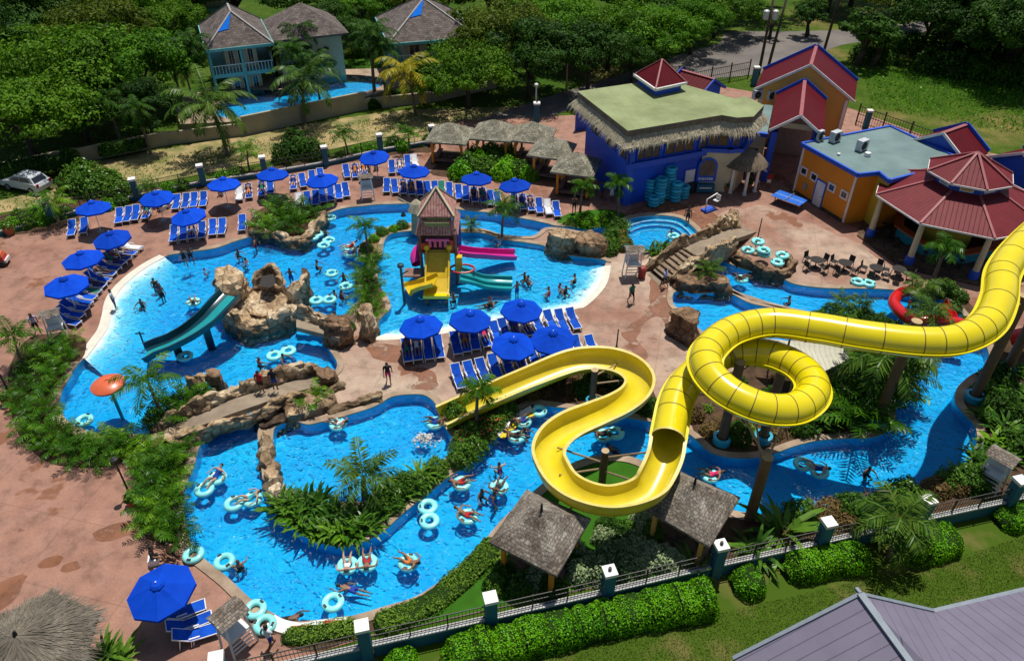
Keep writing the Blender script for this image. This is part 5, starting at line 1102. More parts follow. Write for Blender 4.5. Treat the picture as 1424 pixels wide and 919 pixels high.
for i,((cx_,cy_),s,ro) in enumerate(zip([(625,179),(687,175),(741,178),(768,199),(802,221)],(2.05,2.05,2.0,1.95,1.95),(0.62,0.6,0.55,0.5,0.5))):
    c=G(cx_,cy_,3.1); cs=[(c.x+s*1.414*math.cos(ro+PI/4*0+k*PI/2),c.y+s*1.414*math.sin(ro+k*PI/2)) for k in range(4)]
    gazebo('shade_cabana',['shingle roofed cabana with red posts at the fence end of the cabana row','shingle roofed cabana with yellow posts, second from the fence end of the row','shingle roofed cabana with red posts in the middle of the cabana row','shingle roofed cabana with one mustard post, second from the blue building','shingle roofed cabana with orange posts nearest the blue building'][i],'cabanas in a row beside the blue building',cs,2.45,3.75,'shingle_green',cols[i],finial=False,pi=0.3)
# thatched parasol at the near corner
tc=G(28,893,3.0); tu=empty('thatched_parasol',(tc.x,tc.y,0),0,'big shaggy thatched parasol roof at the near corner of the deck','parasol'); r=random.Random(9)
mb=MB(); sq=[(2.85*math.cos(R(a)),2.85*math.sin(R(a))) for a in (38,98,158,218,278,338)]
k=len(sq)
for i in range(k):
    a,b=Vector(sq[i]),Vector(sq[(i+1)%k])
    for q in range(5):
        f0,f1=1-q/5,1-(q+1)/5; z0,z1=2.3+1.25*(1-f0),2.3+1.25*(1-f1); mb.add([(a.x*f0,a.y*f0,z0),(b.x*f0,b.y*f0,z0),(b.x*f1,b.y*f1,z1),(a.x*f1,a.y*f1,z1)],[(0,1,2,3)])
    for s in range(420):
        u=r.random(); f=math.sqrt(r.uniform(0.0,1.0)); p=(a+(b-a)*u); z=2.3+1.25*(1-f)+0.02; d=p.normalized(); w=Vector((-d.y,d.x))*0.025; p=p*f; ln=r.uniform(0.4,0.8); e=p+d*ln*0.9+w*r.uniform(-5,5)
        mb.add([(p.x-w.x,p.y-w.y,z),(p.x+w.x,p.y+w.y,z),(e.x,e.y,z-ln*0.44+r.uniform(-0.02,0.1))],[(0,1,2)])
mb.build('thatch_roof','thatch_grey',tu); mb=MB(); mb.tube([(0,0,0),(0,0,2.9)],0.12,10); mb.build('post','play_wood',tu); mb=MB(); mb.tube([(0,0,3.5),(0.05,0.02,3.8)],[0.1,0.05],8); mb.build('finial','interior_dark',tu)
# corrugated cream canopy near the coil
cz=2.3; mb=MB(); slab(mb,[G(1062,470,cz+0.25),G(1172,482,cz+0.25),G(1182,497,cz),G(1170,505,cz-0.05),G(1140,519,cz-0.1),G(1105,512,cz-0.1)],0.06)
cn=empty('shade_canopy',G(1120,505),0,'cream corrugated metal canopy behind the yellow slide coil','canopy'); wb(mb,'roof','roof_cream',cn)
for px,py in ((1146,519),(1108,512),(1166,490),(1078,478)): b=G(px,py,cz-0.1); mb=MB(); mb.tube([(b.x,b.y,0),(b.x,b.y,cz)],0.06,8); wb(mb,'post','wall_cream',cn)
# ================= FENCES AND GARDEN WALLS =================
def pillar(x,y,h,w,label,group,lamp=False,rz=0.0):
    t=empty('fence_pillar',(x,y,0),rz,label,'pillar',group); mb=MB(); mb.box((0,0,h/2-0.1),(w,w,h+0.2)); mb.build('shaft','wall_teal',t)
    mb=MB(); mb.box((0,0,h+0.09),(w+0.10,w+0.10,0.18)); mb.build('cap','white_paint',t)
    if lamp: mb=MB(); mb.lathe([(0.0,0.2),(0.07,0.18),(0.09,0.05),(0.05,0)],8,(0,0,h+0.18)); mb.build('lamp','dark_iron',t)
def fence_run(a,b,label,group,wall_h=0.75,top=1.75,vis=True):
    a=Vector(a);b=Vector(b);d=b-a;L=d.length;t=d/L;an=math.atan2(d.y,d.x); a=a+t*0.28;b=b-t*0.28;L-=0.56
    e=empty('fence_wall',((a.x+b.x)/2,(a.y+b.y)/2,0),an,label,'fence',group); mb=MB(); mb.box((0,0,wall_h/2-0.1),(L,0.22,wall_h+0.2)); mb.build('wall','wall_teal',e)
    mb=MB(); mb.box((0,0,wall_h+0.05),(L,0.27,0.10)); mb.build('coping','coping_white',e)
    mb=MB(); z0=wall_h+0.12
    for z in (z0+0.08,(z0+top)/2+0.1,top): mb.box((0,0,z),(L,0.035,0.045))
    k=int(L/0.16)
    for i in range(k+1): mb.box((-L/2+L*i/k,0,(z0+top)/2),(0.018,0.018,top-z0))
    for i in range(1,3): mb.box((-L/2+L*i/3,0,(z0+top)/2),(0.06,0.06,top-z0+0.1))
    mb.build('iron_railing','dark_iron',e)
tops=[(300,915),(503,870),(682,831),(848,794),(1003,758),(1153,726),(1292,695),(1420,668),(1560,636)]
pp=[G2(a,b,2.3) for a,b in tops]; where=['by the lifeguard stand at the near end of the fence','between the white pool edge and the small round hedge','in front of the gazebo with orange posts','over the long scalloped hedge','at the near corner of the gazebo with yellow posts','between the big leaf plant and the leaning palm','beside the palm bush over the hedge','at the dark planted corner by the grey lifeguard roof','beyond the dark corner']
gaps=['near end of the fence beside the lifeguard stand','stretch beside the artificial lawn','stretch below the orange posted gazebo','stretch below the grey leaved shrubs','stretch below the yellow posted gazebo','stretch behind the dark brush and the low hedge','stretch ending at the dark planted corner','last stretch past the dark planted corner']
for i,(x,y) in enumerate(pp):
    an=math.atan2(pp[1][1]-pp[0][1],pp[1][0]-pp[0][0]); pillar(x,y,2.2,0.5,'white capped teal fence pillar '+where[i],'teal pillars of the near fence',i in (3,4,6),an)
for i in range(len(pp)-1): fence_run(pp[i],pp[i+1],'teal fence wall with railing, '+gaps[i],'walls of the near fence')
ft=[(-60,312,1.9),(62,280,1.9),(183,250,1.9),(277,231,1.9),(364,219,1.9),(450,205,1.9),(527,188,1.9),(600,176,1.9)]
fp=[G2(*q) for q in ft]; where=['at the far deck corner','behind the parasol nearest the car','behind the second far parasol','left of the four reclined loungers','behind the parasol by the dark bush','behind the leafy bank above the long lounger row','behind the single far parasol','behind the first cabana']
for i,(x,y) in enumerate(fp): pillar(x,y,1.85,0.5,'white capped teal far fence pillar '+where[i],'teal pillars of the far fence',False,0.35)
for i in range(len(fp)-1): fence_run(fp[i],fp[i+1],'low far fence wall, stretch '+where[i+1],'walls of the far fence',0.35,1.5)
rp2=[G2(746,176),G2(800,170)]; pillar(G2(746,174)[0],G2(746,174)[1],2.3,0.6,'teal pillar with white cap and tall lamp behind the third cabana','teal pillars of the far fence',True)
pillar(G2(1048,118)[0],G2(1048,118)[1],2.0,0.6,'teal pillar at the road side of the orange gabled house','teal pillars of the far fence',False); pillar(G2(1203,178)[0],G2(1203,178)[1],1.8,0.5,'blue pillar with white cap at the field edge behind the grey flat roof','teal pillars of the far fence',False)
mb=MB(); a=G(862,170);b=G(800,182); mb.beam((a.x,a.y,1.2),(b.x,b.y,1.2),0.25,2.4); tag(mb.build('side_wall','trim_blue'),'low blue yard wall joining the blue building to the cabanas','wall')
a=G2(960,124);b=G2(1040,108); 
def iron(a,b,label):
    a=Vector(a);b=Vector(b);d=b-a;L=d.length;e=empty('iron_fence',((a.x+b.x)/2,(a.y+b.y)/2,0),math.atan2(d.y,d.x),label,'fence'); mb=MB()
    for z in (0.3,1.1,1.9): mb.box((0,0,z),(L,0.05,0.06))
    for i in range(int(L/0.3)+1): mb.box((-L/2+0.3*i,0,1.0),(0.03,0.03,2.0))
    mb.build('railing','dark_iron',e)
    for i in range(4): mb=MB(); mb.box((-L/2+L*i/3,0,1.1),(0.12,0.12,2.3)); mb.build('post','dark_iron',e)
iron(a,b,'black iron fence along the road behind the blue building'); iron(G2(1190,172),G2(1300,212),'black iron fence along the field behind the grey flat roof')
# neighbour's raised pool and garden wall
gw=[G2(*q) for q in [(-60,262),(110,226),(235,201),(340,188),(430,176),(508,152)]]
rp3=[G2(338,168),G2(400,160),G2(470,147),G2(545,128),G2(555,117),G2(500,108),G2(440,108),G2(395,124),G2(335,130),G2(312,150)]
def gwall(a,b,h,label,th=0.3):
    a=Vector(a);b=Vector(b);d=b-a;mb=MB();mb.box(((a.x+b.x)/2,(a.y+b.y)/2,h/2-0.1),(d.length,th,h+0.2),rz=math.atan2(d.y,d.x)); tag(mb.build('garden_wall','garden_wall'),label,'wall','garden walls of the resort')
gwall(gw[0],gw[1],1.5,'pale garden wall under the spreading trees by the parked car'); gwall(gw[1],gw[2],1.4,'pale garden wall section below the drooping dark palms'); gwall(gw[2],gw[3],1.3,'pale garden wall section behind the tall coconut palm')
gwall(gw[3],gw[5],2.0,'tall pale retaining wall of the raised resort pool'); gwall(gw[5],G2(600,142),1.2,'hedged low garden wall beside the yellow fronded palm'); gwall(G2(600,142),G2(690,122),1.0,'low garden wall running under the trees to the road')
PZ=0.9; rpool=ccw(catmull(L2([(300,158),(352,162),(420,150),(505,128),(540,112),(500,104),(440,106),(390,124),(330,126)],PZ),4))
mb=MB(); sheet(mb,ccw(L2([(250,172),(340,168),(430,157),(512,133),(575,112),(540,94),(420,98),(300,118),(240,140)],PZ)),[rpool],PZ-0.06); walls(mb,ccw(L2([(250,172),(340,168),(430,157),(512,133),(575,112),(540,94),(420,98),(300,118),(240,140)],PZ)),-0.2,PZ-0.06); tag(mb.build('resort_terrace','coping'),kind='structure')
mb=MB(); sheet(mb,offset(rpool,0.05),[],PZ-0.9); tag(mb.build('resort_pool_floor','splash_floor'),kind='structure')
mb=MB(); sheet(mb,offset(rpool,0.05),[],PZ-0.15); tmp=MB(); sheet(tmp,offset(rpool,0.05),[],-0.5); mb.add(tmp.v,[f[::-1] for f in tmp.f]); walls(mb,offset(rpool,0.05),-0.5,PZ-0.15); tag(mb.build('resort_pool_water','resort_water'),kind='structure')
# ================= VEGETATION =================
def npmesh(name,quads,mats,extra=None,midx=None):
    """mesh from an (n,4,3) array of leaf quads, plus an optional MB of solid pieces (material slot 1)"""
    q=np.asarray(quads,dtype=np.float32).reshape(-1,3); nq=len(q)//4; me=bpy.data.meshes.new(name)
    ev=np.asarray(extra.v,dtype=np.float32).reshape(-1,3) if extra else np.zeros((0,3),np.float32)
    nv=len(q)+len(ev); ef=extra.f if extra else []
    loops=np.concatenate([np.arange(len(q),dtype=np.int32)]+[np.asarray([i+len(q) for f in ef for i in f],dtype=np.int32)])
    tot=np.concatenate([np.full(nq,4,np.int32),np.asarray([len(f) for f in ef],dtype=np.int32)]).astype(np.int32); st=np.concatenate([[0],np.cumsum(tot)[:-1]]).astype(np.int32)
    me.vertices.add(nv); me.vertices.foreach_set('co',np.concatenate([q,ev]).ravel()); me.loops.add(len(loops)); me.loops.foreach_set('vertex_index',loops)
    me.polygons.add(len(tot)); me.polygons.foreach_set('loop_start',st); 
    try: me.polygons.foreach_set('loop_total',tot)
    except Exception: pass
    for m in mats: me.materials.append(MATS[m])
    mi=np.concatenate([np.asarray(midx if midx is not None else np.zeros(nq),dtype=np.int32),np.ones(len(ef),np.int32)]).astype(np.int32)
    me.polygons.foreach_set('material_index',mi); me.update(calc_edges=True); me.validate(); return me
def leafquads(c,nrm,size,rs,aspect=1.7):
    """one diamond leaf per centre c (n,3), facing roughly nrm, of length size (n,)"""
    n=len(c); a=rs.normal(size=(n,3)); t=np.cross(nrm,a); t/=np.linalg.norm(t,axis=1,keepdims=True)+1e-9; b=np.cross(nrm,t); b/=np.linalg.norm(b,axis=1,keepdims=True)+1e-9
    L=size[:,None]/2; W=L/aspect; fold=nrm*(size[:,None]*0.08)
    return np.stack([c-t*L,c-b*W+fold,c+t*L,c+b*W+fold],axis=1)
def crown_quads(seed,Rx,Rz,nc,nl,leaf,flat=0.0,spread=0.42):
    rs=np.random.RandomState(seed); Q=[]; cl=[]
    for i in range(nc):
        while True:
            d=rs.normal(size=3); d/=np.linalg.norm(d)
            if d[2]>-0.35: break
        rr=rs.uniform(0.35,0.95)**0.6; p=np.array([d[0]*Rx*rr,d[1]*Rx*rr,d[2]*Rz*rr+(-flat*Rz*(rr**2))]); cr=Rx*spread*rs.uniform(0.6,1.15); cl.append((p,cr))
        m=int(nl/nc*rs.uniform(0.7,1.3)); v=rs.normal(size=(m,3)); v/=np.linalg.norm(v,axis=1,keepdims=True); ns=9; sv=rs.normal(size=(ns,3)); sv[:,2]=np.abs(sv[:,2])*0.8-0.15; sv/=np.linalg.norm(sv,axis=1,keepdims=True); k_=rs.randint(0,ns,m); sr_=cr*rs.uniform(0.28,0.5,ns)
        c=p+(sv[k_]*cr*0.72+v*(sr_[k_]*rs.uniform(0.5,1.05,m)**0.5)[:,None])*np.array([1,1,0.62]); v=v*0.75+sv[k_]*0.45
        nrm=v*0.9+rs.normal(size=(m,3))*0.3+np.array([0,0,0.35]); nrm/=np.linalg.norm(nrm,axis=1,keepdims=True); Q.append(leafquads(c,nrm,leaf*rs.uniform(0.6,1.4,m),rs))
    return np.concatenate(Q),cl
def limb_mb(cl,h,r0,seed,zc):
    r=random.Random(seed); mb=MB(); fork=(r.uniform(-.3,.3),r.uniform(-.3,.3),h*0.45); mb.tube([(0,0,-0.3),(fork[0]*.4,fork[1]*.4,h*0.25),fork],[r0*1.25,r0,r0*0.8],9)
    for p,cr in cl[:9]:
        e=(p[0]*0.75,p[1]*0.75,zc+p[2]*0.7); m=((fork[0]+e[0])/2,(fork[1]+e[1])/2,(fork[2]+e[2])/2+0.4); mb.tube([fork,m,e],[r0*0.55,r0*0.35,r0*0.12],6)
    return mb
TREES={}
def tree_proto(key,seed,Rx,Rz,zc,nc,nl,leaf,lm,tm='trunk_dark',flat=0.25,spread=0.42):
    q,cl=crown_quads(seed,Rx,Rz,nc,nl,leaf,flat,spread); q=q+np.array([0,0,zc]); t=empty('broadleaf_tree',(0,0,0),0,'tree','tree'); 
    link('crown',npmesh('crown',q,[lm]),t); limb_mb(cl,zc,0.32,seed,zc).build('trunk',tm,t,True); TREES[key]=Placer(t)
tree_proto('spread',11,7.0,3.0,5.6,38,27000,0.31,'leaf_tree',flat=0.35); tree_proto('bright',12,6.5,3.2,5.6,34,25000,0.30,'leaf_tree_bright',flat=0.3)
tree_proto('dark',13,6.0,4.4,6.0,34,24000,0.31,'leaf_tree_dark',flat=0.1); tree_proto('olive',14,6.5,3.4,6.0,32,24000,0.30,'leaf_olive',flat=0.3)
tree_proto('small',15,2.6,1.9,3.6,16,4500,0.30,'leaf_tree_dark',flat=0.1); tree_proto('smallbright',16,2.4,1.7,3.2,14,4000,0.28,'leaf_tree_bright',flat=0.1)
tr=random.Random(21)
def tree(key,px,py,zc,s,label,group=None):
    p=G(px,py,zc*s if zc else 0); return TREES[key]((p.x,p.y,0),tr.uniform(0,2*PI),label,group,s*tr.uniform(0.96,1.04))
TL=[('spread',70,95,5.6,1.15,'broad feathery green tree spreading over the left edge above the parked car'),('bright',185,88,5.6,1.0,'brightest green spreading tree left of the turquoise balconied villa'),('olive',120,40,6,1.05,'olive green spreading tree behind the brightest tree'),('spread',20,150,5.6,0.95,'drooping green tree hanging over the parked silver car'),
('dark',20,30,6,1.1,'dark dense tree at the far corner above the feathery tree'),('spread',230,30,5.6,0.8,'low green tree between the olive tree and the villa roof'),('dark',110,160,4,0.7,'dark shaded tree behind the pale garden wall'),('dark',205,165,4,0.62,'dark tree beside the drooping shaded palms'),('olive',50,-5,6,1.1,'olive tree at the very back behind the dark corner tree'),('bright',165,0,5.6,0.9,'bright green tree at the back near the distant villa'),
('dark',420,-5,6,0.95,'dark tree rising behind the balconied villa'),('dark',470,45,5,0.7,'dark round tree between the two shingle roofed villas'),('bright',505,15,5,0.75,'green tree beside the tall dark palm between the villas'),('dark',428,98,3.5,0.5,'dark shrubby tree at the corner of the balconied villa'),
('olive',690,45,6,1.0,'yellowish green tree overhanging the second villa roof'),('spread',650,95,5.6,0.8,'green tree behind the yellow fronded palm'),('dark',735,85,5,0.85,'dark trunked tree leaning above the road bend'),('bright',770,25,5.6,0.95,'fresh green tree beyond the leaning dark tree'),('dark',820,80,5,0.8,'dark tree along the shaded side of the road'),('spread',850,35,5.6,0.95,'wide green tree above the road, left of the utility poles'),
('bright',920,45,5.6,0.9,'bright full crowned tree where the road opens out'),('dark',880,90,4,0.55,'dark low tree casting shade on the road edge'),('bright',965,35,5,0.75,'rounded green tree at the bend of the road'),('spread',1000,5,5.6,0.8,'green tree at the top of the road by the blue transformers'),('dark',740,-10,6,1.1,'dark tree at the back row behind the yellowish tree'),('dark',890,-8,6,1.0,'dark tree at the back row behind the bright full crown'),('olive',600,-10,6,1.0,'olive tree behind the second villa'),('dark',560,-15,6,0.9,'dark tree behind the blue tarpaulin roof'),
('small',1130,18,3.6,0.9,'small olive tree standing alone on the grass past the utility poles'),('small',1205,40,3.6,1.25,'twin stemmed dark tree at the roadside on the field'),('small',1225,52,3.6,1.0,'dark bushy tree leaning against the twin stemmed tree'),('dark',1335,22,6,1.0,'huge dark shade tree on the field behind the pavilion'),('dark',1412,58,5,0.85,'dark tree at the right hand edge of the field'),('dark',1300,10,6,0.95,'dark tree behind the huge shade tree'),('dark',1410,15,6,1.1,'dark tree filling the far corner of the field'),('olive',1250,-5,6,0.8,'olive tree at the far end of the road'),('smallbright',1075,28,3.2,0.8,'small bright shrubby tree by the transformer pole'),('bright',1160,-20,5,0.8,'bright tree on the far side of the field')]
for a in TL: tree(*a[:5],a[5],'trees around the park')
for i,(px,py,k,s) in enumerate([(320,-25,'dark',1.1),(250,-30,'spread',1.1),(680,-35,'dark',1.2),(800,-40,'olive',1.2),(960,-40,'dark',1.2),(1060,-45,'dark',1.1),(1340,-40,'dark',1.2),(100,-45,'dark',1.2),(480,-40,'spread',1.2),(1200,-60,'spread',1.2),(-20,70,'dark',1.1),(1450,40,'dark',1.1)]): tree(k,px,py,6,s,'far tree in the unbroken row of trees along the horizon edge of the photo','far trees at the horizon edge')
# ---- palms ----
def frond(az,el,L,droop,nl,ll,lw,rs,base=(0,0,0),hang=0.35,start=0.12):
    """arching feather frond: leaflets as kites on both sides of a curved rib"""
    n=9; pts=[np.array(base,float)]; e=el
    for i in range(n): pts.append(pts[-1]+np.array([math.cos(az)*math.cos(e),math.sin(az)*math.cos(e),math.sin(e)])*L/n); e-=droop/n*(0.5+1.1*i/n)
    P=np.array(pts); side=np.array([-math.sin(az),math.cos(az),0]); Q=[]
    w=0.012*L+0.008
    for i in range(n): Q.append([P[i]-side*w,P[i]+side*w,P[i+1]+side*w*0.7,P[i+1]-side*w*0.7])
    for k in range(nl):
        t=start+(1-start)*(k+0.5)/nl; f=t*n; i=min(int(f),n-1); p=P[i]+(P[i+1]-P[i])*(f-i); d=P[i+1]-P[i]; d/=np.linalg.norm(d); len_=ll*(0.55+0.9*math.sin(PI*min(1,t*0.82+0.12)))*0.75
        for sg in (1,-1):
            u=side*sg*0.8+d*0.55+np.array([0,0,-hang])+rs.normal(size=3)*0.10; u/=np.linalg.norm(u); up=np.cross(u,d)*sg; up/=np.linalg.norm(up)+1e-9; wv=d*lw
            Q.append([p,p+u*len_*0.35+wv,p+u*len_+np.array([0,0,-0.10*len_]),p+u*len_*0.35-wv])
    return Q
def palm_crown(seed,nf,L,nl,ll,lw,el=(-0.1,1.25),droop=1.5,base=(0,0,0),hang=0.35):
    rs=np.random.RandomState(seed); Q=[]
    for i in range(nf):
        t=(i+0.5)/nf; az=i*2.399963+rs.uniform(-.2,.2); Q+=frond(az,el[0]+(el[1]-el[0])*t+rs.uniform(-.1,.1),L*rs.uniform(0.85,1.1),droop*rs.uniform(0.8,1.2),nl,ll,lw,rs,base,hang)
    return Q
PALM={}
def palm_proto(key,seed,h,nf,L,nl,ll,lw,lm,tr_=0.16,lean=0.6,el=(-0.25,1.3),droop=1.5,name='palm_tree',tm='trunk_grey',nuts=False,hang=0.35):
    t=empty(name,(0,0,0),0,'palm','palm'); r=random.Random(seed); pts=[(lean*(i/6)**2,0,h*i/6) for i in range(7)]; mb=MB(); mb.tube([(0,0,-0.3)]+pts,[tr_*1.7]+[tr_*(1.35-0.5*i/6) for i in range(7)],9); mb.build('trunk',tm,t,True)
    q=np.array(palm_crown(seed,nf,L,nl,ll,lw,el,droop,hang=hang))+np.array([lean,0,h]); link('crown',npmesh('crown',q,[lm]),t); PALM[key]=Placer(t)
palm_proto('coco',31,5.0,19,4.6,34,0.95,0.075,'leaf_palm',0.15,0.7,el=(-0.35,1.15),droop=1.75); palm_proto('cocoyellow',32,4.6,17,4.2,30,0.9,0.08,'leaf_palm_yellow',0.14,0.5,el=(-0.25,1.2),droop=1.75); palm_proto('darkpalm',33,6.5,22,3.0,24,0.7,0.06,'leaf_tree_dark',0.15,0.3,droop=2.0)
palm_proto('young',34,2.3,13,1.7,18,0.5,0.04,'leaf_areca',0.08,0.25,el=(0.1,1.3),droop=1.7); palm_proto('lean',35,2.6,12,2.3,20,0.6,0.05,'leaf_areca',0.10,0.9,el=(0.0,1.2),droop=1.8); palm_proto('stub',36,1.2,14,1.9,20,0.55,0.045,'leaf_palm',0.12,0.1,el=(0.1,1.35),droop=1.4); palm_proto('foxtail',37,3.4,11,1.7,22,0.6,0.05,'leaf_areca',0.11,0.2,el=(0.15,1.3),droop=2.0)
palm_proto('garden',38,2.2,16,2.2,22,0.65,0.05,'leaf_palm',0.12,0.3,el=(-0.1,1.2),droop=1.7)
def palm(key,px,py,s,label,rz=None,at_crown=None):
    p=G(px,py,at_crown if at_crown else 0); return PALM[key]((p.x,p.y,0),tr.uniform(0,6.28) if rz is None else rz,label,'palms in the park and gardens',s)
palm('coco',300,148,1.0,'tall coconut palm with green fronds before the left end of the resort pool',PI*0.9,5.0); palm('coco',414,112,0.95,'tall coconut palm with drooping browned fronds before the middle of the resort pool',0.2,4.7); palm('cocoyellow',573,103,1.0,'coconut palm with yellow fronds at the right end of the resort pool',2.8,4.6)
palm('darkpalm',265,62,1.0,'dark palm leaning over the left side of the balconied villa',None,6.5); palm('darkpalm',150,140,0.75,'dark drooping palm shaded under the spreading trees, left of a pair',None,4.9); palm('darkpalm',190,150,0.72,'dark drooping palm shaded under the spreading trees, right of a pair',None,4.7); palm('darkpalm',512,50,1.1,'tall dark palm cluster between the two villas',None,7.1); palm('darkpalm',415,45,0.95,'dark palm at the right corner of the balconied villa',None,6.2); palm('darkpalm',530,70,0.9,'dark palm beside the tall palm cluster',None,5.8); palm('darkpalm',240,90,0.8,'dark palm in front of the villa corner post',None,5.2)
palm('darkpalm',402,72,0.85,'dark palm against the grey roof right of the villa balcony',None,5.5); palm('darkpalm',436,84,0.75,'dark low palm at the edge of the resort garden lawn',None,4.9); palm('darkpalm',258,100,0.7,'dark palm at the foot of the villa left of the balcony',None,4.5)
palm('young',34,512,1.0,'young palm at the outer corner of the crowded palm bed by the lagoon',1.0); palm('lean',228,585,0.95,'leaning palm with arching fronds over the lagoon at the footbridge',2.2); palm('stub',507,690,1.15,'short dark palm on the lower island in front of the lower pool',0.4); palm('foxtail',663,596,0.85,'slender palm in the flower bed beside the end of the yellow flume',0.5)
palm('foxtail',806,304,0.85,'foxtail palm by the round clipped bushes, nearer the cabanas',0.4); palm('foxtail',858,306,0.95,'foxtail palm by the round clipped bushes, nearer the blue building',2.2); palm('young',698,330,1.1,'slim palm on the kerb right of the play tower',0.7); palm('stub',655,323,0.55,'low fan of palm leaves on the kerb just behind the play tower'); palm('young',512,352,0.95,'dark young palm on the splash island by the lazy stretch',1.8)
palm('foxtail',1290,408,1.05,'palm rising in front of the octagonal pavilion beside the red slide',1.2); palm('garden',1236,772,1.05,'leaning palm outside the fence over the low hedge',2.0); palm('garden',1205,560,1.5,'big arching palm at the base of the slide post on the inner river bend',0.5); palm('stub',1245,545,1.25,'palm with fronds hanging over the inner river bend',2.2); palm('stub',1165,432,0.6,'low palm on the narrow spit between the rivers, left of a pair'); palm('stub',1195,436,0.6,'low palm on the narrow spit between the rivers, right of a pair'); palm('stub',985,392,0.75,'bright palm bush in the rock planter by the stepped footbridge'); palm('young',570,215,0.9,'thin young palm inside the far fence by the single parasol'); palm('young',347,238,0.9,'thin young palm inside the far fence behind the lounger rows'); palm('young',484,216,0.95,'thin young palm right of the leafy dark bush at the far fence'); palm('lean',85,318,0.85,'bare leaning palm at the far deck corner near the parked car',1.9); palm('garden',215,278,0.6,'short palm behind the second far parasol'); palm('garden',1275,470,0.9,'palm on the tip of the spit below the red slide')
# ---- shrubs ----
SH={}
def shrub_proto(key,name,cat,quads,mats,midx=None,extra=None,stem=True,child='foliage'):
    t=empty(name,(0,0,0),0,'shrub',cat); link(child,npmesh(child,quads,mats,extra,midx),t)
    if stem:
        mb=MB()
        for a in range(4): mb.tube([(0.05*math.cos(a*1.6),0.05*math.sin(a*1.6),-0.1),(0.16*math.cos(a*1.6),0.16*math.sin(a*1.6),0.5)],[0.035,0.02],5)
        mb.build('stems','trunk_grey',t)
    SH[key]=Placer(t)
for i in range(3):
    rs=np.random.RandomState(50+i); Q=[]
    for k in range(10):
        a=rs.uniform(0,6.28); b=(0.2*math.cos(a),0.2*math.sin(a),0.0); Q+=frond(k*2.4+rs.uniform(-.3,.3),rs.uniform(0.75,1.45),rs.uniform(1.6,2.6),rs.uniform(1.2,2.0),10,0.56,0.066,rs,b,0.2,0.2)
    shrub_proto('areca%d'%i,'areca_palm','palm shrub',np.array(Q),['leaf_areca'])
def blades(seed,n,L,w,lm_el=(0.5,1.4),droop=0.9,spread=0.3):
    rs=np.random.RandomState(seed); Q=[]
    for k in range(n):
        az=rs.uniform(0,6.28); e=rs.uniform(*lm_el); l=L*rs.uniform(0.6,1.15); rr=spread*math.sqrt(rs.uniform()); a2=rs.uniform(0,6.28); p=np.array([rr*math.cos(a2),rr*math.sin(a2),0.0]); side=np.array([-math.sin(az),math.cos(az),0]); ws=[0.18,0.75,1.0,0.75,0.08]; prev=None
        for j in range(5):
            wv=side*w*ws[j]*rs.uniform(0.85,1.1)
            if prev is not None: Q.append([prev[0]-prev[1],prev[0]+prev[1],p+wv,p-wv])
            prev=(p.copy(),wv); p=p+np.array([math.cos(az)*math.cos(e),math.sin(az)*math.cos(e),math.sin(e)])*l/4; e-=droop/4
    return np.array(Q)
shrub_proto('broad0','broadleaf_shrub','shrub',blades(60,46,1.25,0.085,droop=1.1,spread=0.4),['leaf_broad']); shrub_proto('broad1','broadleaf_shrub','shrub',blades(61,46,1.15,0.10,droop=1.3,spread=0.4),['leaf_areca']); shrub_proto('big','bigleaf_plant','plant',np.concatenate([blades(62,22,2.2,0.13,(0.4,1.35),1.1,0.15)]),['leaf_broad']); shrub_proto('grassy','grass_clump','grass clump',blades(63,70,0.6,0.03,(0.5,1.5),1.4,0.3),['leaf_bank'],stem=False); shrub_proto('drygrass','dry_brush','shrub',blades(64,110,0.95,0.022,(0.4,1.5),1.0,0.45),['leaf_dry'],stem=False)
def dome(seed,Rx,Rz,n,leaf,zc=None):
    rs=np.random.RandomState(seed); v=rs.normal(size=(n,3)); v/=np.linalg.norm(v,axis=1,keepdims=True); v[:,2]=np.abs(v[:,2])*1.0-0.15; bump_=1+0.16*np.sin(v[:,0]*5+seed)*np.cos(v[:,1]*6); rad=rs.uniform(0.72,1.04,n)*bump_; c=v*rad[:,None]*np.array([Rx,Rx,Rz]); c[:,2]+=0.12*Rz; nrm=v*0.8+rs.normal(size=(n,3))*0.4+np.array([0,0,.3]); nrm/=np.linalg.norm(nrm,axis=1,keepdims=True); return leafquads(c,nrm,leaf*rs.uniform(0.6,1.4,n),rs)
shrub_proto('bush','leafy_bush','bush',dome(70,0.95,1.25,1500,0.17),['leaf_broad']); shrub_proto('bushbright','leafy_bush','bush',dome(71,0.9,1.1,1500,0.15),['leaf_hedge']); shrub_proto('bushdark','leafy_bush','bush',dome(72,1.0,1.3,1500,0.17),['leaf_tree_dark']); shrub_proto('greybush','grey_leaved_shrub','shrub',dome(73,0.95,1.2,1500,0.16),['leaf_grey']); shrub_proto('drybush','brown_bush','bush',dome(74,0.75,0.7,900,0.15),['leaf_dry'])
mi=np.zeros(1500,int); mi[::9]=1; shrub_proto('flower','flowering_bush','bush',dome(75,0.9,1.0,1500,0.15),['leaf_broad','flower_red'],mi)
mbr=MB(); st=0; rock_mass(mbr,[(0.85*math.cos(a*PI/6),0.85*math.sin(a*PI/6)) for a in range(12)],0.0,0.75,0.0,1,0.72,dome=0.32); 
shrub_proto('clipped','clipped_bush','bush',dome(76,0.95,1.1,2600,0.11),['leaf_hedge','hedge_core'],None,mbr,stem=False)
sr=random.Random(77)
def shrubs(kind,pts,label,group,s=1.0,names=None):
    for i,q in enumerate(pts):
        k=kind if isinstance(kind,str) else kind[i%len(kind)]; p=G(q[0],q[1]); sc=s*(q[2] if len(q)>2 else 1.0)*sr.uniform(0.85,1.15); SH[k]((p.x,p.y,0.02),sr.uniform(0,6.28),label,group,sc)
AR=['areca0','areca1','areca2']
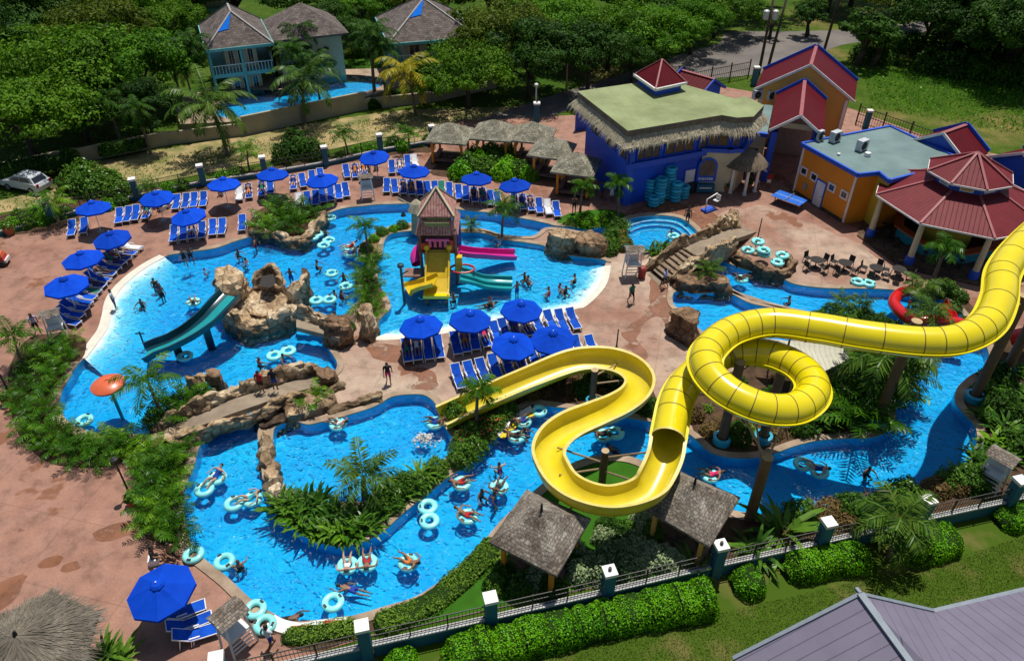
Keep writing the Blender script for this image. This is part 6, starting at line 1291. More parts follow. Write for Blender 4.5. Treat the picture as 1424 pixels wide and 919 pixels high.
shrubs(AR,[(60,494),(80,489),(100,484),(45,507),(70,510),(95,505),(35,527),(58,532),(82,524),(30,550),(52,557),(73,547),(28,572),(50,582),(70,574),(42,600),(62,605),(88,606),(62,624),(85,627),(108,620),(132,624),(155,620),(178,617),(110,638),(140,640),(170,636),(196,632)],'lush areca palm clump in the crowded bed around the mushroom fountain end of the lagoon','areca palms of the lagoon bed',0.68)
shrubs(AR,[(205,648),(225,642),(245,640),(200,668),(222,665),(244,662),(204,690),(226,690),(244,686),(210,712),(232,712),(214,735),(236,737),(244,716),(258,628),(250,752)],'lush areca palm clump in the narrow bed between the lamp post and the river','areca palms of the river bed',0.66)
shrubs(AR,[(362,320),(382,308),(402,310),(424,304),(395,326),(415,322),(374,326),(438,302),(410,298),(390,296)],'areca palm clump in the rock edged planter above the lagoon','areca palms of the rock planter',0.85)
shrubs(['broad0','broad1'],[(392,712),(408,724),(425,733),(442,741),(460,746),(480,746),(500,740),(410,707),(432,714),(452,722),(476,724),(428,703),(396,702),(447,707),(515,732)],'strappy broad leaved plant on the tip of the lower island','broad leaved plants on the lower island',1.0)
shrubs(['bush','broad0'],[(545,700),(560,690),(580,678),(598,667),(566,680),(530,712),(548,688),(585,666),(608,656),(528,698)],'dense leafy shrub on the strip between the lower pool and the river','shrubs on the river strip',0.85)
shrubs(['flower','bush'],[(645,618),(660,628),(676,608),(655,604),(690,592),(632,576),(650,590),(642,640),(668,590),(700,575)],'red flowering shrub in the bed beside the end of the yellow flume','shrubs by the flume end',0.8)
shrubs(['drybush','drygrass','bushdark'],[(700,553),(722,545),(745,538),(770,532),(800,530),(830,530),(760,548),(790,550),(860,540),(850,560),(722,556),(812,545),(840,550),(780,522),(870,520),(740,552),(885,565),(905,572),(820,520),(690,545)],'low reddish brown shrub in the bed enclosed by the yellow flume','brown shrubs below the flume',0.75)
shrubs(['areca0','broad0','areca2'],[(1180,585),(1160,575),(1190,600),(1150,555),(1130,535),(1215,585),(1225,560),(1140,590),(1170,530),(1240,520),(1255,525),(1210,530),(1190,520),(1225,500),(1255,495)],'tall leafy clump in the garden inside the river bend','clumps inside the river bend',1.25)
shrubs(['drybush','drygrass','bushdark','grassy'],[(985,600),(1005,590),(1025,610),(1045,600),(1075,605),(1095,595),(1115,600),(985,570),(1010,560),(1040,580),(1070,560),(1100,560),(1125,590),(990,540),(1020,540),(1050,550),(965,580),(1080,530)],'low brown brush on the bare soil under the yellow coil','brush under the coil',0.8)
shrubs(['bush','bushdark'],[(1138,446),(1155,440),(1178,442),(1200,444),(1222,452),(1240,462),(1180,455),(1210,460),(1165,452),(1255,475),(1265,490)],'dark shrub on the planted spit between the two river arms','shrubs on the river spit',0.75)
shrubs(['broad0','bushdark','broad1'],[(1372,545),(1388,570),(1402,545),(1392,600),(1412,625),(1378,622),(1360,645),(1415,585),(1395,640),(1420,560),(1385,530),(1410,520),(1370,660),(1440,600),(1340,668),(1365,582)],'dark broad leaved plant on the outer bank by the slide posts','plants on the outer river bank',1.0)
shrubs(['drygrass','drybush','bush'],[(1130,715),(1155,712),(1180,710),(1205,705),(1230,700),(1255,695),(1280,690),(1300,682),(1320,672),(1145,730),(1175,726),(1210,720),(1245,712),(1275,705),(1110,722),(1090,735),(1330,680),(1350,672)],'dry brown brush between the river and the fence','brush along the fence',0.95)
shrubs('greybush',[(820,785),(846,778),(872,772),(900,772),(838,800),(868,792),(895,788),(920,782),(806,800),(935,790),(855,765),(880,758)],'pale grey leaved shrub between the two weathered gazebos','grey leaved shrubs',0.75)
shrubs('grassy',[(700,790),(715,810),(690,775),(735,815),(760,805),(745,825),(785,815)],'small grass clump on the lawn by the orange posted gazebo','grass clumps by the gazebo',0.9)
shrubs('big',[(1085,745,1.1)],'tall plant with huge paddle leaves before the slide post by the fence',None); shrubs('big',[(965,795,0.7)],'paddle leaved plant at the corner of the yellow posted gazebo',None,1.0); shrubs('big',[(1050,770,0.9)],'paddle leaved plant leaning over the fence coping below the gazebo',None); shrubs('big',[(150,915,0.75)],'spiky paddle leaved plant beside the thatched parasol',None); shrubs('big',[(168,925,0.7)],'spiky paddle leaved plant nearest the three near loungers',None)
shrubs(['bush','bushbright'],[(650,238),(668,230),(688,226),(706,234),(722,242),(735,248),(660,222),(684,214),(704,222),(642,246),(675,240),(700,246)],'leafy bush in the planted mound before the cabanas','bushes before the cabanas',1.3)
shrubs('bushdark',[(398,222,1.5),(418,214,1.6),(436,218,1.4),(410,200,1.3)],'big dark bush by the far fence above the rock planter','dark bushes at the far fence'); shrubs(['bush','bushbright','grassy'],[(475,222),(500,214),(530,208),(548,202),(560,208),(585,204),(595,198),(515,212),(455,226),(330,246),(310,250),(290,254),(255,262),(235,266),(210,272),(170,284),(150,290)],'small green bush along the far fence','bushes along the far fence',0.8)
shrubs(['bushbright','bush'],[(20,318),(40,314),(60,310),(75,306),(55,300),(28,304),(5,322),(92,300)],'bright low bush in the bed at the far deck corner','bushes at the far deck corner',0.85); shrubs('bush',[(108,262,1.5),(130,268,1.6),(150,258,1.5),(120,248,1.4),(165,270,1.2)],'bushy shrub on the dry verge right of the parked car','bushes by the parked car')
shrubs('clipped',[(815,312)],'round clipped bush nearer the cabanas by the foxtail palms',None,0.95); shrubs('clipped',[(842,310)],'round clipped bush nearer the round pool by the foxtail palms',None,1.1); shrubs('grassy',[(788,312),(800,316),(862,314),(870,316),(828,316)],'low green clump around the round clipped bushes','clumps around the clipped bushes')
shrubs(['bush','flower'],[(850,336),(862,332),(846,350),(868,345),(858,322)],'leafy bush on the rock ledge beside the round pool','bushes by the round pool',1.0); shrubs('broad0',[(908,352),(922,348),(930,354),(915,358)],'leafy plant between the lifeguard chair and the stepped footbridge','plants by the stepped footbridge',0.75)
shrubs(AR,[(513,388),(516,404),(513,420),(506,436),(520,438),(508,398),(519,372),(512,366)],'bushy palm clump on the island between lagoon and splash pool','clumps on the splash island',0.75); shrubs(['bush','bushbright'],[(532,326),(548,321),(560,317),(520,335),(510,348)],'low shrub on the kerb left of the play tower','shrubs left of the tower',0.6)
shrubs(['areca1','bush'],[(232,573),(250,566),(268,560),(285,555),(242,580),(218,588),(275,566)],'green shrub behind the lagoon parapet of the long footbridge','shrubs at the long footbridge',0.75); shrubs('areca0',[(436,566)],'fern like palm in the rock pocket of the long footbridge',None,0.7); shrubs('bush',[(274,607)],'small leafy plant growing from the long footbridge parapet',None,0.55); shrubs('areca1',[(472,462)],'green fern on the rock end of the grotto bridge',None,0.6); shrubs('bush',[(486,458)],'small dark bush on the rock end of the grotto bridge',None,0.5)
shrubs(['bush','bushdark'],[(1300,410),(1325,432),(1345,455),(1360,470)],'dark bush by the clipped hedge in front of the pavilion','bushes by the pavilion hedge',0.7)
palm('garden',1268,432,0.8,'arching palm in front of the small red slide ring',0.4)
shrubs('bushdark',[(1290,98,2.4),(1322,104,2.6),(1352,108,2.6),(1384,114,2.4),(1415,118,2.6),(1305,80,2.8),(1345,84,3.0),(1385,90,3.0),(1420,92,3.0),(1200,82,1.8),(1228,86,1.8),(1265,72,2.4)],'dark undergrowth bush beneath the shade trees of the field','undergrowth beneath the field trees')
shrubs(['bushdark','bush','greybush'],[(845,735),(868,742),(890,732),(860,752),(905,745),(838,750),(700,800),(722,818),(742,812),(764,820),(690,815),(800,770),(790,785)],'dark shrub in the shade beside the weathered gazebos','dark shrubs by the gazebos',0.75)
# ---- hedges ----
def hedge(path,w,h,label,seed,group='clipped hedges outside the fence',leaf=0.095,dens=430,lm='leaf_hedge',amp=0.17,name='hedge'):
    core=MB(); rock_ridge(core,path,w*0.86,h*0.86,0.05,seed,-0.05); rs=np.random.RandomState(seed); c0=G(0,0); V=np.array(core.v); tri=[]
    for f in core.f:
        if len(f)==4: tri+=[(f[0],f[1],f[2]),(f[0],f[2],f[3])]
    T=np.array(tri); A=V[T[:,0]];B=V[T[:,1]];C=V[T[:,2]]; cr=np.cross(B-A,C-A); ar=np.linalg.norm(cr,axis=1)/2; n=int(ar.sum()*dens); idx=rs.choice(len(T),n,p=ar/ar.sum()); u=rs.uniform(size=(n,1));v=rs.uniform(size=(n,1)); s=u+v>1; u=np.where(s,1-u,u); v=np.where(s,1-v,v)
    P=A[idx]+(B-A)[idx]*u+(C-A)[idx]*v; cen0=V.mean(axis=0); nn=cr[idx]/(np.linalg.norm(cr[idx],axis=1,keepdims=True)+1e-9); ax=np.array([(p.x,p.y,0.2) for p in resample(catmull(path,6,False),0.5)]); near_=ax[np.argmin(((P[:,None,:]-ax[None])**2).sum(-1),axis=1)]; flip=((P-near_)*nn).sum(1)<0; nn[flip]*=-1
    lump=np.array([noise.noise(Vector(p*0.85))*0.8+noise.noise(Vector(p*2.6))*0.35 for p in P])[:,None]; P=P+nn*(0.03+amp*lump+rs.uniform(-.02,.06,(n,1))); nr=nn+rs.normal(size=(n,3))*0.45; nr/=np.linalg.norm(nr,axis=1,keepdims=True)
    me=npmesh(name,leafquads(P,nr,leaf*rs.uniform(0.6,1.4,n),rs),[lm,'hedge_core'],core); return tag(link(name,me),label,'hedge',group)
hedge(path3([(618,925,0),(660,915,0),(705,902,0),(750,888,0),(800,876,0),(850,864,0),(900,853,0),(950,846,0),(990,838,0)]),1.9,1.35,'long scalloped bright green hedge along the near fence',81); hedge(path3([(1018,818,0),(1036,815,0),(1055,811,0)]),1.7,1.2,'short rounded bright hedge after the gap in the long scalloped hedge',82); hedge(path3([(1090,800,0),(1130,790,0),(1170,783,0),(1200,780,0)]),1.7,1.1,'flat topped bright hedge behind the mauve roof peak',83); hedge(path3([(1250,775,0),(1290,765,0),(1325,755,0)]),1.8,1.25,'bright hedge block right of the leaning palm',84); hedge(path3([(1385,728,0),(1424,720,0),(1480,708,0)]),1.8,1.2,'hedge at the right edge behind the dry soil gap',85); hedge(path3([(535,935,0),(558,932,0),(580,928,0)]),1.6,1.2,'small round hedge below the fence pillar at the white pool edge',86)
hedge(path3([(1295,400,0),(1318,408,0),(1343,422,0)]),1.2,0.9,'boxy green hedge in front of the octagonal pavilion',87,None,0.12,200,'leaf_broad'); hedge(path3([(512,152,0),(545,144,0),(580,136,0)]),1.2,1.3,'dark hedge on the garden wall beside the resort pool',88,None,0.2,90,'leaf_tree_dark'); hedge(path3([(430,92,0),(470,82,0),(520,78,0)]),1.4,1.2,'yellowish garden hedge behind the resort lawn',89,None,0.22,80,'leaf_olive')
hedge(path3([(520,874,0),(560,858,0),(600,838,0),(640,808,0),(670,778,0),(692,752,0)]),1.35,0.42,'low mossy green planting strip along the near river bank',90,None,0.11,300,'leaf_bank',0.2,'bank_planting')
hedge(path3([(392,890,0),(420,884,0),(460,880,0),(500,874,0)]),1.0,0.3,'low yellowish ground cover below the white pool edge',91,None,0.10,300,'leaf_bank',0.2,'bank_planting')
hedge(path3([(-60,258,.9),(20,240,.9),(112,223,.9)]),1.5,1.3,'dark ivy heaped over the garden wall by the parked car',95,None,0.2,90,'leaf_tree_dark',0.3,'ivy_hedge'); hedge(path3([(138,216,.7),(170,209,.7),(205,202,.7)]),1.3,1.1,'dark ivy heaped over the garden wall below the drooping palms',96,None,0.2,90,'leaf_tree_dark',0.3,'ivy_hedge')
# short grass blades where the turf is close to the camera
def turf(poly_px,n,h,lm,name,z=0.0,seed=1):
    poly=L2(poly_px); rs=np.random.RandomState(seed); xs=[p[0] for p in poly]; ys_=[p[1] for p in poly]; pts=[]
    while len(pts)<n:
        x,y=rs.uniform(min(xs),max(xs)),rs.uniform(min(ys_),max(ys_))
        if inside((x,y),poly): pts.append((x,y,z+h*0.3))
    c=np.array(pts); nr=rs.normal(size=(n,3)); nr[:,2]=np.abs(nr[:,2])*0.5; nr/=np.linalg.norm(nr,axis=1,keepdims=True); tag(link(name,npmesh(name,leafquads(c,nr,h*rs.uniform(0.6,1.5,n),rs,3.0),[lm])),kind='stuff')
turf([(420,960),(560,932),(1010,850),(1330,775),(1424,745),(1480,800),(1424,822),(1297,850),(1196,828),(1010,925),(700,1000)],26000,0.07,'leaf_lawn','lawn_grass',-0.01,5)
turf([(-40,300),(130,235),(330,200),(520,165),(640,160),(600,176),(450,206),(277,234),(100,275),(0,295)],2500,0.22,'leaf_bank','verge_grass',-0.01,6); turf([(1210,150),(1424,190),(1480,140),(1300,90),(1200,100)],3500,0.3,'leaf_hedge','field_grass',-0.01,7); turf([(420,120),(470,84),(560,78),(600,110)],4000,0.2,'leaf_hedge','garden_grass',0,8)
# ================= FURNITURE =================
# ---- parasols ----
um=empty('parasol',(0,0,0),0,'parasol','parasol'); mb=MB(); n=8; r0=1.36
rim=[(r0*math.cos(2*PI*k/n),r0*math.sin(2*PI*k/n),2.08) for k in range(n)]
for k in range(n):
    a=Vector(rim[k]);b=Vector(rim[(k+1)%n]); top=Vector((0,0,2.68)); prev=None
    for j in range(5):
        f=j/4; sag=-0.03*math.sin(PI*f); L_=[a.lerp(top,f)+Vector((0,0,0)), (a+b).lerp(top*2,f)/2+Vector((0,0,sag)), b.lerp(top,f)]
        L_=[Vector((p.x,p.y,p.z)) for i,p in enumerate(L_)]
        if prev: mb.add(prev+L_,[(0,1,4,3),(1,2,5,4)])
        prev=L_
    m_=(a+b)/2; mb.add([a,m_,b,b-Vector((0,0,.13)),m_-Vector((0,0,.12)),a-Vector((0,0,.13))],[(5,4,1,0),(4,3,2,1)])
cn_=mb.build('canopy','canvas_blue',um); mb=MB(); mb.lathe([(0.30,2.60),(0.2,2.70),(0.0,2.76)],8,a0=PI/8); mb.build('vent_cap','canvas_blue',cn_); mb=MB()
mb.tube([(0,0,0.05),(0,0,2.8)],0.03,8); mb.build('pole','white_paint',um); mb=MB(); mb.lathe([(0.0,0.1),(0.26,0.08),(0.28,0.0)],14); mb.build('base','wall_grey',um)
mb=MB()
for k in range(n): mb.tube([(0,0,2.2),(r0*0.55*math.cos(2*PI*k/n),r0*0.55*math.sin(2*PI*k/n),2.33)],0.012,4)
mb.build('ribs','white_paint',um)
UMP=Placer(um)
for i,(x,y,rz,s,lab) in enumerate([(127,287,.1,1,'nearest the parked car, over the pair of reclined loungers'),(217,272,.3,1,'next along the far fence, over the cluttered group of seated bathers'),(309,254,.2,1,'third along the far fence, to the right of the four loungers'),(377,241,.1,1,'in front of the big dark bush at the far fence'),(449,248,.4,1,'above the long slanted row of seven loungers'),(522,215,.2,1,'highest in the photo, standing alone near the thin palm'),(575,236,.1,1,'between the lifeguard chair and the first cabana'),(662,247,.3,1,'in front of the planted mound before the cabanas'),(718,256,.2,1,'nearest the last cabana of the row'),(264,297,.0,1,'above the row of six loungers over the lagoon'),(157,328,.2,1,'topmost of the four in the slanting line along the beach entry'),(115,357,.3,1.03,'second of the four in the slanting line along the beach entry'),(90,393,.1,1.05,'lowest of the slanting line along the beach entry'),(587,451,.2,1,'on the central plaza nearest the grotto boulders'),(651,442,.3,1,'on the central plaza at the middle of the splash pool rim'),(724,428,.1,1,'on the central plaza farthest along the splash pool rim'),(712,476,.3,1,'on the central plaza, left of the close pair above the flume'),(770,467,.0,1.03,'on the central plaza, right of the close pair above the flume'),(227,815,.25,1.03,'largest and nearest, over the three near loungers')]):
    UMP(tuple(G(x,y,2.38*s)*1.0-Vector((0,0,2.38*s))),rz,'royal blue octagonal parasol '+lab,'royal blue parasols round the pools',s*1.04).rotation_euler=(R(sr.uniform(-4,4)),R(sr.uniform(-4,4)),rz)
# ---- loungers ----
lg=empty('sun_lounger',(0,0,0),0,'lounger','sun lounger'); mb=MB()
for y in (-0.30,0.30):
    mb.beam((-0.2,y,0.33),(0.98,y,0.33),0.035,0.05); mb.beam((-0.2,y,0.33),(-0.86,y,0.84),0.035,0.05)
    for x in (0.85,-0.1): mb.beam((x,y,0.33),(x+(0.07 if x>0 else -0.07),y,0.0),0.05,0.05)
    mb.beam((-0.6,y,0.62),(-0.75,y,0.0),0.045,0.045); mb.beam((-0.25,y,0.52),(0.2,y,0.52),0.06,0.04)
for x,z in ((0.98,0.33),(-0.86,0.84)): mb.beam((x,-0.32,z),(x,0.32,z),0.045,0.05)
mb.build('frame','white_plastic',lg)
mb=MB(); pts=[(-0.18,0.345),(0.1,0.335),(0.5,0.33),(0.95,0.345)]
for (x0,z0),(x1,z1) in zip(pts,pts[1:]): mb.add([(x0,-.29,z0),(x1,-.29,z1),(x1,.29,z1),(x0,.29,z0)],[(0,1,2,3)]); mb.add([(x0,-.29,z0-.02),(x1,-.29,z1-.02),(x1,.29,z1-.02),(x0,.29,z0-.02)],[(3,2,1,0)])
mb.build('seat','sling_blue',lg); mb=MB(); pts=[(-0.2,0.36),(-0.5,0.575),(-0.84,0.845)]
for (x0,z0),(x1,z1) in zip(pts,pts[1:]): mb.add([(x0,-.29,z0),(x1,-.29,z1),(x1,.29,z1),(x0,.29,z0)],[(3,2,1,0)]); mb.add([(x0,-.29,z0-.02),(x1,-.29,z1-.02),(x1,.29,z1-.02),(x0,.29,z0-.02)],[(0,1,2,3)])
mb.build('backrest','sling_blue',lg)
LGP=Placer(lg); LPOS=[]
rows=[('by the parasol nearest the parked car',(0.35,-1),[(100,319),(117,316)]),
('at the fence under the second far parasol',(0.2,-1),[(166,302),(178,300),(189,298),(204,296)]),
('reclined at the fence between the second and third far parasols',(0.2,-1),[(245.5,283),(258.5,281.5),(270,280),(283,279)]),
('above the lagoon wall under the parasol of the upper deck',(0.22,-1),[(242,327),(255,325),(267,323),(281,322),(296,318),(309,317),(337,312)]),
('right of the third far parasol',(0.25,-1),[(333,271),(346,268),(364,265),(376,262)]),
('in front of the big dark bush at the far fence',(0.25,-1),[(408,256),(421,253),(434,249),(446,246)]),
('in the long slanted row above the rock edged planter',(0.25,-1),[(416,281),(428,279),(439,277),(449,273.5),(460,271.5),(471,269),(481,266)]),
('by the lone highest parasol',(0.2,-1),[(482,240),(494,240),(506,238),(545,234),(556,233),(567,227),(577,226)]),
('in the long row over the lazy stretch, left half',(0.15,-1),[(538,260),(549,261),(561,262),(572,263),(584,264),(595,264.5),(605,264),(614,264)]),
('in the long row over the lazy stretch, behind the play tower roof',(0.1,-1),[(625,266),(638,269),(648,271),(660,273),(672,274),(682,277),(692,279)]),
('in the short row over the lazy stretch, nearest the cabanas',(0.05,-1),[(715,282),(727,283),(738,285),(750,288),(762,290),(774,293)]),
('along the slanting beach entry line, upper group',(1,-0.25),[(181,343),(173,350),(165,357),(158,363),(150,371)]),
('along the slanting beach entry line, middle group',(1,-0.2),[(143,379),(136,387),(129,395),(122,403)]),
('along the slanting beach entry line, lower group',(1,-0.2),[(116,411),(110,419),(104,427),(98,436),(93,446)]),
('on the plaza under the parasol nearest the grotto boulders',(0.25,-1),[(566,489),(580,487),(595,486),(610,484)]),
('on the plaza under the middle parasol of the splash pool rim',(0.25,-1),[(634,479),(647,476),(660,473),(674,469),(690,464)]),
('on the plaza under the farthest parasol of the splash pool rim',(0.3,-1),[(702,460),(715,457),(732,454),(748,451),(766,448),(781,447),(797,445)]),
('on the plaza in the lower row above the flume',(0.3,-1),[(637,525),(655,521),(672,517),(688,511),(706,507),(724,502),(742,497),(757,493),(772,488)]),
('on the plaza behind the close pair of parasols above the flume',(0.3,-1),[(803,484),(824,484)]),
('at the near parasol by the lifeguard stand',(1,0.42),[(254,850),(263,867),(272,881)])]
for desc,fd,pts in rows:
    fd=Vector((fd[0],fd[1])); an=math.atan2(fd.y,fd.x); nn=len(pts); prevp=None
    for i,(x,y) in enumerate(pts):
        p=G(x,y,0.35); a=an+sr.uniform(-.07,.07); q='blue sling lounger with white frame, '+(ORD[i]+' of '+str(nn)+' from the left ' if abs(fd.y)>0.9 else ORD[i]+' of '+str(nn)+' from the top ')+desc
        w=q.split()
        if len(w)>16: q='blue lounger, '+ORD[i]+(' from left ' if abs(fd.y)>0.9 else ' from top ')+desc; 
        LGP((p.x,p.y,0),a,' '.join(q.split()[:16]),'blue sling loungers in rows'); LPOS.append((p,a,desc))
# ---- inner tubes ----
def torus(mb,R0,r,n=22,m=10,z=0):
    mb.lathe([(R0+r*math.cos(2*PI*k/m),z+r*0.92*math.sin(2*PI*k/m)) for k in range(m)],n,closed=True)
def tube_obj(matn,handles=True):
    t=empty('inner_tube',(0,0,0),0,'tube','inner tube'); mb=MB(); torus(mb,0.37,0.165); mb.build('ring',matn,t,True)
    if handles:
        for sg in (1,-1): mb=MB(); mb.box((0.40*sg,0,0.155),(0.10,0.20,0.05)); mb.build('handle','handle_black',t)
    return t
TUB=Placer(tube_obj('aqua_vinyl')); TUBD=Placer(tube_obj('aqua_vinyl_deep',False))
db=empty('double_tube',(0,0,0),0,'double tube','inner tube')
for sg in (1,-1):
    mb=MB(); torus(mb,0.37,0.165); o=mb.build('ring','aqua_vinyl',db,True); o.location=(0.47*sg,0,0); mb=MB(); mb.box((0,0.38,0.155),(0.2,0.1,0.05)); mb.build('handle','handle_black',o)
DBL=Placer(db); WZ=0.0
singles=[(459,303,'at the head of the lazy stretch by the white kerb'),(442,325,'first of the drifting bunch beside the rock edged planter'),(435,330,'second of the drifting bunch, nearest the rock edged planter'),(457,334,'third of the drifting bunch beside the rock edged planter'),(450,341,'lowest of the drifting bunch beside the rock edged planter'),(461,380,'empty in the lagoon above the two dark heads'),(481,398,'empty in the lagoon beside the splash island'),(269,420,'with a bather near the head of the teal slide'),(257,495,'empty in the lagoon below the end of the teal slide'),(117,584,'empty in the lagoon corner among the palms'),(470,590,'by the footbridge rocks in the lower pool, carrying a bather'),(605,588,'at the mouth of the yellow flume, carrying a bather'),(642,672,'in the river bend below the flowering bed, carrying a bather'),(694,677,'carrying a bather near the weathered gazebo roof'),(749,571,'beside the white ledge, highest of three'),(727,586,'beside the white ledge, middle of three with a bather'),(718,607,'beside the white ledge, lowest of three with a bather'),(839,605,'left of the two inside the yellow flume bend'),(856,602,'right of the two inside the yellow flume bend'),(987,661,'carrying a bather in pink above the yellow posted gazebo'),(651,718,'carrying a tanned bather mid river'),(568,782,'carrying a bather in the wide river bend'),(463,837,'empty, lowest in the wide river bend'),(1031,388,'carrying a bather below the stepped footbridge'),(868,317,'floating at the left end of the round pool')]
PEOPLE=[]
for x,y,lab in singles:
    p=G(x,y,0.02); TUB((p.x,p.y,0.0),sr.uniform(0,6),'aqua inner tube '+lab,'aqua tubes in the water')
for x,y,rz,lab in ((391,491,0.55,'in the lagoon with a wading bather by the footbridge'),(449,417,0.1,'in the lagoon below the splash island'),(486,349,1.9,'with two bathers in the lagoon by the play pool island'),(293,672,1.1,'carrying a reclining bather in blue at the river turn'),(338,697,0.3,'carrying a sunbather in the river below the rock wall'),(596,714,1.75,'empty in the river by the lower island tip'),(497,784,0.15,'carrying two bathers in the wide river bend'),(1128,650,2.5,'carrying a reclining sunbather past the slide post'),(943,331,2.3,'empty in the round pool')):
    p=G(x,y,0.02); DBL((p.x,p.y,0.0),rz,'aqua figure eight double tube '+lab,'aqua double tubes in the water')
for x,y,z,lab in ((269,771,.17,'on the river edge beside the near parasol'),(312,781,.02,'floating against the deck edge near the parasol'),(355,847,.17,'on the deck by the near lifeguard stand, upper of two'),(368,868,.17,'on the deck by the near lifeguard stand, lower of two'),(1193,392,.17,'on the pool edge by the dark tables, left of two'),(1208,394,.17,'on the pool edge by the dark tables, right of two'),(1054,336,.9,'topmost on the curved rock planter'),(1040,348,.8,'leftmost on the curved rock planter'),(1062,353,.75,'front of the curved rock planter heap'),(1062,348,1.05,'stacked on another at the front of the rock planter heap'),(1088,355,.8,'right hand of the curved rock planter heap'),(1081,365,.7,'lowest, slipping off the curved rock planter')):
    p=G(x,y,z); TUB((p.x,p.y,z),sr.uniform(0,6),'aqua inner tube '+lab,'aqua tubes on the deck')
for x,y,nst,lab in ((875,277,2,'short pair stack nearest the foxtail palm'),(887,276,2,'second pair stack from the foxtail palm'),(902,278,7,'tall left hand stack'),(916,282,8,'tall front middle stack'),(928,275,10,'tallest back stack'),(938,279,6,'middle right stack'),(949,275,4,'stack nearest the white door'),(908,286,3,'low front stack')):
    p=G(x,y,0)
    for k in range(nst): TUBD((p.x+sr.uniform(-.05,.05),p.y+sr.uniform(-.05,.05),0.16+0.305*k),sr.uniform(0,6),'aqua tube, %s up in the %s by blue wall'%(ORD[k],lab),'tubes piled against the blue wall')
# ---- lifeguard stands ----
ls=empty('lifeguard_stand',(0,0,0),0,'stand','lifeguard chair'); mb=MB(); mb.add([(-.8,-.65,2.62),(.8,-.65,2.62),(.8,.65,2.62),(-.8,.65,2.62),(-.8,0,2.92),(.8,0,2.92)],[(0,1,5,4),(2,3,4,5),(0,4,3),(1,2,5),(3,2,1,0)]); mb.build('roof','shingle_grey',ls)
for x in (-.55,.55):
    for y in (-.45,.45): mb=MB(); mb.beam((x*1.25,y*1.25,0),(x*0.9,y*0.9,2.62),0.09,0.09); mb.build('leg','white_paint',ls)
mb=MB(); mb.box((0,0,1.25),(1.15,0.85,0.08)); mb.box((0,0.4,1.6),(1.1,0.07,0.6)); mb.build('seat','white_paint',ls); mb=MB()
for k in range(4): mb.beam((-.55,-.5+.02*k,.3+.28*k),(.55,-.5+.02*k,.3+.28*k),0.06,0.06)
mb.build('ladder','white_paint',ls); LSP=Placer(ls)
for x,y,rz,s,lab in ((512,276,0.2,.95,'on the upper deck between the lounger rows'),(878,383,0.1,1,'on the plaza beside the red bin'),(334,895,0.9,1,'at the near deck edge by three loungers'),(1372,676,-0.9,1,'at the dark planted corner by the fence'),(84,470,0.4,.9,'at the foot of the slanting lounger line')):
    p=G(x,y); LSP((p.x,p.y,0),rz,'white lifeguard stand with grey roof '+lab,'lifeguard stands',s*.88)
# ---- tables and chairs by the river ----
tb=empty('patio_table',(0,0,0),0,'table','table'); mb=MB(); mb.lathe([(0,0.74),(0.5,0.74),(0.52,0.72),(0.5,0.69),(0,0.69)],18); mb.build('tabletop','interior_dark',tb); mb=MB(); mb.tube([(0,0,0.02),(0,0,0.7)],0.05,8); mb.lathe([(0.3,0),(0.28,.04),(.05,.06)],12); mb.build('pedestal','dark_iron',tb); TBP=Placer(tb)
ch=empty('patio_chair',(0,0,0),0,'chair','chair'); mb=MB(); mb.box((0,0,0.44),(0.46,0.46,0.04)); mb.build('seat','interior_dark',ch); mb=MB(); mb.box((-.22,0,.70),(0.05,0.44,0.42),rot=Matrix.Rotation(R(-10),3,'Y')); mb.build('backrest','interior_dark',ch)
for x in (-.2,.2):
    for y in (-.2,.2): mb=MB(); mb.beam((x,y,.42),(x*1.15,y*1.15,0),0.035,0.035); mb.build('leg','dark_iron',ch)
CHP=Placer(ch)
for i,(x,y) in enumerate(((1133,372),(1172,376),(1215,383),(1247,385))):
    p=G(x,y); w=['nearest the stacked tubes','second from the stacked tubes','third from the stacked tubes','nearest the pavilion'][i]; TBP((p.x,p.y,0),0,'round dark patio table on the deck '+w,'dark tables by the river')
    for k in range(4):
        a=0.5+k*PI/2+0.2*i; CHP((p.x+0.85*math.cos(a),p.y+0.85*math.sin(a),0),a+PI,'dark patio chair round the table '+w,'chairs round table '+w)
# ---- table tennis ----
p=G(1098,275,0.76); tt=empty('table_tennis_table',(p.x,p.y,0),math.atan2(-0.62,0.78),'bright blue table tennis table in the sun before the orange building','table'); q=[G(1078,266.7,.76),G(1118,281,.76)]; d=(q[1]-q[0]); tt.rotation_euler=(0,0,math.atan2(d.y,d.x))
mb=MB(); mb.box((-.69,0,.745),(1.36,1.52,.03)); mb.box((.69,0,.745),(1.36,1.52,.03)); mb.build('tabletop','ping_blue',tt); mb=MB(); mb.box((0,0,.84),(.012,1.7,.15)); mb.build('net','cloth_white',tt); mb=MB(); mb.box((0,0,.7625),(2.72,.03,.003)); mb.build('centre_line','white_paint',tt)
for x in (-1,1):
    for y in (-.6,.6): mb=MB(); mb.box((x,y,.36),(.06,.06,.72)); mb.build('leg','dark_iron',tt)
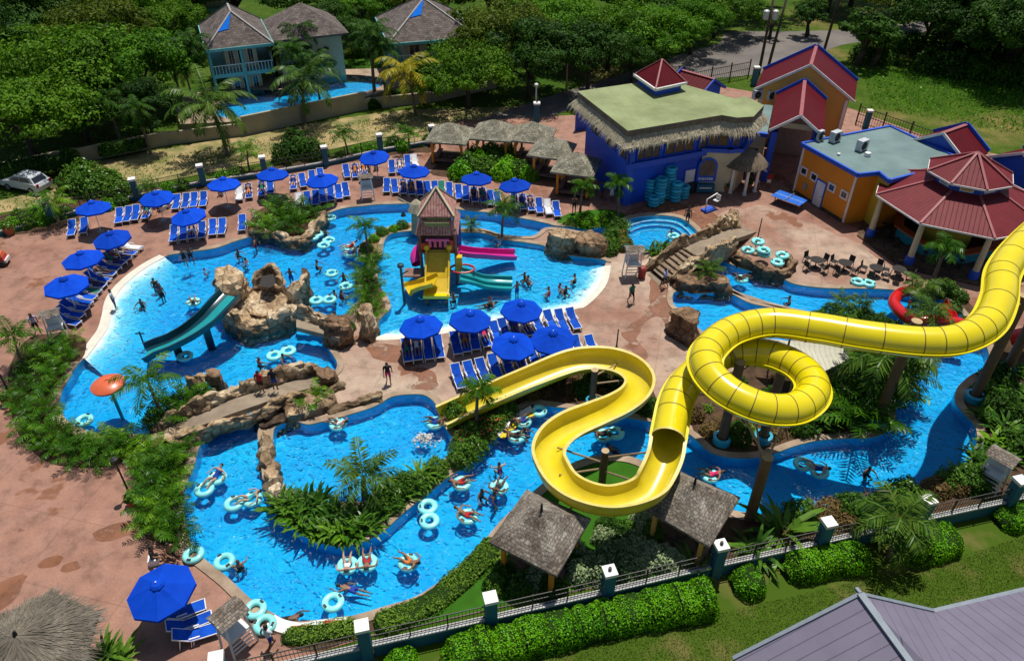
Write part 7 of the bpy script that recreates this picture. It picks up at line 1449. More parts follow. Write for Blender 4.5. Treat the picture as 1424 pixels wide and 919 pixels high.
# ---- poles and lamps ----
def lamp_post(x,y,h,lab,head=True,r=0.05,mt='dark_iron',lean=0):
    p=G(x,y); t=empty('lamp_post',p,0,lab,'lamp post'); mb=MB(); mb.tube([(0,0,0),(lean,0,h)],[r*1.2,r*0.8],8); mb.lathe([(r*3,0),(r*2.6,.1),(r*1.2,.3)],10); mb.build('post',mt,t)
    if head: mb=MB(); mb.lathe([(0.04,-.05),(0.16,.05),(0.2,.25),(0.05,.36),(0,.36)],10,(lean,0,h)); mb.build('lamp_head',mt,t)
lamp_post(181,688,2.5,'black lamp post casting a short shadow beside the narrow palm bed'); lamp_post(16,552,2.6,'black lamp post at the outer edge of the lagoon palm bed'); lamp_post(1052,338,2.3,'thin dark pole behind the stacked tubes on the planter',False); lamp_post(857,486,1.7,'thin dark pole on the plaza just behind the yellow flume',False); lamp_post(561,300,0.1,'small capped deck light by the lazy stretch',False,0.08)
p=G(787,135); t=empty('street_lamp',p,0,'tan street lamp pole with short arm on the shaded road','street lamp'); mb=MB(); mb.tube([(0,0,0),(0,0,5.2),(0.3,0,5.5),(1.0,0,5.55)],[.12,.09,.07,.06],8); mb.build('post','strut_tan',t,True); mb=MB(); mb.box((1.2,0,5.55),(0.6,0.25,0.12)); mb.build('lamp_head','strut_tan',t)
p=G(745,165); t=empty('street_lamp',p,0,'white topped lamp mast behind the third cabana','street lamp'); mb=MB(); mb.tube([(0,0,2.2),(0,0,3.6)],[.1,.08],8); mb.tube([(0,0,0),(0,0,2.2)],.07,8); mb.build('post','steel_white',t); mb=MB(); mb.lathe([(.2,3.6),(.22,3.8),(.0,3.95)],10); mb.build('lamp_head','white_paint',t)
def upole(x,y,h,lab,cans=False,lean=(0,0)):
    p=G(x,y); t=empty('utility_pole',p,0,lab,'utility pole'); mb=MB(); mb.tube([(0,0,-.3),(lean[0],lean[1],h)],[.2,.13],9); mb.build('pole','trunk_dark',t,True); mb=MB(); mb.beam((lean[0]-1.1,lean[1],h-.5),(lean[0]+1.1,lean[1],h-.5),.12,.14); mb.build('crossarm','trunk_dark',t)
    if cans:
        for dx in (-.55,.55): mb=MB(); mb.lathe([(0,.0),(.33,.0),(.35,.1),(.35,.95),(.2,1.08),(0,1.1)],12,(dx,-.15,6.6)); mb.build('transformer','steel_white',t,True,40)
upole(1055,103,10,'wooden utility pole carrying two pale transformer cans',True); upole(1068,94,9.5,'slim wooden utility pole just right of the transformer pole',lean=(.7,.2)); upole(1146,70,10,'wooden utility pole behind the orange gabled house',lean=(.5,0))
# ---- pots, bins, pool lift, cart ----
def pot(x,y,lab,s=1.0,lm='leaf_broad'):
    p=G(x,y); t=empty('potted_plant',p,0,lab,'potted plant'); mb=MB(); mb.lathe([(0,0),(.24*s,0),(.36*s,.5*s),(.38*s,.55*s),(.30*s,.55*s),(.28*s,.48*s),(0,.48*s)],14); mb.build('pot','terracotta_pot',t,True,40); link('foliage',npmesh('foliage',dome(int(x),.38*s,.5*s,220,.16)+np.array([0,0,.55*s]),[lm]),t)
pot(15,326,'terracotta pot with green plant at the far deck corner',1.2); pot(1008,266,'dark leaved potted plant left of the thatched porch post',1.1,'leaf_tree_dark'); pot(1040,262,'potted plant right of the thatched porch',1.0,'leaf_tree_dark'); pot(186,702,'terracotta pot at the foot of the black lamp post',.9); pot(12,562,'terracotta pot at the edge of the lagoon palm bed',.9)
p=G(892,386); mb=MB(); mb.lathe([(0,0),(.28,0),(.32,.75),(.34,.8),(.25,.95),(0,1.0)],14,tuple(p)); tag(mb.build('litter_bin','trash_red',None,True,40),'round red litter bin at the foot of the stepped footbridge','bin')
p=G(985,293); t=empty('pool_lift',p,0.6,'white and blue pool lift standing beside the round pool','pool lift'); mb=MB(); mb.box((0,0,.1),(1.2,.7,.2)); mb.build('base','trim_blue',t); mb=MB(); mb.tube([(-.4,0,.2),(-.4,0,1.2),(.8,0,1.45)],.06,8); mb.build('arm','white_paint',t,True); mb=MB(); mb.box((.85,0,.75),(.45,.45,.06)); mb.box((1.05,0,1.0),(.06,.45,.5)); mb.build('seat','white_plastic',t); mb=MB(); mb.tube([(.8,0,1.45),(.95,0,.8)],.03,6); mb.build('hanger','white_paint',t)
p=G(-2,368); t=empty('ride_on_cart',p,0.2,'red and white ride on cart cut by the left edge of the photo','cart'); mb=MB(); mb.box((0,0,.55),(1.5,.9,.5),taper=.85); mb.build('body','play_red',t); mb=MB(); mb.box((.25,0,.9),(.8,.8,.25),taper=.8); mb.build('hood','orange_cap',t); mb=MB(); mb.box((.78,0,.42),(.12,.85,.25)); mb.build('bumper','white_plastic',t)
for x in (-.5,.5):
    for y in (-.45,.45): mb=MB(); mb.tube([(x,y-.09,.25),(x,y+.09,.25)],.25,14); mb.build('wheel','interior_dark',t)
# ---- parked car ----
def car(x,y,rz,lab):
    p=G(x,y); t=empty('parked_car',p,rz,lab,'car'); mb=MB(); low=[(-2.2,.35),(-2.25,.75),(-2.1,1.0),(-.9,1.05),(.9,1.0),(1.7,.92),(2.15,.75),(2.2,.4)]; W=.88
    def loft(prof,w0,w1,z0,m=None):
        n=len(prof); L_=[(a,-(w0 if b<1.06 else w1),b) for a,b in prof]; Rr=[(a,(w0 if b<1.06 else w1),b) for a,b in prof]; mb.add(L_+Rr,[(i,i+1,n+i+1,n+i) for i in range(n-1)]+[tuple(range(n-1,-1,-1)),tuple(range(n,2*n)),(n-1,0,n,2*n-1)],m)
    loft(low,W,W,0); loft([(-1.95,1.0),(-1.55,1.52),(-1.2,1.6),(.1,1.6),(.35,1.53),(1.1,1.0)],W-.03,W-.2,1); o=fixn(mb.build('body','steel_white',t,True,30))
    mb=MB()
    for sg in (-1,1):
        mb.add([(-1.5,sg*(W-.055),1.1),(-.35,sg*(W-.055),1.1),(-.35,sg*(W-.165),1.46),(-1.3,sg*(W-.165),1.46)],[(0,1,2,3)] if sg<0 else [(3,2,1,0)]); mb.add([(-.25,sg*(W-.055),1.1),(.85,sg*(W-.055),1.1),(.35,sg*(W-.165),1.44),(-.25,sg*(W-.165),1.46)],[(0,1,2,3)] if sg<0 else [(3,2,1,0)])
    for v in range(len(mb.v)): mb.v[v]=(mb.v[v][0],mb.v[v][1]*1.03,mb.v[v][2])
    mb.build('side_window','glass_dark',t); mb=MB(); mb.add([(1.07,-.7,1.05),(1.07,.7,1.05),(.42,.6,1.5),(.42,-.6,1.5)],[(0,1,2,3)]); mb.build('windscreen','glass_dark',t); mb=MB(); mb.add([(-1.93,.68,1.08),(-1.93,-.68,1.08),(-1.62,-.58,1.47),(-1.62,.58,1.47)],[(0,1,2,3)]); mb.build('rear_window','glass_dark',t)
    for x_ in (-1.35,1.35):
        for y_ in (-.82,.82): mb=MB(); mb.tube([(x_,y_-.11,.33),(x_,y_+.11,.33)],.33,18); w=mb.build('wheel','interior_dark',t); mb=MB(); mb.tube([(x_,y_-.115,.33),(x_,y_+.115,.33)],.2,12); mb.build('rim','pole_grey',w)
    for y_ in (-.65,.65):
        mb=MB(); mb.box((2.16,y_,.72),(.1,.35,.16)); mb.build('headlight','white_paint',t); mb=MB(); mb.box((-2.2,y_*1.1,.9),(.1,.2,.3)); mb.build('tail_light','play_red',t)
    mb=MB(); 
    for y_ in (-.6,.6): mb.beam((-1.3,y_,1.65),(.1,y_,1.65),.04,.04)
    mb.build('roof_rails','dark_iron',t)
a=G(12,246,.8);b=G(66,256,.8); car(40,262,math.atan2(a.y-b.y,a.x-b.x),'silver estate car parked in tree shade beyond the far fence')
# ---- splash, ledges ----
mb=MB(); c=G(590,612,-.1); r=random.Random(3)
for k in range(190):
    a=r.uniform(0,6.28); d=abs(r.gauss(0,.33)); z=max(0,.5-d*.9)*r.random(); s=r.uniform(.02,.11); mb.lathe([(0,-s),(s*.8,-s*.4),(s*.8,s*.4),(0,s)],6,(c.x+d*1.5*math.cos(a),c.y+d*math.sin(a),c.z+z))
tag(mb.build('water_splash','white_paint',None,True),kind='stuff')
led=catmull(L2([(687,606),(695,597),(714,581),(738,567)]),6,False); mb=MB(); o2=offset(led,.35,False); o1=offset(led,-.05,False); ribbon(mb,o1,o2,.16,.16,False); ribbon(mb,o2,o1,.14,.14,False); ribbon(mb,o1,o1,-.2,.16,False); ribbon(mb,o2,o2,.16,.0,False); tag(mb.build('white_ledge','white_paint'),kind='structure'); mb=MB(); o3=offset(led,-.45,False); o4=offset(led,-.1,False)
mb=MB(); o3=offset(led,.7,False); ribbon(mb,o2,o3,.10,.10,False); ribbon(mb,o3,o2,.08,.08,False); tag(mb.build('yellow_ledge','slide_yellow_pale'),kind='structure')
wl_=catmull(L2([(383,856),(397,863),(420,867),(447,863),(484,858)]),5,False); oo=offset(wl_,.62,False)
if oo[3][1]>wl_[3][1]: oo=offset(wl_,-.62,False)
mb=MB(); ribbon(mb,wl_,oo,.11,.11,False); ribbon(mb,oo,oo,0,.11,False); ribbon(mb,wl_,wl_,.11,-.3,False); tag(mb.build('white_kerb','white_paint'),kind='structure')
mb=MB()
for x,y in ((418,871),(463,864)): p=G(x,y,.115); mb.box((p.x,p.y,.116),(.9,.16,.006),rz=.08)
tag(mb.build('red_kerb_marks','play_red'),kind='structure')
# ================= PEOPLE =================
def bone_pts(pose):
    """joint -> (position, radius); the figure faces +X"""
    return pose
BASE=dict(pelvis=(0,0,.94),spine=(0,0,1.12),chest=(.01,0,1.32),neck=(0,0,1.47),head=(.02,0,1.56),crown=(.01,0,1.66),nose=(.105,0,1.585))
RAD=dict(pelvis=.125,spine=.112,chest=.128,neck=.052,head=.088,crown=.072,nose=.018,sh=.062,el=.043,wr=.030,palm=.032,hip=.088,kn=.058,an=.040,toe=.036)
def make_pose(name,B,arms,legs,crown_dir=None):
    """arms/legs: lists of joint positions for +Y and -Y side"""
    V=[];Rr=[];E=[];idx={}
    def v(n,p,r): idx[n]=len(V); V.append(Vector(p)); Rr.append(r); return idx[n]
    for n in ('pelvis','spine','chest','neck','head','crown','nose'): v(n,B[n],RAD[n])
    E+=[(idx[a],idx[b]) for a,b in (('pelvis','spine'),('spine','chest'),('chest','neck'),('neck','head'),('head','crown'),('head','nose'))]
    seg=[('torso',B['pelvis'],B['chest'])]
    for sg,A in zip((1,-1),arms):
        a=[v('sh%d'%sg,A[0],RAD['sh']),v('el%d'%sg,A[1],RAD['el']),v('wr%d'%sg,A[2],RAD['wr'])]; E+=[(idx['chest'],a[0]),(a[0],a[1]),(a[1],a[2])]
        w=Vector(A[2]); d=(w-Vector(A[1])).normalized(); up=Vector((0,0,1)) if abs(d.z)<.8 else Vector((1,0,0)); s=d.cross(up).normalized(); pz=v('pa%d'%sg,w+d*.07,RAD['palm']); E.append((a[2],pz))
        for k,(o,l) in enumerate(((-.034,.07),(-.012,.085),(.012,.08),(.034,.062))):
            q=w+d*.095+s*o; k1=v('f%d%d'%(sg,k),q,.0115); bend=d.cross(s)*(.018); k2=v('g%d%d'%(sg,k),q+d*l*.55+bend*.4,.0095); k3=v('t%d%d'%(sg,k),q+d*l+bend,.008); E+=[(pz,k1),(k1,k2),(k2,k3)]
        q=w+d*.035; t1=v('th%d'%sg,q+s*.045,.012); t2=v('tt%d'%sg,q+s*.07+d*.04,.009); E+=[(a[2],t1),(t1,t2)]
        seg.append(('arm',A[0],A[1])); seg.append(('fore',A[1],A[2]))
    for sg,A in zip((1,-1),legs):
        a=[v('hip%d'%sg,A[0],RAD['hip']),v('kn%d'%sg,A[1],RAD['kn']),v('an%d'%sg,A[2],RAD['an']),v('to%d'%sg,A[3],RAD['toe'])]; E+=[(idx['pelvis'],a[0]),(a[0],a[1]),(a[1],a[2]),(a[2],a[3])]; seg.append(('thigh',A[0],A[1])); seg.append(('shin',A[1],A[2]))
    seg.append(('headz',B['neck'],B['crown']))
    me=bpy.data.meshes.new('rig_'+name); me.from_pydata([tuple(p) for p in V],E,[]); o=bpy.data.objects.new('rig_'+name,me); COL.objects.link(o); m=o.modifiers.new('skin','SKIN'); m.use_smooth_shade=True
    for i,s in enumerate(me.skin_vertices[0].data): s.radius=(Rr[i],Rr[i]); s.use_root=(i==0)
    o.modifiers.new('sub','SUBSURF').levels=1
    dg=bpy.context.evaluated_depsgraph_get(); body=bpy.data.meshes.new_from_object(o.evaluated_get(dg)); body.name='person'; bpy.data.objects.remove(o)
    body.materials.clear(); body.materials.append(MATS['skin_tan'])
    # clothing: skin faces whose nearest limb is covered, pushed out a little
    cl={}
    cen=[p.center.copy() for p in body.polygons]
    def near(c):
        best=None
        for n,a,b in seg:
            a=Vector(a);b=Vector(b);t=max(0,min(1,(c-a).dot(b-a)/(b-a).length_squared)); dd=(c-(a+(b-a)*t)).length-(.05 if n=='torso' else 0)
            if best is None or dd<best[0]: best=(dd,n,t)
        return best
    nb=[near(c) for c in cen]
    rules=dict(trunks=lambda n,t:(n=='torso' and t<.32) or (n=='thigh' and t<.55),swimsuit=lambda n,t:(n=='torso' and t<.95) or (n=='thigh' and t<.12),shirt=lambda n,t:(n=='torso' and t>.1) or (n=='arm' and t<.55))
    for k,f in rules.items():
        keep=[i for i,(d,n,t) in enumerate(nb) if f(n,t)]; vs={};V2=[];F2=[]
        for i in keep:
            row=[]
            for vi in body.polygons[i].vertices:
                if vi not in vs: vs[vi]=len(V2); q=body.vertices[vi]; V2.append(tuple(q.co+q.normal*.014))
                row.append(vs[vi])
            F2.append(row)
        c=bpy.data.meshes.new(k); c.from_pydata(V2,[],F2); c.polygons.foreach_set('use_smooth',[True]*len(F2)); c.materials.append(MATS['cloth_blue']); cl[k]=c
    h=Vector(B['head']);t=Vector(B['crown']); up=(t-h).normalized(); f=(Vector(B['nose'])-h); f=(f-up*f.dot(up)).normalized(); s=up.cross(f); mb=MB(); n=12
    ctr=h+up*.055-f*.012
    vs=[];
    for j in range(6):
        th=R(8+ j*21)
        for i in range(n):
            a=2*PI*i/n; drop=th*(1.0-.38*max(0,math.cos(a))) ; vs.append(ctr+(f*math.cos(a)*.108+s*math.sin(a)*.098)*math.sin(drop)+up*.118*math.cos(drop))
    mb.add(vs,[(j*n+i,j*n+(i+1)%n,(j+1)*n+(i+1)%n,(j+1)*n+i)[::-1] for j in range(5) for i in range(n)]+[tuple(range(n))]); hm=bpy.data.meshes.new('hair'); hm.from_pydata(mb.v,[],mb.f); hm.polygons.foreach_set('use_smooth',[True]*len(mb.f)); hm.materials.append(MATS['hair_black'])
    eb=MB()
    for sg in (1,-1): c=h+f*.083+s*.032*sg+up*.028; eb.add([c-s*.011-up*.006,c+s*.011-up*.006,c+s*.011+up*.006+f*.002,c-s*.011+up*.006+f*.002],[(0,1,2,3)])
    c=h+f*.084-up*.035; eb.add([c-s*.022-up*.004,c+s*.022-up*.004,c+s*.022+up*.004,c-s*.022+up*.004],[(0,1,2,3)]); em=bpy.data.meshes.new('face'); em.from_pydata(eb.v,[],eb.f); em.materials.append(MATS['hair_black'])
    return dict(body=body,hair=hm,face=em,**cl)
def shift(B,dx=0,dz=0,lean=0,piv=(0,0,.94)):
    c,s=math.cos(lean),math.sin(lean); return {k:((p[0]-piv[0])*c+(p[2]-piv[2])*s+piv[0]+dx,p[1],-(p[0]-piv[0])*s+(p[2]-piv[2])*c+piv[2]+dz) for k,p in B.items()}
def arms2(e,w,sh=(0,.19,1.40)): return [[sh,(e[0],e[1],e[2]),(w[0],w[1],w[2])],[(sh[0],-sh[1],sh[2]),(e[0],-e[1],e[2]),(w[0],-w[1],w[2])]]
POSE={}
LS=[[(0,.1,.88),(.02,.11,.48),(-.01,.11,.09),(.14,.13,.035)],[(0,-.1,.88),(.02,-.11,.48),(-.01,-.11,.09),(.14,-.13,.035)]]
POSE['stand']=make_pose('stand',BASE,arms2((-.03,.26,1.13),(.05,.28,.88)),LS)
POSE['walk']=make_pose('walk',shift(BASE,0,0,.05),[[(.02,.19,1.40),(-.12,.25,1.14),(-.12,.27,.89)],[(.02,-.19,1.40),(.12,-.25,1.14),(.28,-.24,.95)]],[[(0,.1,.88),(.2,.11,.50),(.22,.11,.11),(.37,.12,.06)],[(0,-.1,.88),(-.06,-.11,.48),(-.30,-.11,.13),(-.20,-.12,.035)]])
POSE['wade']=make_pose('wade',BASE,arms2((.05,.38,1.2),(.22,.42,1.02)),LS)
cb=shift(BASE,-.12,-.44,.12)
POSE['crouch']=make_pose('crouch',cb,[[(-.07,.19,.96),(.12,.40,.80),(.34,.38,.72)],[(-.07,-.19,.96),(.10,-.42,.78),(.30,-.46,.70)]],[[(-.12,.1,.46),(.28,.2,.44),(.02,.17,.08),(.17,.2,.035)],[(-.12,-.1,.46),(.28,-.2,.44),(.02,-.17,.08),(.17,-.2,.035)]])
hb={k:(p[2]-.94,p[1],.0+(-p[0])*0) for k,p in BASE.items()}; hb['head']=(.60,0,.06); hb['crown']=(.70,0,.10); hb['nose']=(.66,0,-.03); hb['neck']=(.52,0,.02)
POSE['swim']=make_pose('swim',hb,[[(.44,.19,0),(.66,.30,-.05),(.88,.22,-.04)],[(.44,-.19,0),(.30,-.36,-.12),(.12,-.40,-.16)]],[[(-.06,.1,-.02),(-.46,.13,-.06),(-.84,.12,-.02),(-.98,.12,-.05)],[(-.06,-.1,-.02),(-.44,-.14,-.14),(-.80,-.13,-.16),(-.95,-.13,-.18)]])
tb_=shift(BASE,-.12,-.86,-.95)
POSE['tube']=make_pose('tube',tb_,[[( -.50,.19,.32),(-.42,.44,.24),(-.18,.50,.20)],[(-.50,-.19,.32),(-.42,-.44,.24),(-.18,-.50,.20)]],[[(-.06,.1,.06),(.34,.17,.26),(.70,.20,.10),(.80,.2,.17)],[(-.06,-.1,.06),(.34,-.17,.26),(.70,-.20,.10),(.80,-.2,.17)]])
lb=shift(BASE,-.20,-.49,-.88)
POSE['lounge']=make_pose('lounge',lb,[[(-.55,.19,.78),(-.34,.30,.60),(-.10,.27,.47)],[(-.55,-.19,.78),(-.34,-.30,.60),(-.10,-.27,.47)]],[[(-.12,.1,.44),(.30,.11,.52),(.68,.11,.42),(.74,.12,.54)],[(-.12,-.1,.44),(.28,-.12,.44),(.68,-.12,.42),(.74,-.13,.54)]])
stb=shift(BASE,0,-.42,.08)
POSE['sit']=make_pose('sit',stb,[[(.02,.19,.98),(.12,.26,.73),(.34,.2,.62)],[(.02,-.19,.98),(.12,-.26,.73),(.34,-.2,.62)]],[[(0,.1,.48),(.42,.12,.48),(.44,.12,.09),(.58,.13,.04)],[(0,-.1,.48),(.42,-.12,.48),(.44,-.12,.09),(.58,-.13,.04)]])
def person(pose,loc,rz,skin,cloth,colour,hair,label,group=None,shirt=None,s=1.0):
    P=POSE[pose]; o=link('person',P['body'],None,loc,rz); o.scale=(s,s,s); o.material_slots[0].link='OBJECT'; o.material_slots[0].material=MATS['skin_'+skin]; tag(o,label,'person',group)
    def ch(n,m):
        c=link(n,P[m],o); c.material_slots[0].link='OBJECT'; return c
    ch('hair','hair').material_slots[0].material=MATS['hair_'+hair]; ch('face','face').material_slots[0].material=MATS['hair_black']
    c=ch('swim_trunks' if cloth=='trunks' else 'swimsuit',cloth); c.material_slots[0].material=MATS['cloth_'+colour]
    if shirt: c=ch('shirt','shirt'); c.scale=(1.01,1.01,1.005); c.material_slots[0].material=MATS['cloth_'+shirt]
    return o
def at(px,py,z=0): return tuple(G(px,py,z))
g='people walking on the decks'
pl=[('walk',877,421,-1.2,'brown','trunks','black','black','green','walking person in green top on the plaza below the lifeguard stand'),('walk',923,400,2.4,'brown','trunks','black','black','lilac','person in lilac shirt at the foot of the rock planter by the stepped bridge'),('walk',541,533,-1.4,'tan','trunks','pink','black','black','woman in dark top and pink skirt crossing the plaza'),('walk',54,464,-.8,'brown','trunks','black','black','lilac','person in pale shirt and dark trousers crossing the deck'),('stand',162,430,.4,'brown','trunks','blue','black','white','person in white top standing at the beach entry edge'),('stand',365,546,1.4,'tan','trunks','black','black','red','person in red on the long stone footbridge'),('stand',384,543,1.6,'brown','trunks','blue','black','black','person in dark clothes beside the red one on the footbridge'),('walk',260,372,-1.2,'tan','swimsuit','black','brown',None,'bather in black stepping into the lagoon, left of two'),('walk',268,368,-1.0,'brown','trunks','black','black',None,'bather stepping into the lagoon, right of two'),('walk',1051,263,-.6,'tan','trunks','lilac','black','red','person in red shirt and pale trousers by the table tennis table'),('stand',1067,263,-1.6,'brown','trunks','white','black','red','person in red shirt standing nearest the red gabled entrance'),('stand',798,297,-1.8,'brown','trunks','black','black',None,'person walking on the deck before the last cabana'),('stand',850,281,-1.4,'brown','trunks','white','black','white','person in white beside the foxtail palm by the tube stacks'),('stand',836,276,-1,'brown','trunks','blue','black','blue','person in blue in the shade before the last cabana'),('walk',378,900,1.0,'brown','trunks','blue','black','white','person in white shirt by the fence near the white pool edge'),('stand',955,312,-2,'brown','trunks','black','black',None,'dark bather standing on the round pool steps')]
for pose,x,y,rz,sk,cl,co_,ha,shirt,lab in pl:
    z=0 if (x,y) not in ((365,546),(384,543),(955,312)) else (1.0 if x<900 else -.3); person(pose,at(x,y,z),rz,sk,cl,co_,ha,lab,g,shirt)
# bathers standing in the water
g='bathers in the pools'; wr_=random.Random(5); W=[(217,402,'tan','swimsuit','black','left of the close group near the beach entry'),(222,406,'brown','swimsuit','blue','middle of the close group near the beach entry'),(226,412,'brown','trunks','black','right of the close group near the beach entry'),(197,425,'brown','trunks','black','alone near the beach entry'),(332,355,'brown','trunks','black','upper of the pair above the tall grotto block'),(342,367,'tan','swimsuit','white','lower of the pair above the tall grotto block'),(356,344,'tan','trunks','red','close under the lagoon wall'),(442,370,'brown','trunks','black','right of the grotto spire'),(405,388,'brown','trunks','blue','tucked behind the grotto spire'),(478,388,'brown','trunks','black','between the two empty tubes'),(465,412,'brown','swimsuit','red','left of the two dark heads by the double tube'),(476,412,'brown','swimsuit','red','right of the two dark heads by the double tube'),(453,327,'tan','trunks','orange','beside the drifting bunch of tubes'),(497,395,'tan','swimsuit','red','at the splash island edge'),(362,506,'tan','trunks','black','alone behind the long stone footbridge'),(395,501,'tan','trunks','blue','holding the double tube behind the footbridge'),(285,377,'light','swimsuit','lilac','child left of the tall grotto block'),
(581,385,'light','swimsuit','red','child beside the small yellow play slide'),(631,421,'brown','trunks','black','in front of the wide yellow play slide'),(729,392,'brown','swimsuit','black','left of the pair in the splash pool'),(735,396,'tan','trunks','red','right of the pair in the splash pool'),(798,394,'tan','trunks','black','bare backed in the shallow splash pool end'),(762,412,'tan','swimsuit','pink','lower middle of the splash pool'),(779,407,'tan','swimsuit','white','left of the seated pair in the splash shallows'),(787,411,'brown','swimsuit','black','right of the seated pair in the splash shallows'),(719,411,'brown','trunks','blue','alone near the teal slide end'),(681,426,'brown','trunks','black','near the splash pool rim parasol'),(693,342,'light','swimsuit','lilac','beside the slim palm kerb'),(933,327,'brown','trunks','black','in the round pool by the double tube'),(1096,420,'brown','trunks','black','alone in the river by the long kerb'),(1207,659,'brown','trunks','black','alone in the shaded river bend'),(671,690,'brown','trunks','black','left of the gazebo roof between two tubes'),(688,700,'brown','trunks','blue','hanging behind a tube near the gazebo roof'),(333,788,'tan','swimsuit','black','beside the tube at the near deck edge'),(712,594,'brown','trunks','blue','left of the two at the white ledge'),(730,604,'brown','swimsuit','black','right of the two at the white ledge'),(694,652,'light','swimsuit','pink','alone mid river below the white ledge')]
for x,y,sk,cl,co_,lab in W:
    p=G(x,y,-.1); dep={True:-1.05}.get(True); sh_=525<x<845 and 320<y<468; z=-.42 if sh_ else -.72
    child='child' in lab; person(wr_.choice(['crouch','crouch','crouch','wade']) if x>300 else wr_.choice(['wade','crouch','stand']),(p.x,p.y,z+(0.0 if sh_ else 0)),wr_.uniform(0,6.28),sk,cl,co_,wr_.choice(['black','black','brown']),'bather standing in the water, '+lab,g,None,.7 if child else .93)
for x,y,rz,sk,co_,lab in ((678,423,.3,'brown','black','splash pool near the middle rim parasol'),(489,818,2.9,'tan','blue','wide river bend behind an empty tube'),(399,860,.3,'brown','black','corner of the white pool edge'),(856,628,2.2,'brown','black','shade inside the yellow flume bend')):
    p=G(x,y,-.1); person('swim',(p.x,p.y,-.16),rz,sk,'trunks',co_,'black','swimmer lying in the water in the '+lab,g)
# riders in tubes
g='riders on tubes'
for x,y,rz,sk,cl,co_,lab in ((269,420,2,'tan','swimsuit','black','near the head of the teal slide'),(470,590,2.8,'tan','swimsuit','white','by the footbridge rocks'),(605,588,2.9,'brown','trunks','blue','at the yellow flume mouth'),(642,672,.4,'tan','trunks','red','below the flowering bed'),(694,677,1.2,'brown','swimsuit','black','near the weathered gazebo'),(727,586,.6,'brown','trunks','blue','at the white ledge'),(718,607,.1,'brown','trunks','black','lowest at the white ledge'),(839,605,.2,'brown','trunks','black','inside the flume bend'),(987,661,2.9,'tan','swimsuit','pink','in pink above the yellow posted gazebo'),(651,718,-.3,'tan','trunks','red','tanned mid river'),(568,782,2.6,'tan','trunks','orange','in the wide river bend'),(1031,388,.1,'brown','swimsuit','black','below the stepped footbridge')):
    p=G(x,y,.02); person('tube',(p.x,p.y,.04),rz,sk,cl,co_,wr_.choice(['black','brown']),'rider reclining in an aqua tube '+lab,g)
for x,y,rz,o_,sk,cl,co_,lab in ((486,349,1.9,.47,'light','swimsuit','red','upper of two in the double tube by the play island'),(486,349,1.9,-.47,'tan','trunks','blue','lower of two in the double tube by the play island'),(293,672,1.1,.3,'light','swimsuit','blue','in blue stretched on the double tube at the river turn'),(338,697,.3,.3,'light','swimsuit','aqua','stretched on the double tube below the rock wall'),(497,784,.15,-.47,'light','swimsuit','white','in white, left on the double tube in the wide bend'),(497,784,.15,.47,'tan','trunks','red','tanned, right on the double tube in the wide bend'),(1128,650,2.5,-.2,'light','swimsuit','blue','stretched on the double tube passing the slide post')):
    p=G(x,y,.02); person('tube',(p.x+o_*math.cos(rz),p.y+o_*math.sin(rz),.06),rz+(PI if o_>0 and 'stretched' in lab else PI/2 if 'of two' in lab or 'on the double tube in the wide' in lab else 0),sk,cl,co_,wr_.choice(['brown','black']),'rider '+lab,g)
# sunbathers on the loungers
g='sunbathers on loungers'; seen=set(); taken=[]
want=[('on the plaza under the parasol nearest the grotto boulders',[0,1]),('in the long row over the lazy stretch, left half',[2,3]),('in the long row over the lazy stretch, behind the play tower roof',[3,4]),('in the short row over the lazy stretch, nearest the cabanas',[0,1,2]),('along the slanting beach entry line, upper group',[1,2,3]),('along the slanting beach entry line, middle group',[0,2]),('at the fence under the second far parasol',[3]),('right of the third far parasol',[1,2]),('in front of the big dark bush at the far fence',[0]),('by the lone highest parasol',[1,2,4]),('on the plaza under the middle parasol of the splash pool rim',[1,3]),('on the plaza under the farthest parasol of the splash pool rim',[1,2]),('on the plaza in the lower row above the flume',[5]),('above the lagoon wall under the parasol of the upper deck',[2])]
colors=['red','black','white','pink','blue','orange','black','green']
for desc,ids in want:
    L_=[q for q in LPOS if q[2]==desc]
    for i in ids:
        p,a,_=L_[i]; c=wr_.choice(colors); w='sunbather on the %s lounger %s'%(ORD[i],desc); person('lounge',(p.x,p.y,0),a,wr_.choice(['brown','tan','brown','light']),wr_.choice(['trunks','swimsuit']),c,'black',' '.join(w.split()[:16]),g)
for x,y,rz,sk,co_,sh_,lab in ((217,288,-1,'brown','blue','black','left of those seated under the second far parasol'),(227,292,-2.2,'brown','black','red','in red under the second far parasol'),(237,288,-2.6,'tan','blue','white','right of those seated under the second far parasol'),(309,271,-1.6,'tan','pink','red','in red seated under the third far parasol'),(524,236,-1.5,'brown','pink','pink','in pink seated under the lone highest parasol'),(512,238,-1.2,'brown','blue','white','in white seated left of the lone highest parasol pole'),(216,782,.3,'tan','black','black','in black seated beside the largest parasol')):
    p=G(x,y); person('sit',(p.x,p.y,-.03),rz,sk,'trunks',co_,'black','person '+lab,'people seated under parasols',sh_); mb=MB(); c=Matrix.Rotation(rz,3,'Z'); mb.box((p.x-.02,p.y,.2),(.45,.45,.38),rz=rz); tag(mb.build('stool','white_plastic'),'white seat under person '+lab,'seat','low seats under parasols')
p=G(238,772); person('sit',(p.x,p.y,-.30),-.5,'tan','trunks','black','black','bare chested person sitting on the river edge by the largest parasol','people seated under parasols')
for x,y,lab in ((1283,318,'left'),(1316,322,'middle'),(1345,328,'right')):
    p=G(x,y); person('stand',(p.x,p.y,.12),wr_.uniform(0,6),'brown','trunks','black','black',lab+' one of the three people standing under the octagonal pavilion roof','people at the pavilion bar',wr_.choice(['white','red','blue']))
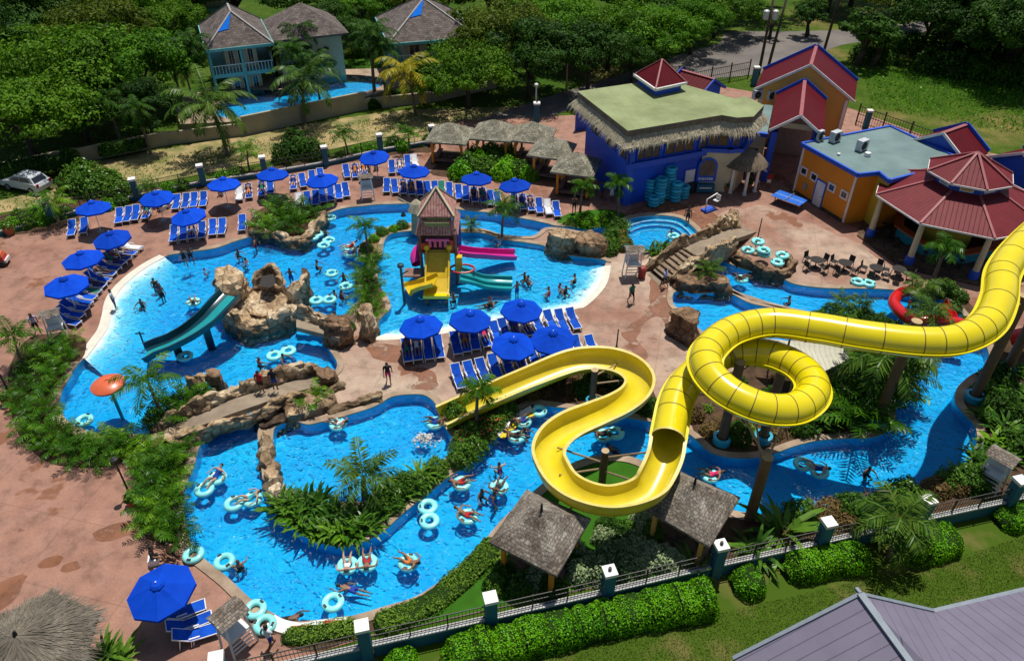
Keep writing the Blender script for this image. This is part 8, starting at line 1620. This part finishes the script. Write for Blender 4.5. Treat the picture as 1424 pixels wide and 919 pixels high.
# towels thrown over loungers
mbt=None
for k,(desc,i) in enumerate((('along the slanting beach entry line, upper group',0),('right of the third far parasol',0),('in the long row over the lazy stretch, left half',7),('in the long slanted row above the rock edged planter',0),('in the short row over the lazy stretch, nearest the cabanas',4),('along the slanting beach entry line, middle group',3),('by the lone highest parasol',6))):
    p,a,_=[q for q in LPOS if q[2]==desc][i]; mb=MB(); pts=[(.9,.36),(.4,.35),(-.15,.365),(-.45,.565),(-.8,.84)]
    for (x0,z0),(x1,z1) in zip(pts,pts[1:]): mb.add([(x0,-.25,z0+.015),(x0,.25,z0+.015),(x1,.25,z1+.015),(x1,-.25,z1+.015)],[(3,2,1,0)])
    o=mb.build('towel','cloth_white' if k%3<2 else 'cloth_green',None,False,None,(p.x,p.y,0),a); tag(o,' '.join(('%s towel spread over the %s lounger %s'%('white' if k%3<2 else 'green',ORD[i],desc)).split()[:16]),'towel','towels on loungers')
# ================= CAMERA, SUN, SKY =================
cam=bpy.data.cameras.new('camera'); co=bpy.data.objects.new('camera',cam); COL.objects.link(co)
cam.sensor_width=36; cam.sensor_fit='HORIZONTAL'; cam.lens=36*FPX/1424; cam.clip_end=2000; cam.clip_start=0.5
co.location=(0,0,CAMH); co.rotation_euler=(R(90)-PITCH,0,0); scene.camera=co
SUN_EL,SUN_AZ=72.0,20.0   # azimuth clockwise from +Y (straight ahead)
w=bpy.data.worlds.new('World'); scene.world=w; w.use_nodes=True; nt=w.node_tree
sky=nt.nodes.new('ShaderNodeTexSky'); sky.sky_type='NISHITA'; sky.sun_disc=False; sky.sun_elevation=R(SUN_EL); sky.sun_rotation=R(SUN_AZ)
nt.links.new(sky.outputs[0],nt.nodes['Background'].inputs[0]); nt.nodes['Background'].inputs[1].default_value=0.075
sl=bpy.data.lights.new('sun','SUN'); sl.energy=4.6; sl.angle=R(0.5); sl.color=(1.0,0.95,0.87)
so=bpy.data.objects.new('sun',sl); COL.objects.link(so); so.rotation_euler=(R(90-SUN_EL),0,R(180-SUN_AZ)); so.location=(0,40,80)
vs=scene.view_settings; vs.view_transform='Standard'; vs.look='None'; vs.gamma=1.0; vs.use_curve_mapping=False; vs.exposure=0.0
scene.cycles.use_denoising=True; scene.cycles.max_bounces=8; scene.cycles.transparent_max_bounces=16; scene.cycles.diffuse_bounces=2; scene.cycles.glossy_bounces=2; scene.cycles.volume_bounces=0
scene.cycles.sample_clamp_indirect=4.0
